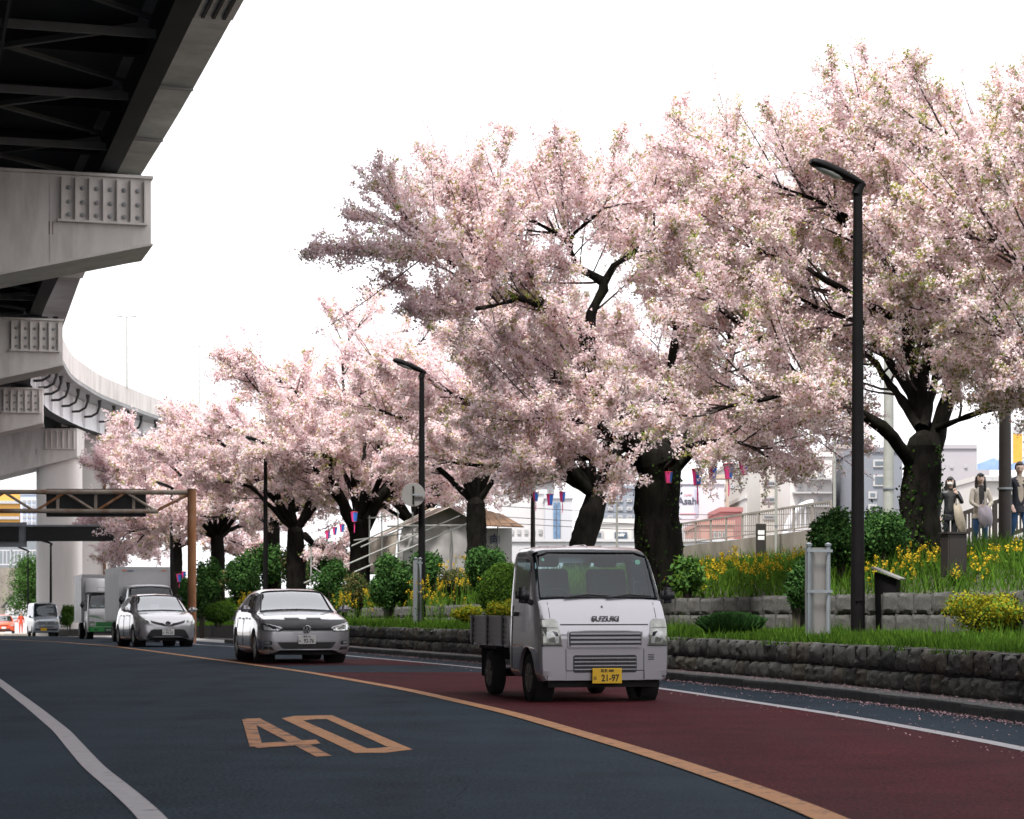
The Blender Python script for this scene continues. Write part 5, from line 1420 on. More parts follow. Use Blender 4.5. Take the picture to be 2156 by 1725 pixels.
def cherry(label, base, trunk, limbs, seed, nflow, fsize, leaf=0.12, sec_len=(1.2, 2.8), sec_step=0.34, ter_step=0.17, ter_len=1.25, bare=.34, shoots=4, ivy=0, flat=.55, trunk_r=(0.42, 0.34), green=0.4, group='cherry trees in bloom along the bank', dens=1.0):
    """trunk: points; limbs: list of (points, r0, r1); all world coordinates"""
    r = np.random.default_rng(seed)
    base = np.array(base, float)
    t = thing('cherry_tree', label, 'tree', tuple(base), 0, group)
    thick, mid, thin = [], [], []
    tp = smooth_path(trunk, 22) - base; tdir = tp[-1] - tp[-3]; tdir /= np.linalg.norm(tdir)
    rr_ = np.interp(np.linspace(0, 1, 22), [0, 0.10, 0.5, 1], [trunk_r[0] * 1.45, trunk_r[0] * 1.05, trunk_r[0] * 0.95, trunk_r[1]]) * (1 + 0.02 * r.normal(size=22))
    allb = []
    tv, tf = fast_tube([(tp, rr_)], 28)
    ax = np.repeat(tp, 28, 0); th_ = np.tile(np.arange(28) * 2 * math.pi / 28, 22); hh_ = np.repeat(np.linspace(0, 1, 22), 28)
    ridge = 1 + .05 * np.sin(4 * th_ + 2 * hh_ + r.uniform(0, 6)) + .035 * np.sin(9 * th_ - 3 * hh_ + r.uniform(0, 6)) + .025 * np.sin(15 * th_ + 5 * hh_) + .04 * np.sin(2 * th_ + 9 * hh_ + r.uniform(0, 6)) + r.normal(size=len(th_)) * .012
    tv = ax + (tv - ax) * ridge[:, None]
    outc = np.array(trunk[-1], float) - base
    for pts, r0, r1 in limbs:
        p = smooth_path(pts, max(8, int(np.linalg.norm(np.diff(np.array(pts), axis=0), axis=1).sum() / 0.22))) - base
        p[2:] += np.cumsum(r.normal(size=(len(p) - 2, 3)) * 0.018, axis=0)
        thick.append((p, np.linspace(r0, r1, len(p)) * (1 + 0.10 * r.normal(size=len(p)))))
        allb.append((p, r0))
    secs = []
    for p, r0 in allb:
        L = np.linalg.norm(np.diff(p, axis=0), axis=1).sum(); n = max(3, int(L / sec_step))
        for q in range(n):
            u = 0.22 + 0.78 * (q + r.uniform(0, 1)) / n
            if u > 1: u = 1.0
            i = min(int(u * (len(p) - 1)), len(p) - 2)
            tg = p[i + 1] - p[i]; tg /= np.linalg.norm(tg) + 1e-9
            rd = r.normal(size=3); rd -= tg * (rd @ tg); rd /= np.linalg.norm(rd)
            ow = p[i] - outc; ow /= np.linalg.norm(ow) + 1e-9
            d = tg * r.uniform(0.5, 1.0) + rd * r.uniform(0.45, 0.95) + ow * 0.35 + np.array([0, 0, 0.10]); d[2] *= flat
            ln = r.uniform(*sec_len) * (1.15 - 0.45 * u)
            sp = grow(p[i], d, ln, 8, r, 0.16, 0.025)
            mid.append((sp, np.linspace(0.026, 0.006, 8) * (1.0 if ln > 1.2 else 0.8))); secs.append(sp)
        # the tip carries on as a thin shoot
        tg = p[-1] - p[-3]; tg /= np.linalg.norm(tg)
        for _ in range(2):
            sp = grow(p[-1], tg + r.normal(size=3) * 0.25, r.uniform(*sec_len) * 0.6, 8, r, 0.2, 0.05)
            mid.append((sp, np.linspace(0.022, 0.006, 8))); secs.append(sp)
    ters = []; sh_paths = []
    for p, r0 in allb:
        tg = p[-1] - p[-3]; tg /= np.linalg.norm(tg)
        for _ in range(shoots):
            st = p[int(r.integers(max(0, len(p) - 8), len(p)))]; ow = st - outc; ow /= np.linalg.norm(ow) + 1e-9
            sp = grow(st, tg * .5 + ow * .5 + np.array([0, 0, .28]) + r.normal(size=3) * .32, r.uniform(1.3, 2.6), 9, r, 0.10, 0.01)
            mid.append((sp, np.linspace(0.016, 0.003, 9))); sh_paths.append(sp)
    for sp in secs:
        L = np.linalg.norm(np.diff(sp, axis=0), axis=1).sum(); n = max(2, int(L / ter_step))
        for q in range(n):
            u = 0.15 + 0.85 * (q + r.uniform(0, 1)) / n
            i = min(int(min(u, 0.999) * 7), 6); f = min(u, 0.999) * 7 - i
            st = sp[i] * (1 - f) + sp[i + 1] * f
            tg = sp[i + 1] - sp[i]; tg /= np.linalg.norm(tg) + 1e-9
            d = tg * r.uniform(0.7, 1.1) + r.normal(size=3) * 0.50 + np.array([0, 0, 0.08])
            tt = grow(st, d, (0.22 + r.uniform(.5, 1.1) * (1 - u)) * ter_len, 5, r, 0.16, 0.02)
            thin.append((tt, np.linspace(0.006, 0.003, 5))); ters.append(tt)
    capv, capf = fast_tube([(np.array([tp[-1] - tdir * .02, tp[-1] + tdir * trunk_r[1] * .45, tp[-1] + tdir * trunk_r[1] * .8, tp[-1] + tdir * trunk_r[1] * .95]), np.array([rr_[-1] * .98, rr_[-1] * .82, rr_[-1] * .45, .01]))], 28)
    tv, tf = np.vstack([tv, capv]), np.vstack([tf, capf + len(tv)])
    link('trunk', npmesh('trunk', tv, tf, m_bark, smooth=True), t)
    V1, F1 = fast_tube(thick, 9); V2, F2 = fast_tube(mid, 5); V3, F3 = fast_tube(thin, 3)
    V1 += r.normal(size=V1.shape) * 0.006
    link('limbs', npmesh('limbs', V1, F1, m_bark, smooth=True), t)
    link('twigs', npmesh('twigs', np.vstack([V2, V3]), np.vstack([F2, F3 + len(V2)]), m_twig), t)
    # blossom pompoms strung along twigs
    T = np.stack(ters); ncl = max(1, int(nflow / 6))
    ti = r.integers(0, len(T), ncl); u = r.uniform(0.1, 1.0, ncl) * 4; i = np.minimum(u.astype(int), 3); f = (u - i)[:, None]
    cen = T[ti, i] * (1 - f) + T[ti, i + 1] * f
    # some on the secondary branches
    S = np.stack(secs); k2 = ncl // 14
    si = r.integers(0, len(S), k2); u = r.uniform(0.35, 1.0, k2) * 7; i = np.minimum(u.astype(int), 6); f = (u - i)[:, None]
    cen[:k2] = S[si, i] * (1 - f) + S[si, i + 1] * f
    loose = r.uniform(0, 1, ncl) < .45; cen[loose] += r.normal(size=(int(loose.sum()), 3)) * .055 * ter_len
    lp_ = np.vstack([p[::2][rr2[::2] > .045] for p, rr2 in thick])
    if len(lp_):
        keepc = np.ones(ncl, bool)
        for s0 in range(0, ncl, 4000):
            dd_ = np.min(np.sum((cen[s0:s0 + 4000, None, :] - lp_[None]) ** 2, -1), 1); keepc[s0:s0 + 4000] = dd_ > bare ** 2
        cen = cen[keepc]; ti = ti[keepc]; ncl = len(cen)
    branch_mix = r.uniform(0, 1, len(T))[ti]           # whole twigs lean pink, pale or leafy
    cnt = 6
    pos = np.repeat(cen, cnt, 0) + r.normal(size=(ncl * cnt, 3)) * fsize * 0.95
    if sh_paths:
        SP = np.stack(sh_paths); ns = len(SP) * 90; q = r.integers(0, len(SP), ns); u = r.uniform(.25, 1, ns) * 8; i = np.minimum(u.astype(int), 7); f = (u - i)[:, None]
        pc = SP[q, i] * (1 - f) + SP[q, i + 1] * f
        pos = np.vstack([pos, pc + r.normal(size=(ns, 3)) * fsize * .8]); cen = np.vstack([cen, np.zeros((0, 3))]); cc_ = np.vstack([np.repeat(cen, cnt, 0), pc])
    else: cc_ = np.repeat(cen, cnt, 0)
    n = len(pos)
    out = pos - cc_; out /= np.linalg.norm(out, axis=1, keepdims=True) + 1e-9
    nd = out + r.normal(size=(n, 3)) * 0.7; ld = np.cross(nd, r.normal(size=(n, 3))); ld /= np.linalg.norm(ld, axis=1, keepdims=True) + 1e-9
    sz = fsize * r.uniform(0.75, 1.35, n)
    nd /= np.linalg.norm(nd, axis=1, keepdims=True) + 1e-9
    V, Fq = petals(pos, nd, sz, r)
    rnd = r.uniform(0, 1, n)
    mi = np.where(rnd < 0.52, 0, 1)
    mi = np.where(rnd > 0.93, 2, mi)
    # young leaves
    nl = int(nflow * leaf)
    lt = r.integers(0, len(T), nl * 2)
    keep = r.uniform(0, 1, nl * 2) < (0.25 + 0.75 * (r.uniform(0, 1, len(T))[lt] > 0.6))
    lt = lt[keep][:nl]; nl = len(lt)
    u = r.uniform(0.2, 1.0, nl) * 4; i = np.minimum(u.astype(int), 3); f = (u - i)[:, None]
    lp = T[lt, i] * (1 - f) + T[lt, i + 1] * f + r.normal(size=(nl, 3)) * 0.03
    ldir = r.normal(size=(nl, 3)) + np.array([0, 0, 0.2]); ldir /= np.linalg.norm(ldir, axis=1, keepdims=True)
    ls = fsize * r.uniform(1.0, 1.9, nl)
    sv = np.cross(ldir, r.normal(size=(nl, 3))); sv /= np.linalg.norm(sv, axis=1, keepdims=True) + 1e-9
    V4 = np.stack([lp, lp + ldir * ls[:, None] + sv * ls[:, None] * .1, lp + ldir * ls[:, None] * .5 + sv * ls[:, None] * .42], 1).reshape(-1, 3); F4 = np.arange(nl * 3).reshape(-1, 3)
    ml = np.where(r.uniform(0, 1, nl) < green, 4, 3)
    c = link('crown', npmesh('crown', np.vstack([V, V4]), np.vstack([Fq, F4 + len(V)]), m_petal + [m_bud, m_yleaf, m_gleaf], np.concatenate([mi, ml])), t)
    if ivy:
        n_ = ivy; u = r.uniform(0, 1, n_) ** 1.3; k_ = np.minimum((u * 21).astype(int), 20); th2 = r.uniform(0, 2 * math.pi, n_)
        rad2 = rr_[k_] * r.uniform(1.0, 1.16, n_)
        ip = tp[k_] + (tp[np.minimum(k_ + 1, 21)] - tp[k_]) * r.uniform(0, 1, n_)[:, None] + np.stack([np.cos(th2) * rad2, np.sin(th2) * rad2, np.zeros(n_)], 1)
        keep2 = np.sin(th2 * 3 + ip[:, 2] * 2.2) + r.normal(size=n_) * .5 > .1; ip = ip[keep2]; th2 = th2[keep2]; n_ = len(ip)
        nd2 = np.stack([np.cos(th2), np.sin(th2), np.zeros(n_)], 1) + r.normal(size=(n_, 3)) * .5
        ld2 = np.cross(nd2, r.normal(size=(n_, 3))); ld2 /= np.linalg.norm(ld2, axis=1, keepdims=True); s2 = r.uniform(.04, .085, n_)
        V5, F5 = quads(ip, nd2, ld2, s2 * .8, s2)
        link('ivy', npmesh('ivy', V5, F5, [MATS['ivy_leaf2'], MATS['ivy_leaf']], (r.uniform(0, 1, n_) < .6).astype(int)), t)
    return t

def px_path(lst, d, keep=0.86, yq=0, f=1.0):
    lst = [(x, y if y > yq else yq - (yq - y) * f, dz) for x, y, dz in lst]
    return px_path0(lst, d, keep)
def px_path0(lst, d, keep):
    """(x, y, depth offset) pixels of the photo -> world points"""
    p = np.array([P(x, y, d + dz) for x, y, dz in lst]); L = np.concatenate([[0], np.cumsum(np.linalg.norm(np.diff(p, axis=0), axis=1))])
    cut = L[-1] * keep; i = int(np.searchsorted(L, cut)); f = (cut - L[i - 1]) / (L[i] - L[i - 1])
    return [tuple(q) for q in p[:i]] + [tuple(p[i - 1] * (1 - f) + p[i] * f)]

# --- the big tree in the middle
dA = 41.5
bA = P(1387, 1200, dA); bA.z = min(bA.z, bankz(bA.x, bA.y) + 0.05)
LA = [
 ([(1375, 1010, 0), (1335, 935, -.2), (1280, 850, -.4), (1250, 790, -.5), (1232, 730, -.7), (1212, 688, -.8), (1150, 650, -1.1), (1090, 628, -1.4), (1040, 606, -1.6), (990, 598, -1.8), (958, 545, -1.9), (915, 505, -2.1), (885, 490, -2.2)], .20, .02),
 ([(1236, 738, -.7), (1250, 660, -.5), (1268, 600, -.4), (1216, 555, -.5), (1200, 490, -.6), (1225, 430, -.6), (1262, 385, -.6), (1305, 325, -.6)], .135, .02),
 ([(1268, 600, -.4), (1300, 550, -.2), (1345, 518, 0), (1405, 450, .4), (1450, 380, .8)], .07, .015),
 ([(1205, 480, -.6), (1160, 430, -.9), (1110, 400, -1.2), (1030, 375, -1.4)], .05, .015),
 ([(990, 598, -1.8), (1050, 555, -2.0), (1040, 480, -2.4)], .05, .015),
 ([(958, 545, -1.9), (900, 460, -2.0), (860, 420, -2.0)], .04, .012),
 ([(1350, 960, -.2), (1260, 900, -1.2), (1170, 872, -1.9), (1100, 862, -2.4)], .10, .02),
 ([(1355, 975, 0), (1250, 965, -1.0), (1170, 968, -1.6), (1120, 980, -2.0)], .08, .02),
 ([(1280, 850, -.4), (1180, 790, .6), (1100, 760, 1.4), (1030, 730, 2.2)], .08, .02),
 ([(1410, 990, 0), (1470, 900, .6), (1530, 820, 1.2), (1560, 720, 1.6), (1510, 620, 1.8), (1450, 540, 1.8), (1400, 400, 2.0)], .13, .02),
 ([(1420, 995, 0), (1500, 915, -.6), (1600, 880, -1.2), (1690, 890, -1.6)], .09, .02),
 ([(1395, 980, .2), (1405, 850, 1.0), (1425, 700, 1.6), (1440, 540, 2.0), (1430, 400, 2.2), (1440, 290, 2.4)], .14, .02),
 ([(1390, 980, .3), (1330, 860, 2.2), (1240, 760, 3.6), (1150, 700, 4.5), (1060, 640, 5.0)], .10, .02),
 ([(1440, 540, 2.0), (1340, 440, 2.0), (1240, 340, 2.2), (1150, 350, 2.4)], .06, .015),
 ([(1400, 990, -.3), (1450, 940, -1.6), (1540, 930, -2.6), (1620, 945, -3.2)], .07, .02)]
LA2 = [
 ([(975, 575, -1.8), (975, 510, -1.4), (965, 460, -1.0)], .035, .012),
 ([(930, 535, -2.0), (900, 545, -2.4), (885, 548, -2.5)], .03, .012),
 ([(1040, 606, -1.6), (1020, 530, -1.0), (1020, 480, -.4)], .035, .012),
 ([(1090, 628, -1.4), (1040, 650, -2.0), (990, 655, -2.4)], .04, .012),
 ([(1150, 650, -1.1), (1110, 560, -.2), (1100, 500, .4)], .04, .012)]
cherry('large old cherry tree with a thick black trunk right behind the flatbed truck', bA,
       [tuple(bA + Vector((0, 0, -.3))), P(1387, 1150, dA), P(1383, 1060, dA), P(1390, 1000, dA), P(1380, 965, dA - .1)],
       [(px_path(p, dA, .88 if p[-1][0] < 1380 else .95, 600, .68 if p[-1][0] < 1380 else .92), a, b) for p, a, b in LA] + [(px_path0(p, dA, 1.0), a, b) for p, a, b in LA2], 21, 300000, 0.048, 0.20, trunk_r=(.44, .40), green=.35, ivy=900)
# --- the big tree on the right
dB = 36.5
bB = P(1942, 1185, dB); bB.z = min(bB.z, bankz(bB.x, bB.y) + 0.05)
LB = [
 ([(1925, 985, 0), (1882, 920, -.4), (1836, 880, -.6), (1790, 850, -.8), (1740, 826, -.9), (1700, 800, -1.0), (1660, 750, -1.0), (1610, 700, -1.0), (1540, 640, -1.2), (1470, 590, -1.4)], .13, .02),
 ([(1700, 800, -1.0), (1640, 830, -1.2), (1570, 850, -1.5), (1490, 875, -1.8)], .05, .015),
 ([(1955, 970, 0), (1985, 880, .2), (2010, 800, .3), (2035, 730, .3), (2075, 640, .2), (2120, 520, .0), (2160, 420, -.2)], .17, .03),
 ([(1940, 970, 0), (1935, 860, .4), (1905, 740, .5), (1890, 620, .5), (1830, 555, .3), (1798, 500, .2), (1788, 455, .2), (1728, 433, 0)], .15, .05),
 ([(1895, 680, .5), (1760, 595, .2), (1690, 552, 0), (1600, 515, -.2), (1520, 440, -.4)], .07, .015),
 ([(1890, 620, .5), (1872, 480, .8), (1855, 330, 1.0), (1853, 235, 1.0)], .08, .04),
 ([(1960, 780, .5), (1935, 560, 0), (1890, 400, -.4), (1835, 310, -.6), (1815, 250, -.6)], .07, .010),
 ([(2005, 800, .3), (2000, 620, .8), (1965, 440, 1.0), (1910, 300, 1.0), (1880, 220, 1.0)], .07, .012),
 ([(1975, 900, 0), (2060, 870, -1.0), (2140, 850, -1.8), (2220, 840, -2.4)], .06, .02),
 ([(1935, 900, 0), (1860, 790, 1.8), (1790, 720, 2.4), (1700, 680, 2.8), (1620, 660, 3)], .09, .02),
 ([(1945, 900, 0), (1980, 760, 1.2), (2040, 660, 2.0), (2120, 610, 2.4)], .09, .02),
 ([(1935, 860, .4), (1840, 700, 2.4), (1740, 560, 3.6), (1640, 440, 4.2), (1560, 300, 4.6)], .10, .015),
 ([(1935, 860, .4), (1900, 620, 2.6), (1820, 450, 3.8), (1720, 320, 4.5), (1660, 270, 4.6)], .10, .015),
 ([(1935, 860, .4), (1960, 640, 2.6), (2000, 460, 3.6), (2060, 330, 4.0)], .10, .015),
 ([(1798, 500, .2), (1740, 420, .0), (1650, 380, -.2), (1560, 340, -.2)], .05, .012),
 ([(1905, 740, .5), (1830, 690, .8), (1700, 640, .8), (1600, 600, .6)], .06, .015)]
cherry('tall cherry tree on the right with ivy-dark trunk beside the lamp post', bB,
       [tuple(bB + Vector((0, 0, -.3))), P(1938, 1120, dB), P(1936, 1050, dB), P(1942, 1000, dB), P(1945, 940, dB)],
       [(px_path(p, dB, .93, 520, .92), a, b) for p, a, b in LB], 33, 310000, 0.046, 0.28, trunk_r=(.37, .30), green=.55, ivy=1800)
# --- tree whose trunk stands outside the frame on the right
dC = 33.5
bC = P(2420, 1200, dC); bC.z = bankz(bC.x, bC.y) - 0.05
LC = [
 ([(2400, 900, 0), (2290, 640, 0), (2160, 480, 0), (2070, 390, 0), (1990, 300, .1), (1930, 210, .1)], .11, .010),
 ([(2400, 900, 0), (2300, 800, -.4), (2170, 700, -.6), (2080, 640, -.6), (1980, 590, -.8), (1880, 560, -1)], .09, .012),
 ([(2400, 880, 0), (2340, 640, .6), (2230, 420, .8), (2130, 240, .8)], .09, .012),
 ([(2400, 930, 0), (2290, 850, .6), (2190, 780, .8), (2090, 760, 1.0)], .07, .015),
 ([(2410, 900, 0), (2350, 560, -.4), (2290, 320, -.5), (2180, 170, -.5)], .09, .012),
 ([(2290, 640, 0), (2200, 600, -.6), (2100, 520, -1.0), (2000, 490, -1.2)], .05, .012)]
cherry('cherry tree leaning in from the right edge with long leafy shoots', bC,
       [tuple(bC + Vector((0, 0, -.2))), P(2415, 1050, dC), P(2410, 930, dC), P(2400, 880, dC)],
       [(px_path(p, dC, .84), a, b) for p, a, b in LC], 44, 120000, 0.045, 0.32, green=.5, trunk_r=(.36, .3))

def auto_cherry(label, x, d, ytrunk_top, R, ztop, seed, nflow, fsize, nl=12, lean=(0, 0), tr=.36, leaf=.18, elmin=-.15, fork=None, zc=0.50, squash=0.40, shift=(0, 0)):
    r = np.random.default_rng(seed)
    X = XA(x, d); b = Vector((X, d, bankz(X, d) - 0.15))
    top = Vector((X + lean[0], d + lean[1], ZA(ytrunk_top, d)))
    tr_pts = [tuple(b), tuple(b.lerp(top, .5) + Vector((r.normal() * .05, r.normal() * .05, 0))), tuple(top)]
    cz = b.z + (ztop - b.z) * zc; limbs = []
    for k in range(nl):
        az = 2 * math.pi * (k + r.uniform(-.3, .3)) / nl; el = r.uniform(elmin, .75) if k % 3 else r.uniform(.5, 1.2)
        tgt = Vector((top.x + shift[0] + math.cos(az) * math.cos(el) * R, top.y + shift[1] + math.sin(az) * math.cos(el) * R * (.45 if math.sin(az) < 0 else 1.0), cz + math.sin(el) * (ztop - cz)))
        m1 = top.lerp(tgt, .33) + Vector((r.normal() * .3, r.normal() * .3, .25 * (ztop - cz) * r.uniform(.2, .8)))
        m2 = top.lerp(tgt, .68) + Vector((r.normal() * .5, r.normal() * .5, .3 * (ztop - cz) * r.uniform(.0, .7)))
        limbs.append(([tuple(top - Vector((0, 0, .05))), tuple(m1), tuple(m2), tuple(tgt)], r.uniform(.10, .16), .018))
    for pts, a, c in (fork or []):
        limbs.append(([tuple(P(px, py, d + dz)) for px, py, dz in pts], a, c))
    return cherry(label, b, tr_pts, limbs, seed, nflow, fsize, leaf, sec_len=(1.2, 2.5), sec_step=.45, ter_step=.26, ter_len=1.4, trunk_r=(tr, tr * .85), green=.3)
auto_cherry('cherry tree with a slanting trunk just left of the big old tree', 1205, 60, 1045, 4.6, 9.4, 101, 110000, .072, lean=(.7, .3), tr=.36, shift=(-1.0, 0))
auto_cherry('cherry tree with a straight dark trunk in front of the white tent', 1002, 74, 1060, 4.9, 11.4, 102, 110000, .078, tr=.37, leaf=.16)
auto_cherry('cherry tree whose trunk forks in a V beside the tarpaulin tent', 755, 80, 1105, 5.4, 12.2, 103, 135000, .080, tr=.40, shift=(.3, 0),
            fork=[([(750, 1130, 0), (735, 1085, -.2), (715, 1045, -.3), (690, 1015, -.5), (640, 960, -.8)], .26, .05), ([(762, 1130, 0), (785, 1075, -.2), (805, 1045, -.3), (822, 1015, -.4), (850, 940, -.5)], .27, .05)])
auto_cherry('cherry tree with a stout trunk behind the silver hatchback', 622, 90, 1120, 5.4, 11.2, 104, 110000, .085, tr=.42,
            fork=[([(640, 1125, 0), (665, 1150, -.3), (690, 1160, -.5), (712, 1150, -.6)], .16, .06)])
auto_cherry('cherry tree with a dark trunk half hidden by the third lamp post', 574, 101, 1110, 5.2, 11.2, 105, 80000, .095, tr=.4)
auto_cherry('cherry tree standing right of the rusty gantry post', 457, 108, 1130, 5.4, 11.2, 106, 95000, .10, tr=.36, shift=(-.6, 0), elmin=-.5)
auto_cherry('farthest cherry tree with pale low crown reaching towards the pier', 372, 118, 1150, 5.0, 10.4, 107, 95000, .105, tr=.34, shift=(-.2, 0), elmin=-.5, squash=.5)
auto_cherry('pale cherry tree in the second row behind the tent', 880, 92, 1110, 5.4, 12.0, 108, 80000, .095, tr=.36)

# ------------------------------------------------------------------ shrubs
m_camellia = leafmat('camellia_leaf', (0.030, 0.075, 0.022), 0.5, 0.15)
m_camellia2 = leafmat('camellia_leaf_light', (0.07, 0.15, 0.04), 0.4, 0.2)
m_box = leafmat('clipped_leaf', (0.085, 0.165, 0.025), 0.4, 0.25)
m_box2 = leafmat('clipped_leaf_dark', (0.035, 0.08, 0.018), 0.4, 0.2)
m_golden = leafmat('golden_leaf', (0.26, 0.24, 0.02), 0.3, 0.3)
m_olive = leafmat('olive_leaf', (0.13, 0.12, 0.05), 0.4, 0.25)
m_stem = M('shrub_stem', (0.05, 0.04, 0.03), 0.9, var=0.3)
def shrub(name, label, c, rad_, n, leaf, mats, seed, lumps=7, stems=4, shell=0.55, flat=0.0, parts=('crown', 'stems')):
    """c = base point on the ground; rad_ = half sizes (x, y, z)"""
    r = np.random.default_rng(seed)
    cx, cy, cz = c; rx, ry, rz = rad_
    t = thing(name, label, 'shrub', (cx, cy, cz), 0, 'garden shrubs on the bank')
    nrmz = lambda v: v / np.linalg.norm(v, axis=1, keepdims=True)
    if shell < .35 or lumps <= 3:
        u = nrmz(r.normal(size=(n, 3))); lc = nrmz(r.normal(size=(lumps, 3)))
        bump = np.max(np.clip(u @ lc.T, 0, 1) ** 4 * r.uniform(.05, .16, lumps), axis=1)
        pos = u * ((1 - shell * r.uniform(0, 1, n) ** 2.2) * (0.90 + bump + r.normal(size=n) * .02))[:, None] * np.array([rx, ry, rz]); pos[:, 2] += rz * 1.02
    else:
        nb = lumps + 5
        lc = nrmz(r.normal(size=(nb, 3))) * r.uniform(.25, .62, nb)[:, None]; lc[:, 2] = lc[:, 2] * .9 + .08
        lr = r.uniform(.30, .52, nb); li = r.choice(nb, n, p=lr ** 2 / (lr ** 2).sum())
        u = nrmz(r.normal(size=(n, 3)) + np.array([0, 0, .25]))
        pos = (lc[li] + u * (lr[li] * (1 - .6 * shell * r.uniform(0, 1, n) ** 1.6) * (1 + r.normal(size=n) * .10))[:, None]) * np.array([rx, ry, rz]) * 1.08
        pos[:, 2] += rz * 1.05
    pos[:, 2] = np.maximum(pos[:, 2], 0.02)
    nd = u + r.normal(size=(n, 3)) * .6
    ld = np.cross(nd, r.normal(size=(n, 3))); ld /= np.linalg.norm(ld, axis=1, keepdims=True) + 1e-9
    sz = leaf * r.uniform(.7, 1.4, n)
    V, Fq = quads(pos, nd, ld, sz * .55, sz)
    mi = (r.uniform(0, 1, n) < .35).astype(int)
    link('crown', npmesh('crown', V, Fq, mats, mi), t)
    b = MB()
    for k in range(stems):
        a = r.uniform(0, 6.28); q = r.uniform(.1, .5)
        b.tube([(math.cos(a) * rx * .15, math.sin(a) * ry * .15, -.1), (math.cos(a) * rx * q * .7, math.sin(a) * ry * q * .7, rz * .6), (math.cos(a) * rx * q, math.sin(a) * ry * q, rz * 1.3)], [.04, .03, .012], 6)
    b.obj('stems', m_stem, t, smooth=60)
    return t
def shrub_px(name, label, x0, x1, y0, y1, d, n, leaf, mats, seed, **k):
    """box in photo pixels at distance d"""
    w_ = (x1 - x0) * .10; x0 -= w_; x1 += w_; y0 += 6
    X = XA((x0 + x1) / 2, d); z0, z1 = ZA(y1, d), ZA(y0, d)
    gz = min(z0, bankz(X, d) + .02) if k.pop('ground', True) else z0
    return shrub(name, label, (X, d, gz), ((x1 - x0) * d / FPX / 2, min(1.3, (x1 - x0) * d / FPX / 2), (z1 - gz) / 2.08), n, leaf, mats, seed, **k)
cam2 = [m_camellia, m_camellia2]; box2 = [m_box, m_box2]
shrub_px('clipped_shrub', 'rounded bright green clipped shrub right beside the flatbed truck cab', 1012, 1118, 1168, 1262, 46, 15000, .045, box2, 1, lumps=3, shell=.25)
shrub_px('camellia_bush', 'dark glossy bush above the clipped shrub left of the truck', 975, 1072, 1143, 1225, 53, 9000, .075, cam2, 2)
shrub_px('camellia_bush', 'broad dark camellia bush left of the second lamp post', 778, 868, 1163, 1262, 60, 9000, .085, cam2, 3)
shrub_px('camellia_bush', 'tall dark camellia bush directly behind the second lamp post', 858, 930, 1152, 1250, 59, 8000, .085, cam2, 4)
shrub_px('dry_shrub', 'brownish thin shrub between the lamp post and clipped shrub', 922, 990, 1175, 1262, 55, 5000, .06, [m_olive, m_camellia], 5, shell=.9)
shrub_px('camellia_bush', 'low dark bush beneath the V-forked cherry trunk', 660, 735, 1168, 1240, 66, 7000, .085, cam2, 6)
shrub_px('dry_shrub', 'small olive shrub between two dark bushes below the tent', 722, 790, 1180, 1245, 64, 5000, .07, [m_olive, m_camellia], 7)
shrub_px('camellia_bush', 'large dark bush left of the third lamp post', 480, 552, 1150, 1262, 76, 7000, .10, cam2, 8)
shrub_px('camellia_bush', 'dark green bush right of the rusty gantry post', 408, 442, 1180, 1262, 80, 4000, .11, cam2, 9)
shrub_px('camellia_bush', 'dark green bush left of the rusty gantry post', 372, 402, 1195, 1265, 84, 3500, .11, cam2, 19)
shrub_px('clipped_shrub', 'low clipped hedge by the gantry post base', 432, 490, 1262, 1298, 62, 4000, .06, box2, 10, lumps=3, shell=.3)
shrub_px('thin_stemmed_bush', 'tall dark bush on thin stems behind the nearest lamp post', 1697, 1822, 1035, 1190, 35.5, 9000, .065, cam2, 11, shell=.9, lumps=10)
shrub_px('thin_stemmed_bush', 'tall dark bush between the nearest lamp post and the right tree', 1800, 1900, 1052, 1195, 35.0, 9000, .06, cam2, 12, shell=.9, lumps=10)
shrub_px('golden_shrub', 'spreading golden-green shrub at the right edge on the terrace', 1985, 2170, 1240, 1345, 27.5, 15000, .042, [m_golden, m_box], 13, shell=.9, lumps=14)
shrub_px('golden_shrub', 'small golden-green shrub at the foot of the wall left of the truck', 948, 1018, 1270, 1318, 48.0, 4500, .05, [m_golden, m_box], 14, shell=.8)
shrub_px('clipped_shrub', 'small golden hedge right behind the truck bed', 1030, 1100, 1255, 1300, 44.5, 5000, .05, [m_golden, m_box], 15, shell=.5)
shrub_px('leafy_shrub', 'fresh green leafy shrub at the foot of the big old tree', 1415, 1480, 1168, 1235, 39.6, 2600, .11, [m_camellia2, m_box], 16, shell=.9)
for k, (x0, x1, y0, y1, dd, lab) in enumerate(((420, 470, 1165, 1250, 104, 'far dark bush left of the gantry-side cherry trunk'), (468, 530, 1172, 1250, 100, 'far dark bush between two distant cherry trunks'), (530, 600, 1130, 1250, 100, 'far tall dark bush behind the third lamp post'), (590, 660, 1128, 1245, 97, 'far dark bush behind the stout cherry trunk'), (650, 720, 1122, 1240, 95, 'far green bush left of the V-forked trunk'), (705, 770, 1130, 1240, 92, 'far low bush at the left end of the tent'))):
    shrub_px('background_bush', lab, x0, x1, y0, y1, dd, 3500, .16, [m_camellia, m_olive] if k % 2 else cam2, 40 + k, shell=.9)
shrub_px('leafy_shrub', 'small dark shrub left of the grey sign back', 1655, 1700, 1165, 1250, 34.2, 2500, .07, cam2, 17, shell=.9)
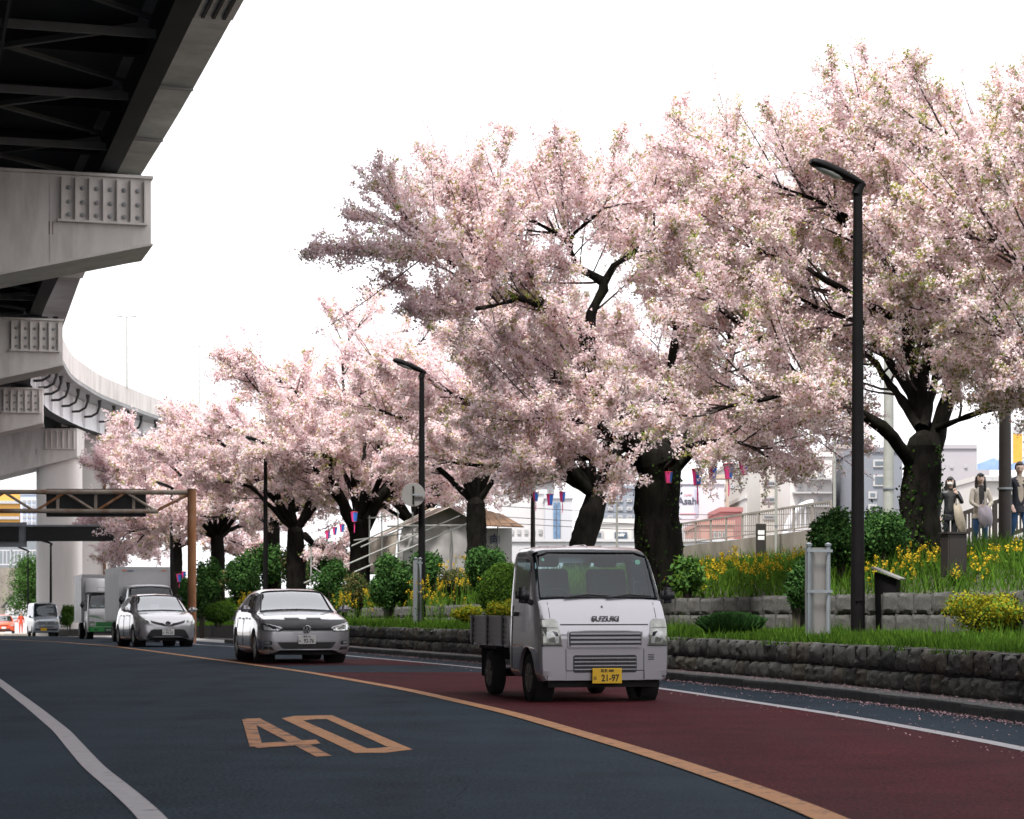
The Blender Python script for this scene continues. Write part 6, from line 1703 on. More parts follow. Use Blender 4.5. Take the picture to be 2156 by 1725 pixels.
# clump of fine dark grass
def tuft(label, x, d, w, h, n, seed, mats):
    r = np.random.default_rng(seed); X = XA(x, d); z = bankz(X, d)
    a = r.uniform(0, 2 * math.pi, n); q = r.uniform(0, 1, n)
    base = np.stack([np.cos(a) * q * w * .3, np.sin(a) * q * w * .3, np.zeros(n)], 1)
    dirv = np.stack([np.cos(a) * q * .9, np.sin(a) * q * .9, np.ones(n) * .9], 1) + r.normal(size=(n, 3)) * .12
    dirv /= np.linalg.norm(dirv, axis=1, keepdims=True); L = h * r.uniform(.6, 1.15, n)
    mid_ = base + dirv * (L * .6)[:, None]; tip = mid_ + (dirv * .5 + np.stack([np.cos(a), np.sin(a), -.35 * np.ones(n)], 1) * .55) * (L * .5)[:, None]
    sd = np.cross(dirv, r.normal(size=(n, 3))); sd /= np.linalg.norm(sd, axis=1, keepdims=True); sd *= .007
    V = np.stack([base - sd, base + sd, mid_ + sd, mid_ - sd, tip], 1).reshape(-1, 3)
    k = np.arange(n)[:, None] * 5
    F = np.concatenate([k + np.array([[0, 1, 2, 3]]), k + np.array([[3, 2, 4, 4]])])
    F = np.concatenate([k + np.array([[0, 1, 2, 3]])]); F3 = k + np.array([[3, 2, 4]])
    o = link('grass_clump', npmesh('grass_clump', V, F, mats), None, label, 'grass clump', None, None, (X, d, z))
    return o
tuft('rounded clump of fine dark ornamental grass below the upper wall', 1540, 33.5, 1.1, .55, 5000, 5, [m_camellia])

# ------------------------------------------------------------------ grass and rape flowers
m_grass = leafmat('grass_blade', (0.085, 0.17, 0.022), 0.45, 0.35, vscale=3)
m_grass2 = leafmat('grass_blade_dark', (0.045, 0.10, 0.015), 0.45, 0.3, vscale=3)
m_rape = leafmat('rape_flower', (0.52, 0.37, 0.03), 0.15, 0.3)
def blades(name, offs, d0, d1, n, h, w, seed, cond=None, mats=None):
    r = np.random.default_rng(seed)
    d = np.exp(r.uniform(math.log(d0), math.log(d1), n)); o = r.uniform(*offs, n)
    x = np.interp(d, KERB.d, KERB.x); tx = np.interp(d + .2, KERB.d, KERB.x) - x; L = np.hypot(tx, .2); tx, ty = tx / L, .2 / L
    px, py = x + ty * o, d - tx * o
    if offs[1] < UP_OFF + .1: z = np.interp(o, [.46, 1.4, 2.4, 3.2], [.59, .63, .66, .68]) + np.array([zg(q) for q in d])
    else: z = np.array([upz(q) for q in d]) + np.interp(o, [b[0] for b in BANK], [b[1] for b in BANK])
    base = np.stack([px, py, z - .01], 1)
    clump = .5 + .9 * np.clip(np.sin(px * 2.1 + 1.3) * np.sin(py * 1.7) + .4 * np.sin(px * 5.3 + py * 4.1), -.4, 1)
    if cond is not None:
        k = cond(px, py, o, d); base, clump, d = base[k], clump[k], d[k]; n = len(base)
    hh = h * r.uniform(.5, 1.3, n) * (.55 + .6 * clump) * np.interp(d, [15, 60], [1, 1.25])
    dirv = np.stack([r.normal(size=n) * .35, r.normal(size=n) * .35, np.ones(n)], 1); dirv /= np.linalg.norm(dirv, axis=1, keepdims=True)
    sd = np.stack([r.normal(size=n), r.normal(size=n), np.zeros(n)], 1); sd /= np.linalg.norm(sd, axis=1, keepdims=True)
    ww = (w * np.interp(d, [15, 70], [1, 2.6]))[:, None]
    V = np.stack([base - sd * ww, base + sd * ww, base + dirv * hh[:, None]], 1).reshape(-1, 3)
    F = np.arange(n * 3).reshape(-1, 3)
    return link(name, npmesh(name, V, F, mats or [m_grass, m_grass2], (r.uniform(0, 1, n) < .4).astype(int)), kind='stuff')
o = blades('terrace_grass', (.92, 3.08), 14, 95, 60000, .11, .008, 1); o['label'] = 'rough green grass on the strip between the two walls'
o = blades('bank_grass', (3.45, 13), 20, 110, 90000, .30, .009, 2); o['label'] = 'long green grass on the bank under the cherry trees'
o = blades('terrace_weeds', (1.0, 3.05), 14, 80, 7000, .22, .009, 7, cond=lambda x, y, o, d: (np.sin(d * 1.7 + o * 2) * np.sin(d * .63 + 1) + .25 * np.sin(o * 7) > .35), mats=[m_box, m_grass]); o['label'] = 'taller weeds scattered in the terrace grass'
o = blades('wall_weeds', (.30, .50), 14, 60, 1500, .11, .006, 3, cond=lambda x, y, o, d: (np.sin(d * 2.3) * np.sin(d * .9 + 1) > .35)); o['label'] = 'weeds growing along the foot of the stone wall'

def rape(name, label, boxes, seed):
    """boxes: (x0, x1 px, d0, d1, n, hmin, hmax)"""
    r = np.random.default_rng(seed); VS, FS, MI, o = [], [], [], 0
    for x0, x1, d0, d1, n, h0, h1 in boxes:
        for _ in range(n):
            d = r.uniform(d0, d1); x = XA(r.uniform(x0, x1), d); z = bankz(x, d); h = r.uniform(h0, h1)
            lean = r.normal(size=2) * .12; top = np.array([x + lean[0] * h, d + lean[1] * h, z + h]); bs = np.array([x, d, z])
            w = np.array([.006, 0, 0])
            VS.append(np.array([bs - w, bs + w, top + w * .6, top - w * .6])); FS.append(np.arange(4) + o); MI.append(0); o += 4
            for q in range(5):
                f = r.uniform(.1, .75); p = bs * (1 - f) + top * f; a = r.uniform(0, 6.28)
                ld = np.array([math.cos(a), math.sin(a), r.uniform(.0, .6)]); ld /= np.linalg.norm(ld); s_ = np.array([-ld[1], ld[0], 0]) * .025; Lq = r.uniform(.08, .18) * (1.2 - f)
                VS.append(np.array([p, p + ld * Lq * .5 + s_, p + ld * Lq, p + ld * Lq * .5 - s_])); FS.append(np.arange(4) + o); MI.append(1 if r.uniform() < .5 else 0); o += 4
            for hd in range(r.integers(1, 4)):
                c = top + np.array([r.normal() * .05, r.normal() * .05, -abs(r.normal()) * .12 if hd else 0])
                for q in range(9):
                    p = c + r.normal(size=3) * np.array([.018, .018, .028]); nd = r.normal(size=3); ld = np.cross(nd, r.normal(size=3)); ld /= np.linalg.norm(ld) + 1e-9
                    s_ = np.cross(ld, nd); s_ /= np.linalg.norm(s_) + 1e-9; e = r.uniform(.012, .022)
                    VS.append(np.array([p - ld * e, p + s_ * e, p + ld * e, p - s_ * e])); FS.append(np.arange(4) + o); MI.append(2); o += 4
    return link(name, npmesh(name, np.vstack(VS), np.stack(FS), [m_box, m_box2, m_rape], np.array(MI)), None, label, None, None, 'stuff')
rape('rape_flowers', 'yellow rape blossoms between the shrubs left of the truck', [(500, 560, 66, 72, 70, .6, 1.1), (690, 870, 60, 66, 100, .5, 1.0), (860, 1010, 52, 57, 85, .6, 1.15), (555, 700, 66, 72, 60, .4, .8)], 61)
rape('rape_flowers', 'yellow rape blossoms on the bank right of the big old tree', [(1400, 1560, 39.8, 42.5, 70, .3, .65), (1560, 1700, 37.0, 41, 48, .25, .55)], 62)
rape('rape_flowers', 'yellow rape blossoms around the brown box on the right', [(1815, 1990, 32.6, 34.5, 34, .22, .5), (1990, 2160, 30.2, 33, 26, .2, .42)], 63)

# fallen petals along the kerb
r = np.random.default_rng(91); n = 9000
d = np.exp(r.uniform(math.log(12), math.log(60), n)); o = -np.abs(r.normal(size=n)) * .10
far = r.uniform(0, 1, n) < .12; o = np.where(far, -r.uniform(0, 1.6, n), o); onk = r.uniform(0, 1, n) < .25; o = np.where(onk, r.uniform(.02, .44, n), o)
x = np.interp(d, KERB.d, KERB.x); tx = np.interp(d + .2, KERB.d, KERB.x) - x; L = np.hypot(tx, .2); tx, ty = tx / L, .2 / L
pos = np.stack([x + ty * o, d - tx * o, np.array([zg(q) for q in d]) + np.where(o > 0, .138, .012) + r.uniform(0, .012, n)], 1)
nd = np.stack([r.normal(size=n) * .4, r.normal(size=n) * .4, np.ones(n)], 1); ld = np.cross(nd, r.normal(size=(n, 3))); ld /= np.linalg.norm(ld, axis=1, keepdims=True)
sz = r.uniform(.010, .022, n); V, Fq = quads(pos, nd, ld, sz, sz * 1.2)
m_fallen = leafmat('fallen_petal', (0.52, 0.34, 0.36), 0.2, 0.1)
link('fallen_petals', npmesh('fallen_petals', V, Fq, m_fallen), None, 'pink fallen petals swept along the kerb', None, None, 'stuff')
# ------------------------------------------------------------------ street lamps
m_lamp = M('lamp_black_paint', (0.006, 0.0055, 0.006), 0.6, var=0.25, vscale=4, spec=0.10)
m_lens = M('lamp_lens', (0.45, 0.46, 0.45), 0.25, var=0.15)
def street_lamp(label, x, d, ytop, size=1.0, base_r=.105, parts=True):
    X = XA(x, d); zb = bankz(X, d) - .05 if d < 112 else zg(d); zt = ZA(ytop, d)
    t = thing('street_lamp', label, 'street lamp', (X, d, zb), 0, 'black street lamps along the terrace')
    h = zt - zb
    MB().tube([(0, 0, 0), (0, 0, h * .12), (0, 0, h * .14), (0, 0, h * .6), (0, 0, h)], [base_r, base_r, base_r * .94, base_r * .8, base_r * .62], 12).obj('pole', m_lamp, t, smooth=40)
    MB().bx(-base_r * .5, base_r * .5, -base_r - .012, -base_r + .02, .55, .95).obj('access_hatch', m_lamp, t)
    # cobra head pointing over the road
    hd = link('lamp_head', None, t, loc=(0, 0, h)); hd.rotation_euler = (0, rad(20), rad(14)); hd.scale = (size,) * 3
    prof = [(.10, .03, .04), (.04, .075, .06), (-.12, .10, .085), (-.34, .135, .10), (-.58, .145, .10), (-.74, .12, .085), (-.80, .07, .05)]
    vs, fs, n = [], [], 14
    for (xx, w, hh) in prof:
        for k in range(n):
            a = 2 * math.pi * k / n; s_, c_ = math.sin(a), math.cos(a)
            vs.append((xx, c_ * w, .05 + (s_ * hh * (1.0 if s_ > 0 else .45))))
    for i in range(len(prof) - 1):
        for k in range(n): fs.append((i * n + k, i * n + (k + 1) % n, (i + 1) * n + (k + 1) % n, (i + 1) * n + k))
    fs += [tuple(range(n))[::-1], tuple(range((len(prof) - 1) * n, len(prof) * n))]
    MB().add(vs, fs).obj('housing', m_lamp, hd, smooth=60)
    MB().ico((-.48, 0, .012), (.23, .105, .045), 2).obj('lens', m_lens, hd, smooth=80)
    MB().tube([(.02, 0, -.12), (.02, 0, .06)], base_r * .75, 10).obj('collar', m_lamp, hd, smooth=40)
    return t
street_lamp('nearest tall black street lamp in front of the right cherry tree', 1806, 31.0, 393)
street_lamp('second black street lamp with a round sign back on its pole', 888, 54.0, 787, base_r=.10)
street_lamp('third black street lamp above the silver hatchback', 559, 78.0, 940, base_r=.10)
street_lamp('fourth black street lamp beside the rusty gantry post', 361, 102.0, 1030, base_r=.095)
street_lamp('far black street lamp in front of the pale pier column', 107, 124.0, 1147, base_r=.085)
street_lamp('small far black street lamp above the young green tree', 59, 160.0, 1162, base_r=.08)

m_galv = M('galvanised_steel', (0.22, 0.245, 0.27), 0.5, 0.4, var=0.15, vscale=4, dirt=0.3, dirt_col=(0.18, 0.17, 0.16), dscale=2)
m_signback = M('sign_back_grey', (0.19, 0.185, 0.18), 0.6, 0.1, var=0.08, dirt=0.35, dirt_col=(0.2, 0.2, 0.19))
# round sign on the second lamp
d = 53.7; t = thing('round_sign', 'round grey traffic sign back clamped to the second lamp post', 'sign', (XA(870, d), d, ZA(1042, d)))
MB().lathe([(0, .012), (.295, .012), (.30, .0), (.295, -.012), (0, -.012)], 36, axis='Y').obj('disc', m_signback, t, smooth=40)
MB().bx(-.02, .02, -.04, -.013, -.24, .22).obj('rib', m_lamp, t); MB().bx(-.015, .235, -.075, -.041, -.02, .02).obj('clamp_arm', m_galv, t)
# grey sign seen from behind on twin posts
def sign_back(label, x0, x1, y0, y1, d, edge=False):
    X = XA((x0 + x1) / 2, d); zb = bankz(X, d) - .05; w = (x1 - x0) * d / FPX
    t = thing('twin_post_sign', label, 'sign', (X, d, zb), rad(18) if not edge else rad(74))
    if edge: w = .42
    h = ZA(y0, d) - zb
    for s_ in (-1, 1):
        MB().tube([(s_ * w * .42, 0, 0), (s_ * w * .42, 0, h)], .035, 8).obj('post', m_galv, t, smooth=40)
        MB().lathe([(.045, h), (.05, h + .03), (.0, h + .055)], 10, c=(s_ * w * .42, 0, 0)).obj('post_cap', m_galv, t)
    MB().bx(-w * .52, w * .52, .04, .055, h * .05, h * .985).obj('panel', m_signback, t)
    MB().bx(-w * .52, -w * .46, -.05, .039, h * .05, h * .985).obj('flange', m_galv, t)
    for z in (h * .95, h * .52): MB().bx(-w * .56, w * .56, -.045, -.036, z - .02, z + .02).obj('clamp_band', m_galv, t)
sign_back('grey twin-post sign back standing on the terrace left of the nearest lamp', 1697, 1750, 1150, 1330, 30.6)
sign_back('narrow grey sign edge beside the second lamp post', 873, 887, 1178, 1312, 52.8, True)
# brown cabinet on a post
m_brown = M('brown_cabinet', (0.014, 0.010, 0.009), 0.6, var=0.2)
d = 31.0; X = XA(2008, d); zb = bankz(X, d) - .05
t = thing('utility_cabinet', 'dark brown box on a short post in the flowers on the right', 'cabinet', (X, d, zb), rad(12))
z0, z1 = ZA(1215, d) - zb, ZA(1125, d) - zb
bevel(MB().bx(-.15, .15, -.13, .13, z0, z1).obj('box', m_brown, t), .01)
MB().bx(-.17, .19, -.16, .16, z1 + .002, z1 + .03).obj('roof', m_brown, t); MB().bx(-.05, .05, -.05, .05, 0, z0 - .001).obj('post', m_lamp, t)
MB().bx(-.12, .12, -.136, -.1305, z0 + .03, z1 - .04).obj('door', m_brown, t)
# tilted information board
d = 31.6; X = XA(1868, d); zb = bankz(X, d) - .03
t = thing('information_board', 'small tilted information board in the grass beside the nearest lamp', 'board', (X, d, zb), rad(-25))
zt = ZA(1212, d) - zb
MB().prism([(-.14, 0), (.14, 0), (.17, zt - .07), (-.17, zt + .05)], -.1, .1).obj('plinth', m_lamp, t)
MB().box((0.02, 0, zt + .03), (.46, .34, .025), rot=Matrix.Rotation(rad(22), 3, 'Y')).obj('panel', m_signback, t)
# dark information post with white notice
d = 50.0; X = XA(1602, d); zb = bankz(X, d) - .1
t = thing('notice_post', 'dark slab post with a white notice before the ramp wall', 'notice post', (X, d, zb))
bevel(MB().bx(-.115, .115, -.06, .06, 0, ZA(1103, d) - zb).obj('slab', m_brown, t), .01)
for y0, y1 in ((1117, 1126), (1129, 1137)): MB().bx(-.075, .075, -.066, -.0605, ZA(y1, d) - zb, ZA(y0, d) - zb).obj('notice', m_paper, t)

# ------------------------------------------------------------------ ramp wall and railings on the bank
m_rampc = M('ramp_concrete', (0.20, 0.18, 0.155), 0.9, var=0.3, vscale=1.5, bump=.3, dirt=.6, dirt_col=(.06, .055, .045), dscale=.9, stretch=(1, 1, .4))
m_rail = M('railing_paint', (0.24, 0.22, 0.20), 0.6, var=.15)
d0, d1 = 58.0, 50.0
t = thing('ramp_wall', 'stained concrete ramp wall with a metal railing behind the rape flowers', 'wall', (XA(1430, d0), d0, 0))
a = P(1425, 1152, d0); b = P(1740, 1112, d1); org = Vector(t.location)
A_, B_ = a - org, b - org
dirv = (B_ - A_); nrm = Vector((dirv.y, -dirv.x, 0)).normalized() * .25
vs = []
for p in (A_, B_):
    for q in (0, 1): vs += [tuple(p + nrm * -q), (p.x - nrm.x * q, p.y - nrm.y * q, .2)]
MB().add(vs, [(0, 4, 5, 1), (2, 3, 7, 6), (0, 2, 6, 4), (0, 1, 3, 2), (4, 6, 7, 5)]).obj('wall', m_rampc, t)
n = 9
for k in range(n + 1):
    p = A_.lerp(B_, k / n) - nrm * .5
    MB().bx(p.x - .025, p.x + .025, p.y - .025, p.y + .025, p.z, p.z + .62).obj('rail_post', m_rail, t)
MB().bar(A_ - nrm * .5 + Vector((0, 0, .63)), B_ - nrm * .5 + Vector((0, 0, .63)), .05, .05).obj('handrail', m_rail, t)
MB().bar(A_ - nrm * .5 + Vector((0, 0, .10)), B_ - nrm * .5 + Vector((0, 0, .10)), .03, .03).obj('bottom_rail', m_rail, t)
for k in range(n * 8):
    p = A_.lerp(B_, (k + .5) / (n * 8)) - nrm * .5
    MB().bx(p.x - .008, p.x + .008, p.y - .008, p.y + .008, p.z + .1, p.z + .62).obj('baluster', m_rail, t)
# dark wooden fence and pale low wall behind the people
m_wood = M('dark_fence_wood', (0.022, 0.017, 0.014), 0.8, var=.3)
m_pale = M('pale_concrete', (0.40, 0.37, 0.345), 0.85, var=.15, vscale=1.2, dirt=.4, dirt_col=(.3, .26, .22), stretch=(1, 1, .3))
dF = 47.0
t = thing('picket_fence', 'dark wooden picket fence sloping up behind the walking people', 'fence', (XA(2000, dF), dF, 0))
ox = t.location.x
fz = lambda x: ZA(np.interp(x, [1985, 2160], [1096, 1034]), dF)
def fx(x): return XA(x, dF) - ox
for x in (1995, 2030, 2095, 2160):
    MB().bx(fx(x) - .045, fx(x) + .045, -.045, .045, fz(x) - 1.05, fz(x) + .03).obj('post', m_wood, t)
for dz in (0, -.42, -.82): MB().bar((fx(1985), 0, fz(1985) + dz), (fx(2165), 0, fz(2165) + dz), .05, .09).obj('rail', m_wood, t)
for k in range(24):
    x = 1990 + 7.2 * k; MB().bx(fx(x) - .02, fx(x) + .02, -.015, .015, fz(x) - .80, fz(x) - .03).obj('picket', m_wood, t)
t = thing('low_wall', 'pale low concrete wall under the dark picket fence', 'wall', (XA(2000, dF), dF - .3, 0))
MB().add([(fx(1990), 0, 1.2), (fx(2190), 0, 1.2), (fx(2190), 0, fz(2190) - .98), (fx(1990), 0, fz(1990) - .98), (fx(1990), .9, 1.2), (fx(2190), .9, 1.2), (fx(2190), .9, fz(2190) - .98), (fx(1990), .9, fz(1990) - .98)],
         [(0, 1, 2, 3), (3, 2, 6, 7), (4, 7, 6, 5), (0, 3, 7, 4), (1, 5, 6, 2)]).obj('wall', m_pale, t)
MB().add([(fx(1988), -.06, fz(1990) - .975), (fx(2192), -.06, fz(2190) - .975), (fx(2192), .2, fz(2190) - .975), (fx(1988), .2, fz(1990) - .975), (fx(1988), -.06, fz(1990) - .93), (fx(2192), -.06, fz(2190) - .93), (fx(2192), .2, fz(2190) - .93), (fx(1988), .2, fz(1990) - .93)],
         [(0, 1, 5, 4), (4, 5, 6, 7), (2, 3, 7, 6), (0, 4, 7, 3), (1, 2, 6, 5)]).obj('coping', m_rampc, t)
# edging stones under the people and timber log steps
m_log = M('timber_log', (0.06, 0.045, 0.032), 0.9, var=.4, bump=.5)
for k, (x, y, w, lab) in enumerate(((2085, 1152, 150, 'long stone edging below the man in the navy jacket'), (2055, 1182, 75, 'short dark timber edging in the grass beside the brown box'))):
    d = 39.5 - 1.8 * k; t = thing('bank_edging', lab, 'edging', (XA(x, d), d, ZA(y, d)))
    L = w * d / FPX
    for q in range(3): bevel(MB().bx(-L / 2 + q * L / 3 + .01, -L / 2 + (q + 1) * L / 3 - .01, -.12, .12, -.22, .06 + .01 * q).obj('log', m_log if k else m_rampc, t), .03)

# ------------------------------------------------------------------ poles and cables
m_polegrey = M('pole_grey', (0.30, 0.31, 0.29), 0.6, .2, var=.15)
m_poledark = M('pole_brown', (0.018, 0.013, 0.012), 0.6, var=.25)
def pole(label, x, d, y0, y1, w, mat, extra=None):
    X = XA(x, d); z1 = ZA(y0, d); z0 = min(ZA(y1, d), bankz(X, d)) - .1; r_ = w * d / FPX / 2
    t = thing('utility_pole', label, 'pole', (X, d, z0))
    MB().tube([(0, 0, 0), (0, 0, (z1 - z0) * .5), (0, 0, z1 - z0)], [r_ * 1.1, r_, r_ * .9], 12).obj('shaft', mat, t, smooth=40)
    MB().tube([(0, 0, (z1 - z0) * .3), (0, 0, (z1 - z0) * .3 + .04)], r_ * 1.25, 12).obj('band', m_galv, t, smooth=40)
    MB().tube([(0, 0, z1 - z0), (0, 0, z1 - z0 + .04)], r_ * 1.0, 12).obj('cap', mat, t, smooth=40)
    return t
pole('dark brown pole between the walking people on the right', 2116, 42.2, 700, 1147, 26, m_poledark)
pole('thick pale grey pole behind the right cherry trunk', 1871, 52, 640, 1190, 22, m_polegrey)
pole('thin grey pole rising behind the tall bush', 1757, 54, 780, 1180, 6.5, m_polegrey)
pole('thin grey pole right of the notice post', 1634, 52, 900, 1170, 6, m_polegrey)
pole('short brown pole above the flatbed truck roof', 1122, 64, 1035, 1160, 10, m_poledark)
pole('thin green-grey pole left of the big old trunk', 1299, 66, 1060, 1150, 5, m_polegrey)
m_cable = M('cable', (0.05, 0.05, 0.055), .6)
for k, (y0, y1) in enumerate(((1066, 1070), (1088, 1094), (1101, 1105))):
    pts = []
    for q in range(17):
        u = q / 16; x = 1050 + u * 900; d = 72 - 6 * u
        p = P(x, y0 + (y1 - y0) * u, d); p.z -= .25 * math.sin(math.pi * u); pts.append(p - P(1050, y0, 72))
    o = MB().tube(pts, .012, 5).obj('overhead_cable', m_cable, None, smooth=60, label=('upper', 'middle', 'lowest')[k] + ' of three thin cables crossing in front of the buildings', cat='cable', group='cables over the bank', loc=P(1050, y0, 72))

# ------------------------------------------------------------------ lanterns
m_pink = M('pink_lantern_paper', (0.78, 0.05, 0.24), .7, var=.15, vscale=8)
m_blue = M('blue_lantern_paper', (0.03, 0.16, 0.62), .7, var=.15, vscale=8)
m_redp = M('red_lantern_band', (0.55, 0.05, 0.06), .7)
def lantern(label, x, y, d, s=1.0, tail=True, turn=0.0, group='pink and blue festival lanterns'):
    p = P(x, y, d); t = thing('paper_lantern', label, 'lantern', p, turn, group); t.scale = (s,) * 3
    n = 6
    for half, m in ((0, m_pink), (1, m_blue)):
        b = MB(); vs = []
        for zz, rr_ in ((.17, .135), (-.19, .085)):
            for k in range(4):
                a = math.pi * (k / 3) + (math.pi / 2 if half == 0 else -math.pi / 2)
                vs.append((rr_ * math.cos(a), rr_ * math.sin(a), zz))
        b.add(vs, [(k, k + 1, k + 5, k + 4) for k in range(3)]); b.obj('paper_shade', m, t)
    MB().lathe([(.0, .2), (.14, .185), (.142, .165), (.135, .16)], 6).obj('top_frame', m_redp, t)
    MB().lathe([(.088, -.18), (.09, -.2), (.0, -.2)], 6).obj('bottom_frame', m_redp, t)
    MB().tube([(0, 0, .2), (0, 0, .33)], .006, 5).obj('hanger', m_cable, t)
    if tail: MB().tube([(0, 0, -.2), (.01, 0, -.42), (0, 0, -.62)], [.012, .02, .012], 5).obj('tassel', m_pink, t)
lanterns = [(1468, 1004, 42.5, 1.05, 'lowest lantern of the chain right of the big old trunk'), (1500, 999, 42.7, .95, 'second lantern in the chain right of the big old trunk'),
            (1534, 992, 42.8, 1.0, 'third lantern in the chain right of the big old trunk'), (1566, 983, 43, 1.0, 'highest lantern in the chain right of the big old trunk'),
            (1128, 1046, 60, .8, 'lantern beside the short brown pole above the truck roof'), (1158, 1052, 60, 1.0, 'middle lantern of the small group above the truck roof'),
            (1184, 1046, 60, .9, 'right lantern of the small group above the truck roof'), (1408, 1005, 40.9, .7, 'blue-sided lantern hanging against the big old trunk'),
            (746, 1088, 74, 1.1, 'lantern in the fork of the V-shaped cherry trunk'), (720, 1112, 76, .9, 'right lantern of the cluster left of the V-shaped trunk'),
            (705, 1118, 77, .9, 'middle lantern of the cluster left of the V-shaped trunk'), (690, 1126, 78, .9, 'left lantern of the cluster left of the V-shaped trunk'),
            (377, 1217, 92, 1.1, 'lantern low beside the silver box truck roof'), (387, 1210, 92, .9, 'lantern low against the gantry post')]
for k, (x, y, d, s_, lab) in enumerate(lanterns): lantern(lab, x, y, d, s_ * .82, k % 2 == 0, .2 * (k % 4) - .3)

# ------------------------------------------------------------------ tent, wooden hut, scaffold
m_tarp = M('white_tarpaulin', (0.50, 0.49, 0.49), .7, var=.08, vscale=1.5, bump=.4, bscale=5, dirt=.35, dirt_col=(.36, .33, .29))
m_tarp2 = M('beige_tarpaulin', (0.42, 0.37, 0.32), .75, var=.12, bump=.4, bscale=4, dirt=.3)
m_tarpg = M('grey_tarpaulin', (0.33, 0.31, 0.28), .75, var=.12, bump=.3, bscale=4)
def cloth(name, parent, corners, mat, amp=.06, n=14, seed=0):
    """wrinkled sheet between four world corners (bottom-left, bottom-right, top-right, top-left)"""
    r = random.Random(seed); a, b, c, e = [Vector(p) for p in corners]; nr = (b - a).cross(e - a).normalized(); vs, fs = [], []
    ph = [r.uniform(0, 6) for _ in range(4)]
    for i in range(n + 1):
        for j in range(n + 1):
            u, v = i / n, j / n; p = (a.lerp(b, u)).lerp(e.lerp(c, u), v)
            w = math.sin(u * 9 + ph[0] + 2 * v) * .5 + math.sin(u * 21 + ph[1] - 3 * v) * .3 + math.sin(v * 8 + ph[2] + 4 * u) * .35
            edge = min(1, 6 * min(u, 1 - u, v, 1 - v) + .15)
            vs.append(p + nr * amp * w * edge)
    for i in range(n):
        for j in range(n): k = i * (n + 1) + j; fs.append((k, k + n + 1, k + n + 2, k + 1))
    o = MB().add(vs, fs).obj(name, mat, parent, smooth=180)
    md = o.modifiers.new('thickness', 'SOLIDIFY'); md.thickness = .01
    return o
tb = P(900, 1200, 80); tb.z -= .6
t = thing('festival_tent', 'white and beige tarpaulin tent with a low gable roof behind the cherry trunks', 'tent', tb)
Q = lambda x, y, d: P(x, y, d) - tb
cloth('front_wall', t, [Q(828, 1210, 78), Q(1012, 1210, 78), Q(1012, 1106, 78), Q(850, 1107, 78)], m_tarp, .08, 18, 1)
cloth('side_wall', t, [Q(762, 1210, 86), Q(830, 1210, 78.2), Q(836, 1118, 78.2), Q(768, 1140, 86)], m_tarp2, .10, 12, 2)
cloth('loose_sheet', t, [Q(836, 1165, 77.7), Q(880, 1150, 77.7), Q(893, 1108, 77.7), Q(846, 1112, 77.7)], m_tarp, .12, 10, 3)
cloth('roof_slope', t, [Q(772, 1140, 86), Q(842, 1112, 77.6), Q(948, 1068, 77.6), Q(905, 1070, 88)], m_tarp2, .05, 12, 4)
cloth('roof_slope', t, [Q(1018, 1108, 77.6), Q(1000, 1098, 88), Q(905, 1070, 88), Q(948, 1068, 77.6)], m_tarpg, .05, 10, 5)
MB().add([Q(850, 1108, 78.4), Q(1012, 1108, 78.4), Q(948, 1069, 78.4), Q(948, 1100, 78.6)], [(0, 1, 2)]).obj('gable', m_tarpg, t)
MB().tube([Q(815, 1108, 77.5), Q(1016, 1106, 77.5)], .035, 6).obj('eave_pipe', m_polegrey, t)
for x in (850, 948, 1012): MB().tube([Q(x, 1212, 77.9), Q(x, 1107, 77.9)], .03, 6).obj('tent_pole', m_polegrey, t)
hb_ = P(1050, 1200, 84); hb_.z -= .6
t = thing('wooden_hut', 'white hut with a brown board roof right of the tent', 'hut', hb_)
Q = lambda x, y, d: P(x, y, d) - hb_
m_boards = M('roof_boards', (0.15, 0.085, 0.045), .85, var=.35, vscale=3, bump=.4, stretch=(1, .2, 1))
m_wallw = M('hut_white_board', (0.50, 0.49, 0.48), .8, var=.06)
for k in range(9):
    u0, u1 = k / 9, (k + 1) / 9 - .008
    a0, a1 = Q(1000 + 60 * u0, 1070 + 16 * u0, 84 + .0), Q(1000 + 60 * u1, 1070 + 16 * u1, 84)
    b0, b1 = Q(1000 + 104 * u0, 1108 + 3 * u0, 81.5), Q(1000 + 104 * u1, 1108 + 3 * u1, 81.5)
    up_ = Vector((0, 0, .04 + .01 * (k % 2)))
    MB().add([b0, b1, a1, a0, b0 + up_, b1 + up_, a1 + up_, a0 + up_], [(0, 1, 2, 3), (4, 7, 6, 5), (0, 4, 5, 1), (1, 5, 6, 2), (2, 6, 7, 3), (3, 7, 4, 0)]).obj('roof_board', m_boards, t)
A0, A1 = Q(1008, 1212, 83), Q(1078, 1112, 83)
MB().bx(A0.x, A1.x, A0.y, A0.y + 3, A0.z, A1.z).obj('wall', m_wallw, t)
p = Q(1048, 1212, 82.9); MB().tube([p, Q(1048, 1085, 82.9)], .03, 6).obj('banner_pole', m_polegrey, t)
m_bluetxt = M('blue_sign_paint', (0.03, 0.06, 0.16), .6)
p = Q(1042, 1137, 82.95); link('banner_character', text_mesh('向', .42, .004, m_bluetxt, bold=.006), t, loc=p)
sb = P(800, 1200, 72); sb.z -= .4
t = thing('pipe_scaffold', 'grey pipe scaffold leaning across the front of the tent', 'scaffold', sb)
Q = lambda x, y, d: P(x, y, d) - sb
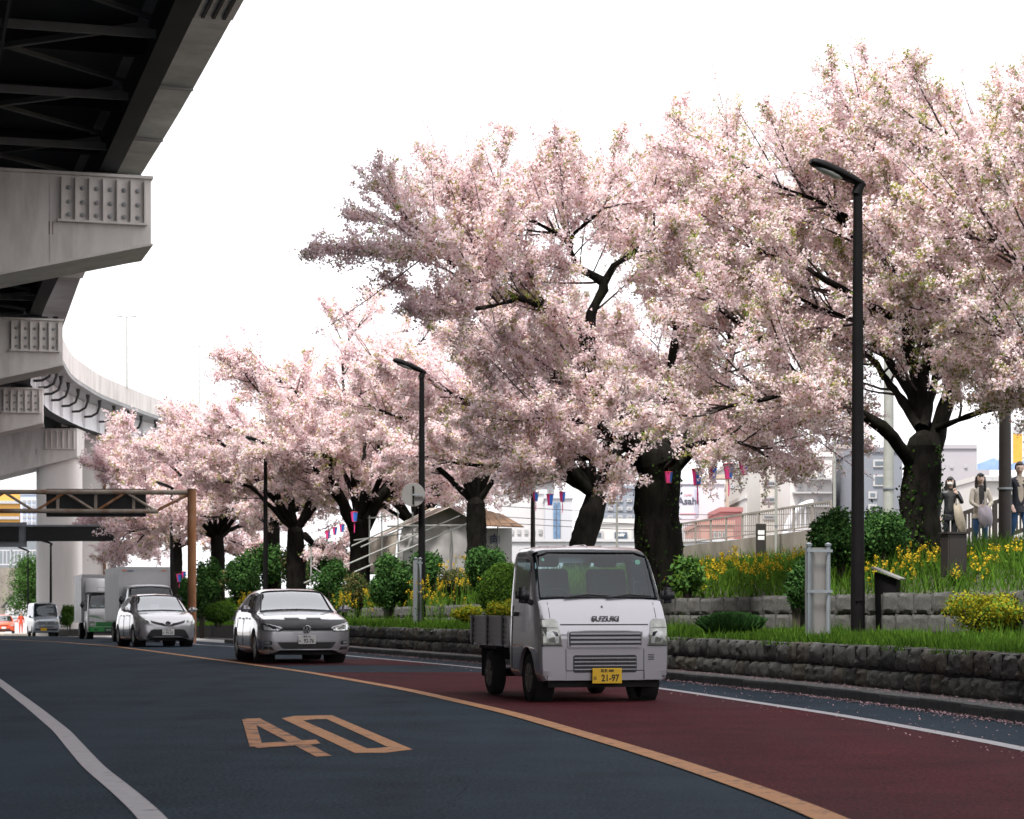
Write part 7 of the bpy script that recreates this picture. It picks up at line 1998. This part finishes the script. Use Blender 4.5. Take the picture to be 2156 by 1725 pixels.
for (a, b_) in (((640, 1228, 70), (968, 1086, 76)), ((746, 1205, 70), (1000, 1095, 76)), ((740, 1150, 76), (905, 1075, 80)), ((760, 1152, 76), (910, 1085, 80)), ((745, 1138, 77), (890, 1118, 77)), ((775, 1092, 77), (830, 1085, 77)), ((660, 1195, 71), (690, 1215, 71)), ((655, 1155, 71), (655, 1235, 71))):
    MB().tube([Q(*a), Q(*b_)], .026, 6).obj('pipe', m_polegrey, t, smooth=40)
for x in (778, 804, 838, 869):
    MB().tube([Q(x, 1185, 77), Q(x, 1078 if x > 778 else 1086, 77)], .026, 6).obj('upright', m_polegrey, t, smooth=40)

# ------------------------------------------------------------------ buildings across the river
m_pane = M('window_pane', (0.10, 0.12, 0.14), .12, .2, var=.3, vscale=.3)
m_frame = M('window_frame', (0.36, 0.36, 0.37), .6)
def building(name, label, x0, x1, y0, d, base, depth=14, wins=(), var=.06, ztop_extra=None, mat=None, cornice=True, y1=None, side=None):
    """wins: list of (x0, x1, y0, y1) in photo pixels"""
    X0, X1 = XA(x0, d), XA(x1, d); zt = ZA(y0, d); zb = -1.8 if y1 is None else ZA(y1, d)
    m = mat or M(name + '_wall_%d_%d' % (x0, y0), base, .85, var=var, vscale=.15, dirt=.15, dirt_col=[c * .6 for c in base], dscale=.1)
    t = thing(name, label, 'building', ((X0 + X1) / 2, d, zb), 0, 'buildings across the river')
    cx = (X0 + X1) / 2; w = (X1 - X0) / 2
    MB().bx(-w, w, 0, depth, 0, zt - zb).obj('wall', m, t)
    if cornice: MB().bx(-w - .08, w + .08, -.12, depth + .1, zt - zb + .002, zt - zb + .35).obj('parapet', m, t)
    for (a, b_, c, e) in wins:
        q = MB().bx(XA(a, d) - cx, XA(b_, d) - cx, -.10, -.003, ZA(e, d) - zb, ZA(c, d) - zb).obj('window', m_frame, t)
        MB().bx(XA(a, d) - cx + .14, XA(b_, d) - cx - .14, -.13, -.103, ZA(e, d) - zb + .14, ZA(c, d) - zb - .14).obj('pane', m_pane, q)
    return t
def grid(x0, x1, nx, y0, y1, ny, fw=.6, fh=.5):
    out = []; cw, chh = (x1 - x0) / nx, (y1 - y0) / ny
    for i in range(nx):
        for j in range(ny):
            cx, cy = x0 + (i + .5) * cw, y0 + (j + .5) * chh; out.append((cx - cw * fw / 2, cx + cw * fw / 2, cy - chh * fh / 2, cy + chh * fh / 2))
    return out
t = building('can_mural_hall', 'pale lilac hall with a painted drink can on its side wall', 1405, 1525, 1020, 170, (0.463, 0.463, 0.504), wins=[(1516, 1523, 1080, 1086)])
dM = 169.9; zb = -1.8; cxx = (XA(1405, 170) + XA(1525, 170)) / 2
m_can = M('mural_silver', (.44, .46, .53), .6, var=.15, vscale=.6, stretch=(3, 1, .2)); m_can2 = M('mural_grey', (.30, .32, .40), .6); m_canr = M('mural_red', (.55, .22, .24), .6)
def MQ(x, y): return (XA(x, 169.9) - cxx, ZA(y, 169.9) - zb)
def mural(name, pts, m, yy, par): 
    q = [MQ(*p) for p in pts]; MB().prism(q[::-1], yy - .02, yy).obj(name, m, par)
mural('can_body', [(1429, 1088), (1434, 1093), (1464, 1093), (1470, 1088), (1470, 1034), (1464, 1025), (1436, 1025), (1429, 1034)], m_can, -.02, t)
mural('can_shade', [(1462, 1090), (1470, 1086), (1470, 1034), (1463, 1030)], m_can2, -.045, t)
mural('can_top', [(1436, 1025), (1464, 1025), (1462, 1021), (1438, 1021)], m_can2, -.02, t)
mural('can_band', [(1432, 1084), (1466, 1084), (1466, 1081), (1432, 1081)], m_canr, -.05, t)
x_, z_ = MQ(1449, 1056); link('can_lettering', text_mesh('Asahi', .78, .01, M('mural_black', (.05, .055, .08), .6), bold=.02), t, loc=(x_, -.06, z_))
x_, z_ = MQ(1449, 1043); link('can_small_lettering', text_mesh('SUPER', .22, .01, m_canr), t, loc=(x_, -.06, z_))
building('tan_apartment_block', 'tan apartment block with an arched top window right of the can mural', 1492, 1535, 1008, 190, (0.413, 0.330, 0.280), wins=grid(1496, 1532, 2, 1015, 1100, 4, .45, .5))
building('grey_office_block', 'wide beige-grey office block behind the tan apartments', 1528, 1612, 985, 210, (0.346, 0.321, 0.305), wins=[(1556, 1566, 1020, 1030), (1580, 1590, 1020, 1030), (1556, 1566, 1048, 1058), (1538, 1546, 1020, 1028)])
building('white_stair_block', 'white block with stacked balconies left of the beige windows', 1570, 1603, 1050, 185, (0.511, 0.495, 0.486), wins=[(1592, 1601, 1058, 1068), (1592, 1601, 1082, 1095)])
building('red_brick_block', 'low dark red block in front of the beige offices', 1518, 1562, 1078, 160, (0.297, 0.124, 0.124), wins=[])
building('salmon_block', 'low salmon pink block with small pale windows beside the ramp railing', 1476, 1545, 1106, 156, (0.429, 0.222, 0.190), wins=grid(1492, 1528, 4, 1116, 1136, 1, .6, .8))
building('cream_office_block', 'cream office block with wide dark windows left of the fire stairs', 1601, 1644, 975, 175, (0.445, 0.421, 0.396), wins=[(1606, 1633, 1012, 1024), (1606, 1633, 1046, 1058), (1606, 1633, 1084, 1094)])
t = building('fire_stair_tower', 'narrow grey building with an outside fire stair', 1640, 1672, 985, 178, (0.346, 0.362, 0.396), wins=[])
cxx = (XA(1640, 178) + XA(1672, 178)) / 2
for k in range(7):
    y = 1015 + 18 * k; MB().bar((XA(1642, 178) - cxx, -.5, ZA(y, 178) + 1.8), (XA(1664, 178) - cxx, -.5, ZA(y - 14, 178) + 1.8), .6, .12).obj('stair_flight', m_frame, t)
    MB().bx(XA(1640, 178) - cxx, XA(1668, 178) - cxx, -1.0, -.05, ZA(y, 178) + 1.75, ZA(y, 178) + 1.85).obj('stair_landing', m_frame, t)
t = building('hotel_block', 'white hotel with rooftop lettering left of the tall bush', 1664, 1752, 962, 168, (0.545, 0.520, 0.511), wins=[(1679, 1687, 992, 1003), (1700, 1706, 992, 1003), (1722, 1733, 989, 1002), (1680, 1690, 1022, 1033), (1700, 1706, 1022, 1032), (1722, 1732, 1020, 1030), (1680, 1690, 1048, 1058), (1722, 1732, 1048, 1058), (1690, 1700, 1080, 1092), (1715, 1728, 1080, 1092)])
cxx = (XA(1664, 168) + XA(1752, 168)) / 2
link('rooftop_lettering', text_mesh('MIMARU', .60, .03, M('letter_grey', (.30, .30, .32), .6), bold=.01, sx=1.0), t, loc=(XA(1702, 168) - cxx, -.06, ZA(978, 168) + 1.8))
for yy in (1009, 1038, 1066): MB().bx(-1.5, 1.55, -.7, -.05, ZA(yy, 168) + 1.8 - .08, ZA(yy, 168) + 1.8 + .05).obj('balcony', m_frame, t)
# white bridge arch in front of the hotel
t = thing('bridge_arch', 'white curved bridge arch in front of the hotel', 'bridge', (XA(1712, 150), 150, -1.7))
pts = []
for k in range(17):
    a = math.pi * (1.0 - k / 32.0); pts.append(((math.cos(a) * 57) * 150 / FPX, 0, ZA(1150, 150) + 1.7 + math.sin(a) * 92 * 150 / FPX))
m_bridge = M('bridge_white_paint', (.46, .46, .49), .5, var=.05)
MB().tube(pts, .20, 8).obj('arch_rib', m_bridge, t, smooth=50)
MB().tube([(x, y + 1.2, z) for x, y, z in pts], .20, 8).obj('arch_rib', m_bridge, t, smooth=50)
MB().bx(-3.0, 3.0, -.3, 1.6, ZA(1128, 150) + 1.5, ZA(1128, 150) + 1.8).obj('deck', m_bridge, t)
for k in range(1, 15, 2): MB().tube([pts[k], (pts[k][0], 0, ZA(1128, 150) + 1.8)], .05, 6).obj('hanger', m_bridge, t)
building('mauve_office_block', 'mauve-grey office block with strip windows right of the hotel', 1748, 1803, 945, 172, (0.297, 0.256, 0.247), wins=grid(1752, 1800, 2, 955, 1075, 4, .75, .34))
building('rooftop_tower', 'small dark rooftop tower left of the nearest lamp post', 1772, 1818, 930, 200, (0.181, 0.198, 0.247), wins=[])
building('dark_grey_block', 'dark grey block with pale window frames left of the right trunk', 1800, 1900, 952, 162, (0.165, 0.177, 0.206), wins=[(1838, 1863, 1000, 1024), (1828, 1846, 1035, 1050), (1860, 1878, 1035, 1050), (1838, 1863, 968, 984), (1828, 1846, 1062, 1076), (1860, 1878, 1062, 1076)])
building('plain_grey_block', 'plain lavender-grey block behind the two women', 1982, 2084, 945, 180, (0.330, 0.314, 0.339), wins=[(2000, 2006, 980, 986), (2030, 2036, 980, 986)])
t = building('billboard_building', 'white building carrying a blue and white drink billboard at the right edge', 2058, 2200, 1012, 150, (0.495, 0.479, 0.463), wins=[(2072, 2074, 1050, 1064), (2146, 2148, 1050, 1064)])
cxx = (XA(2058, 150) + XA(2200, 150)) / 2
m_bbw = M('billboard_white', (.55, .57, .60), .5, var=.04); m_bbb = M('billboard_blue', (.20, .30, .50), .5, var=.25, vscale=.7); m_bbo = M('billboard_amber', (.60, .30, .04), .5, var=.1)
BQ = lambda x, y: (XA(x, 150) - cxx, ZA(y, 150) + 1.8)
(xa, za), (xb, zb2) = BQ(2056, 990), BQ(2200, 900)
bb = MB().bx(xa, xb, -.25, -.06, za, zb2).obj('billboard', m_bbw, t)
MB().prism([BQ(*p) for p in [(2056, 990), (2200, 990), (2200, 975), (2160, 968), (2120, 980), (2090, 965), (2056, 978)]], -.275, -.255).obj('billboard_wave', m_bbb, bb)
MB().prism([BQ(*p) for p in [(2131, 975), (2150, 975), (2150, 915), (2131, 915)]], -.285, -.255).obj('billboard_glass', m_bbo, bb)
MB().prism([BQ(*p) for p in [(2131, 914.5), (2150, 914.5), (2150, 906), (2146, 901), (2135, 901), (2131, 906)]], -.285, -.255).obj('billboard_foam', m_frame, bb)
MB().prism([BQ(*p) for p in [(2153, 950), (2165, 946), (2165, 941), (2153, 945)]], -.285, -.255).obj('billboard_red_stroke', m_canr, bb)
MB().bx(xa, xb, -.5, -.06, za - .8, za - .5).obj('billboard_ledge', m_frame, t)
# left group, glimpsed under the crowns
building('white_hall', 'white hall glimpsed between the hut roof and brown pole', 1050, 1150, 1040, 175, (0.495, 0.486, 0.495), wins=grid(1055, 1145, 6, 1110, 1150, 2, .5, .5))
t = building('blue_glass_tower', 'pale building with a blue glass strip right of the brown pole', 1148, 1205, 1050, 168, (0.429, 0.438, 0.470), wins=[])
cxx = (XA(1148, 168) + XA(1205, 168)) / 2
m_bgl = M('blue_glass', (.12, .20, .32), .2, .2, var=.3)
for k in range(2): MB().bx(XA(1165 + 8 * k, 168) - cxx, XA(1171 + 8 * k, 168) - cxx, -.12, -.01, ZA(1145, 168) + 1.8, ZA(1058, 168) + 1.8).obj('glass_strip', m_bgl, t)
building('slate_block', 'slate grey block between the slanting trunk and the big trunk', 1250, 1345, 1030, 190, (0.215, 0.239, 0.280), wins=grid(1275, 1335, 3, 1045, 1098, 3, .6, .4))
t = building('shop_row', 'low white shops with a dark name sign left of the big trunk', 1235, 1420, 1103, 150, (0.511, 0.495, 0.486), wins=[(1330, 1342, 1113, 1138), (1248, 1270, 1118, 1136), (1350, 1400, 1116, 1138)])
cxx = (XA(1235, 150) + XA(1420, 150)) / 2
m_navy = M('navy_sign', (.05, .08, .12), .5)
MB().bx(XA(1294, 150) - cxx, XA(1320, 150) - cxx, -.16, -.01, ZA(1134, 150) + 1.8, ZA(1121, 150) + 1.8).obj('name_sign', m_navy, t)
link('sign_lettering', text_mesh('ozir', .36, .01, m_paper, bold=.008), t, loc=((XA(1307, 150)) - cxx, -.18, ZA(1127, 150) + 1.83))
t = thing('river_wall', 'long white river embankment wall in front of the shops', 'wall', (XA(1250, 120), 120, -1.7))
MB().bx(-7.0, 9.0, 0, .6, 0, ZA(1141, 120) + 1.7).obj('wall', m_bridge, t)
MB().bx(-7.0, 9.0, -.1, .7, ZA(1141, 120) + 1.702, ZA(1141, 120) + 1.85).obj('coping', m_bridge, t)

# ------------------------------------------------------------------ far left of the picture
t = building('orange_building', 'orange building behind the left end of the truss gantry', -60, 42, 1040, 230, (.62, .33, .08), wins=[], cornice=False)
cxx = (XA(-60, 230) + XA(42, 230)) / 2
for y in (1057, 1074, 1090): MB().bx(-5.4, 2.6, -.3, -.02, ZA(y, 230) + 1.6, ZA(y, 230) + 1.9).obj('floor_band', m_frame, t)
building('pale_blue_building', 'pale blue building between the orange one and the pier', 43, 132, 1042, 225, (.52, .58, .72), wins=grid(46, 76, 3, 1050, 1105, 5, .7, .6))
t = thing('retaining_wall', 'grey concrete embankment wall at the far left below the orange building', 'wall', (XA(40, 205), 205, -1.6))
MB().bx(-9, 5, 0, 3, 0, ZA(1195, 205) + 1.6).obj('wall', m_rampc, t)
MB().bx(-9, 5, 6, 7, 0, ZA(1108, 205) + 1.6).obj('upper_wall', m_galv, t)
t = thing('white_railing', 'white railing on the embankment at the far left', 'railing', (XA(40, 200), 200, ZA(1190, 200)))
for k in range(30):
    MB().bx(-5 + .35 * k - .03, -5 + .35 * k + .03, -.03, .03, 0, 1.35).obj('baluster', m_bridge, t)
for z in (.05, 1.38): MB().bx(-5.1, 5.3, -.05, .05, z - .05, z + .05).obj('rail', m_bridge, t)
# white gabled hut
d = 178; X = XA(38, d); zb = zg(d)
t = thing('gabled_hut', 'small white hut with a steep dark gable roof at the far left', 'hut', (X, d, zb), rad(-12))
hw = 1.15; he, hp = ZA(1275, d) - zb, ZA(1243, d) - zb
MB().prism([(-hw, 0), (hw, 0), (hw, he), (0, hp), (-hw, he)], 0, 3.0).obj('wall', m_bridge, t)
m_roofd = M('dark_roof', (.10, .095, .10), .8, var=.2)
for s_ in (-1, 1): MB().bar((s_ * (hw + .25) / 2, 1.4, (he - .22 + hp) / 2 + .10), (s_ * (hw + .25) / 2, 1.41, (he - .22 + hp) / 2 + .10), .1, .1) if False else None
for s_ in (-1, 1):
    a = Vector((0, 0, hp + .12)); b = Vector((s_ * (hw + .3), 0, he - .12)); v = [a + Vector((0, -.25, 0)), b + Vector((0, -.25, 0)), b + Vector((0, 3.2, 0)), a + Vector((0, 3.2, 0))]
    v += [q - Vector((0, 0, .10)) for q in v]
    MB().add(v, [(0, 1, 2, 3), (4, 7, 6, 5), (0, 4, 5, 1), (1, 5, 6, 2), (2, 6, 7, 3)]).obj('roof_slope', m_roofd, t)
MB().bx(-.22, .22, -.06, -.003, he - .35, he + .35).obj('window', m_pane, t)
for z, w in ((1.55, .75), (1.25, .5)): MB().bx(-w, w, -.02, -.003, z - .06, z + .06).obj('sign_line', m_galv, t)
# young green tree
d = 168; X = XA(70, d)
r = np.random.default_rng(5); t = thing('green_tree', 'leafy green tree left of the pier column', 'tree', (X, d, zg(d)))
n = 9000; cl_ = np.stack([r.normal(size=14) * .75, r.normal(size=14) * .7, r.uniform(2.2, 6.0, 14)], 1)
pos = cl_[r.integers(0, 14, n)] + r.normal(size=(n, 3)) * np.array([.45, .45, .38])
ld = r.normal(size=(n, 3)); ld /= np.linalg.norm(ld, axis=1, keepdims=True)
V, Fq = quads(pos, r.normal(size=(n, 3)), ld, .10 * np.ones(n), .2 * np.ones(n))
link('crown', npmesh('crown', V, Fq, [m_camellia2, m_box2], (r.uniform(0, 1, n) < .4).astype(int)), t)
b = MB(); b.tube([(0, 0, -.1), (.05, 0, 1.5), (0, 0, 4.5)], [.13, .1, .04], 8)
for c_ in cl_[:8]: b.tube([(0, 0, 1.6), tuple(np.array([0, 0, 2.0]) * .5 + c_ * .5), tuple(c_)], [.05, .03, .012], 5)
b.obj('trunk', m_bark, t, smooth=60)
shrub('roadside_grass_bush', 'bright green bush on the island beside the pier column', (XA(150, 123) * .5 + XA(140, 123) * .5, 123, zg(123) + .35), (.65, .6, .75), 4000, .12, [m_box, m_camellia2], 31, shell=.9)
t = thing('island_kerb_wall', 'low rough stone kerb under the green bush beside the van', 'wall', (XA(143, 122), 122, zg(122)))
for k in range(4): bevel(MB().bx(-1.1 + .6 * k, -.53 + .6 * k, -.2, .25, 0, .42).obj('stone', m_stone[0], t), .05)
MB().add([(XA(-60, 150), 150, zg(150) + .02), (XA(85, 150), 150, zg(150) + .02), (XA(140, 200), 199, zg(199) + .02), (XA(-60, 200), 199, zg(199) + .02)], [(0, 1, 2, 3)]).obj('sunlit_pavement', m_pave, kind='structure')

# expressway lamps on the far curve
for k, (x, d, y0) in enumerate(((267, 132, 667), (419, 152, 729), (546, 172, 779))):
    zb = Z_P - .1; zt = ZA(y0, d)
    t = thing('expressway_lamp', ('tall', 'middle', 'farthest')[k] + ' thin double-armed lamp above the distant expressway parapet', 'lamp post', (XA(x, d), d, zb), 0, 'double-armed expressway lamps')
    MB().tube([(0, 0, 0), (0, 0, zt - zb)], [.06, .045], 8).obj('mast', m_polegrey, t, smooth=40)
    for s_ in (-1, 1):
        MB().tube([(0, 0, zt - zb - .03), (s_ * .28, 0, zt - zb)], .035, 6).obj('arm', m_polegrey, t)
        MB().ico((s_ * .46, 0, zt - zb + .01), (.2, .08, .05), 2).obj('lamp_head', m_polegrey, t, smooth=60)
# ------------------------------------------------------------------ people
m_skin = M('skin', (0.74, 0.54, 0.45), .55, var=.05)
m_hair = M('black_hair', (0.010, 0.009, 0.009), .45, var=.2, bump=.3, bscale=60, stretch=(8, 8, .5))
def person(label, loc, rz, h, jacket, shirt, trousers, arms='clasped', stride=0.0, hair='long', mask=False, head_turn=0.0, head_tilt=0.0, shoes=(.03, .03, .03)):
    """facing -Y; h = height; jacket/shirt/trousers materials"""
    t = thing('person', label, 'person', loc, rz)
    k = h / 1.65
    V = []; E = []; R = []
    def add(p, r, par=None):
        V.append((p[0] * k, p[1] * k, p[2] * k)); R.append(r * k); i = len(V) - 1
        if par is not None: E.append((par, i))
        return i
    pel = add((0, 0, .90), .135)
    wa = add((0, -.005, 1.03), .120, pel); ch = add((0, 0, 1.20), .135, wa); up_ = add((0, .005, 1.31), .105, ch)
    nk = add((0, .0, 1.40), .050, up_); nk2 = add((0, -.012, 1.45), .048, nk)
    hand_pts = []
    for s_ in (-1, 1):
        st = stride * s_
        hp = add((s_ * .085, 0, .85), .092, pel); kn = add((s_ * .095, -.02 - st * .22, .47), .058, hp)
        an = add((s_ * .095, .03 - st * .38 + (.10 if st < 0 else 0), .09), .040, kn); ft = add((s_ * .10, -.07 - st * .40 + (.10 if st < 0 else 0), .035), .040, an); toe = add((s_ * .105, -.15 - st * .40 + (.1 if st < 0 else 0), .03), .032, ft)
        sh = add((s_ * .155, .005, 1.325), .066, up_)
        if arms == 'clasped': el, wr, hd = (s_ * .225, -.06, 1.06), (s_ * .085, -.19, .95), (s_ * .035, -.215, .925)
        elif arms == 'raised' and s_ > 0: el, wr, hd = (s_ * .24, -.10, 1.10), (s_ * .12, -.24, 1.28), (s_ * .08, -.25, 1.36)
        elif arms == 'walk': el, wr, hd = (s_ * .225, .02 + st * .1, 1.07), (s_ * .21, -.10 + st * .15, .86), (s_ * .20, -.14 + st * .16, .79)
        else: el, wr, hd = (s_ * .235, .03, 1.06), (s_ * .24, -.05, .84), (s_ * .235, -.07, .77)
        e_ = add(el, .050, sh); w_ = add(wr, .033, e_)
        dv = (Vector(hd) - Vector(wr)).normalized(); sd = dv.cross(Vector((0, -1, .2))).normalized() * (1 if s_ > 0 else 1)
        pm = add(tuple(Vector(wr) + dv * .055), .030, w_)
        hand_pts.append((Vector(wr), dv, sd, s_))
        for fi, (off, ln) in enumerate(((-.026, .062), (-.009, .075), (.009, .072), (.026, .058))):
            a = add(tuple(Vector(wr) + dv * .09 + sd * off), .0095, pm); b_ = add(tuple(Vector(wr) + dv * (.09 + ln * .55) + sd * off * 1.05 + Vector((0, -.008, -.004))), .0085, a)
            add(tuple(Vector(wr) + dv * (.09 + ln) + sd * off + Vector((0, .006, -.012))), .0075, b_)
        th = add(tuple(Vector(wr) + dv * .05 - sd * s_ * .03 + Vector((0, -.012, 0))), .011, pm); add(tuple(Vector(wr) + dv * .085 - sd * s_ * .045 + Vector((0, -.016, 0))), .009, th)
    # head grows from the neck
    hc = add((0, -.015, 1.555), .088, nk2); tp = add((0, .005, 1.615), .078, hc)
    me = bpy.data.meshes.new('body'); me.from_pydata(V, E, [])
    o = bpy.data.objects.new('body', me); COL.objects.link(o)
    bm = bmesh.new(); bm.from_mesh(me); ly = bm.verts.layers.skin.verify(); bm.verts.ensure_lookup_table()
    for i, v in enumerate(bm.verts):
        f = 1.0
        v[ly].radius = (R[i] * (1.25 if i in (pel, wa, ch, up_) else 1.0), R[i] * (.82 if i in (pel, wa, ch, up_) else 1.0)); v[ly].use_root = (i == pel)
    bm.to_mesh(me); bm.free()
    sk = o.modifiers.new('skin', 'SKIN'); sk.use_smooth_shade = True; sk.branch_smoothing = .3
    ss = o.modifiers.new('sub', 'SUBSURF'); ss.levels = 2; ss.render_levels = 2
    bpy.context.view_layer.update()
    m2 = bpy.data.meshes.new_from_object(o.evaluated_get(bpy.context.evaluated_depsgraph_get()))
    bpy.data.objects.remove(o)
    mats = [m_skin, jacket, shirt, trousers, M('shoe', shoes, .6)]
    m2.materials.clear()
    for m in mats: m2.materials.append(m)
    for p in m2.polygons:
        c = p.center / k; p.use_smooth = True
        wrist = min(((c - hp_[0]).dot(hp_[1]) if (c - hp_[0]).length < .17 else -9) for hp_ in hand_pts) if False else max(((c - w).dot(dv) if (c - w).length < .16 else -9) for w, dv, sd, s_ in hand_pts)
        if c.z > 1.425: mi = 0
        elif wrist > .012: mi = 0
        elif c.z < .07: mi = 4
        elif c.z < .80 and abs(c.x) < .165: mi = 3
        elif c.y < -.02 and abs(c.x) < (.030 + .035 * max(0, (c.z - 1.0)) / .4) and c.z > .93: mi = 2
        else: mi = 1
        p.material_index = mi
    b = link('body', m2, t)
    # jacket hem flares a little
    hm = MB().lathe([(.150 * k, .86 * k), (.165 * k, .80 * k), (.168 * k, .735 * k), (.160 * k, .735 * k)], 20)
    hm.v = [(x, y * .72, z) for x, y, z in hm.v]; hm.obj('jacket_hem', jacket, t, smooth=60)
    # head details
    hd = link('head_detail', None, t, loc=(0, -.008 * k, 1.50 * k)); hd.rotation_euler = (head_tilt, 0, head_turn); hd.scale = (k,) * 3
    MB().ico((0, -.015, .055), (.075, .092, .112), 3).obj('face', m_skin, hd, smooth=180)
    MB().add([(-.012, -.100, .045), (.012, -.100, .045), (0, -.122, .035), (0, -.102, .085)], [(0, 1, 2), (1, 3, 2), (3, 0, 2)]).obj('nose', m_skin, hd, smooth=60)
    m_eye = M('eye_dark', (.015, .012, .012), .3); m_lip = M('lip', (.40, .13, .12), .5)
    for s_ in (-1, 1):
        MB().ico((s_ * .030, -.098, .068), (.013, .006, .0065), 2).obj('eye', m_eye, hd); MB().ico((s_ * .031, -.099, .088), (.018, .005, .004), 2).obj('eyebrow', m_hair, hd)
        MB().ico((s_ * .076, -.005, .05), (.012, .022, .032), 2).obj('ear', m_skin, hd, smooth=60)
    if mask:
        b_ = MB().ico((0, -.050, .022), (.062, .070, .050), 3); b_.obj('face_mask', m_paper, hd, smooth=180)
    else: MB().ico((0, -.098, .012), (.024, .007, .007), 2).obj('mouth', m_lip, hd)
    # hair cap
    bm = bmesh.new(); bmesh.ops.create_icosphere(bm, subdivisions=3, radius=1)
    for v in list(bm.verts):
        if (v.co.y < -.35 and v.co.z < .42) or v.co.z < -.45: bm.verts.remove(v)
    for v in bm.verts: v.co = Vector((v.co.x * .088, v.co.y * .104 - .002, v.co.z * .118 + .067))
    hmesh = bpy.data.meshes.new('hair'); bm.to_mesh(hmesh); bm.free(); hmesh.materials.append(m_hair)
    hmesh.polygons.foreach_set('use_smooth', [True] * len(hmesh.polygons)); ho = link('hair', hmesh, hd)
    md = ho.modifiers.new('th', 'SOLIDIFY'); md.thickness = .012
    if hair == 'long':
        for s_ in (-1, 1):
            MB().tube([(s_ * .078, -.005, .10), (s_ * .090, .0, .0), (s_ * .092, -.01, -.10), (s_ * .085, -.02, -.19), (s_ * .080, -.02, -.25)], [.026, .030, .033, .028, .010], 8).obj('hair_lock', m_hair, hd, smooth=80)
        MB().tube([(0, .06, .09), (0, .085, -.03), (0, .085, -.16), (0, .08, -.22)], [.06, .07, .07, .04], 10).obj('back_hair', m_hair, hd, smooth=80)
        for k_ in range(7):
            x = -.045 + .015 * k_; MB().tube([(x, -.085, .135), (x * 1.1, -.108, .105), (x * 1.15, -.108, .088)], [.012, .010, .004], 5).obj('fringe', m_hair, hd, smooth=80)
    return t
m_cream = M('cream_jacket', (.60, .55, .47), .85, var=.08, bump=.3, bscale=25)
m_blackj = M('black_jacket', (.014, .016, .020), .45, var=.3, bump=.4, bscale=20)
m_navyj = M('navy_jacket', (.016, .018, .030), .7, var=.2, bump=.3)
m_charc = M('charcoal_top', (.045, .045, .045), .8)
m_beige = M('beige_shirt', (.42, .36, .29), .8)
m_jeans = M('blue_jeans', (.035, .10, .24), .8, var=.35, vscale=7, bump=.3)
m_dtr = M('dark_trousers', (.016, .020, .028), .8)
def stand(x, yfeet, d): return (XA(x, d), d, ZA(yfeet, d))
dp = 43.6
pz = bankz(XA(2064, dp), dp)
yf = HY - (pz - CAM_H) * FPX / dp
sc_ = lambda ytop, yfeet: (yfeet - ytop) * dp / FPX
person('woman in a cream jacket and blue jeans with hands clasped', (XA(2064, dp), dp, pz), rad(8), sc_(999, yf), m_cream, m_charc, m_jeans, 'clasped', .10, head_turn=rad(-8), head_tilt=rad(-6))
person('woman in a black jacket and white face mask beside the right trunk', (XA(2001, dp + .4), dp + .4, pz), rad(-6), sc_(1004, yf), m_blackj, m_charc, m_dtr, 'raised', .08, mask=True, head_turn=rad(-10))
person('man in a navy jacket and jeans at the right edge', (XA(2146, dp - .8), dp - .8, bankz(XA(2146, dp - .8), dp - .8)), rad(10), sc_(978, yf) * .98, m_navyj, m_beige, m_jeans, 'walk', .35, hair='short', head_turn=rad(-14), head_tilt=rad(14))
# what they carry
m_lav = M('lavender_cloth', (.52, .47, .54), .85, var=.08, bump=.4, bscale=12)
m_canvas = M('canvas', (.60, .53, .43), .85, var=.06, bump=.3)
def bag(name, label, x, y, d, w, h, mat, skew=0.0, seed=0):
    p = P(x, y, d); t = thing(name, label, 'bag', p)
    r = random.Random(seed); vs, fs, n = [], [], 8
    for s_ in (-1, 1):
        for i in range(n + 1):
            for j in range(n + 1):
                u, v = i / n * 2 - 1, j / n; bul = (1 - u * u) * (1 - (2 * v - 1) ** 2)
                hw_ = w / 2 * (.50 + .50 * math.sin(math.pi * min(1, .12 + .80 * (1 - v)))) * (1 - .06 * math.sin(9 * v + u * 3)); vs.append((u * hw_ + skew * (1 - v) ** 1.3, s_ * (.008 + .07 * bul + r.uniform(0, .012)), -h * (1 - v) + .03 * math.sin(u * 5 + v * 7)))
    m = (n + 1) ** 2
    for q in (0, 1):
        for i in range(n):
            for j in range(n):
                k = q * m + i * (n + 1) + j; f = (k, k + n + 1, k + n + 2, k + 1); fs.append(f if q == 0 else f[::-1])
    rim = [i * (n + 1) for i in range(n + 1)] + [n * (n + 1) + j for j in range(1, n + 1)]
    for a, b_ in zip(rim[:-1], rim[1:]): fs.append((a, a + m, b_ + m, b_))
    rim2 = [j for j in range(n + 1)]
    for a, b_ in zip(rim2[:-1], rim2[1:]): fs.append((a, b_, b_ + m, a + m))
    MB().add(vs, fs).obj('pouch', mat, t, smooth=60)
    MB().tube([(-w * .2, 0, -.01), (-w * .1, 0, .12), (w * .1, 0, .12), (w * .2, 0, -.01)], .010, 6).obj('handle', mat, t, smooth=60)
    return t
bag('lavender_bag', 'lavender cloth bag held by the woman in the cream jacket', 2074, 1066, dp - .27, .30, .42, m_lav, .02, 1)
bag('tote_bag', 'cream canvas tote bag hanging beside the woman in black', 2016, 1062, dp + .2, .20, .62, m_canvas, .12, 2)
# attendant far left
d = 172; m_redcl = M('red_clothing', (.60, .07, .03), .8)
person('person in a red jacket standing behind the red car', (XA(44, d), d, zg(d)), rad(20), 1.68, m_redcl, m_redcl, m_redcl, 'down', .0, hair='short')
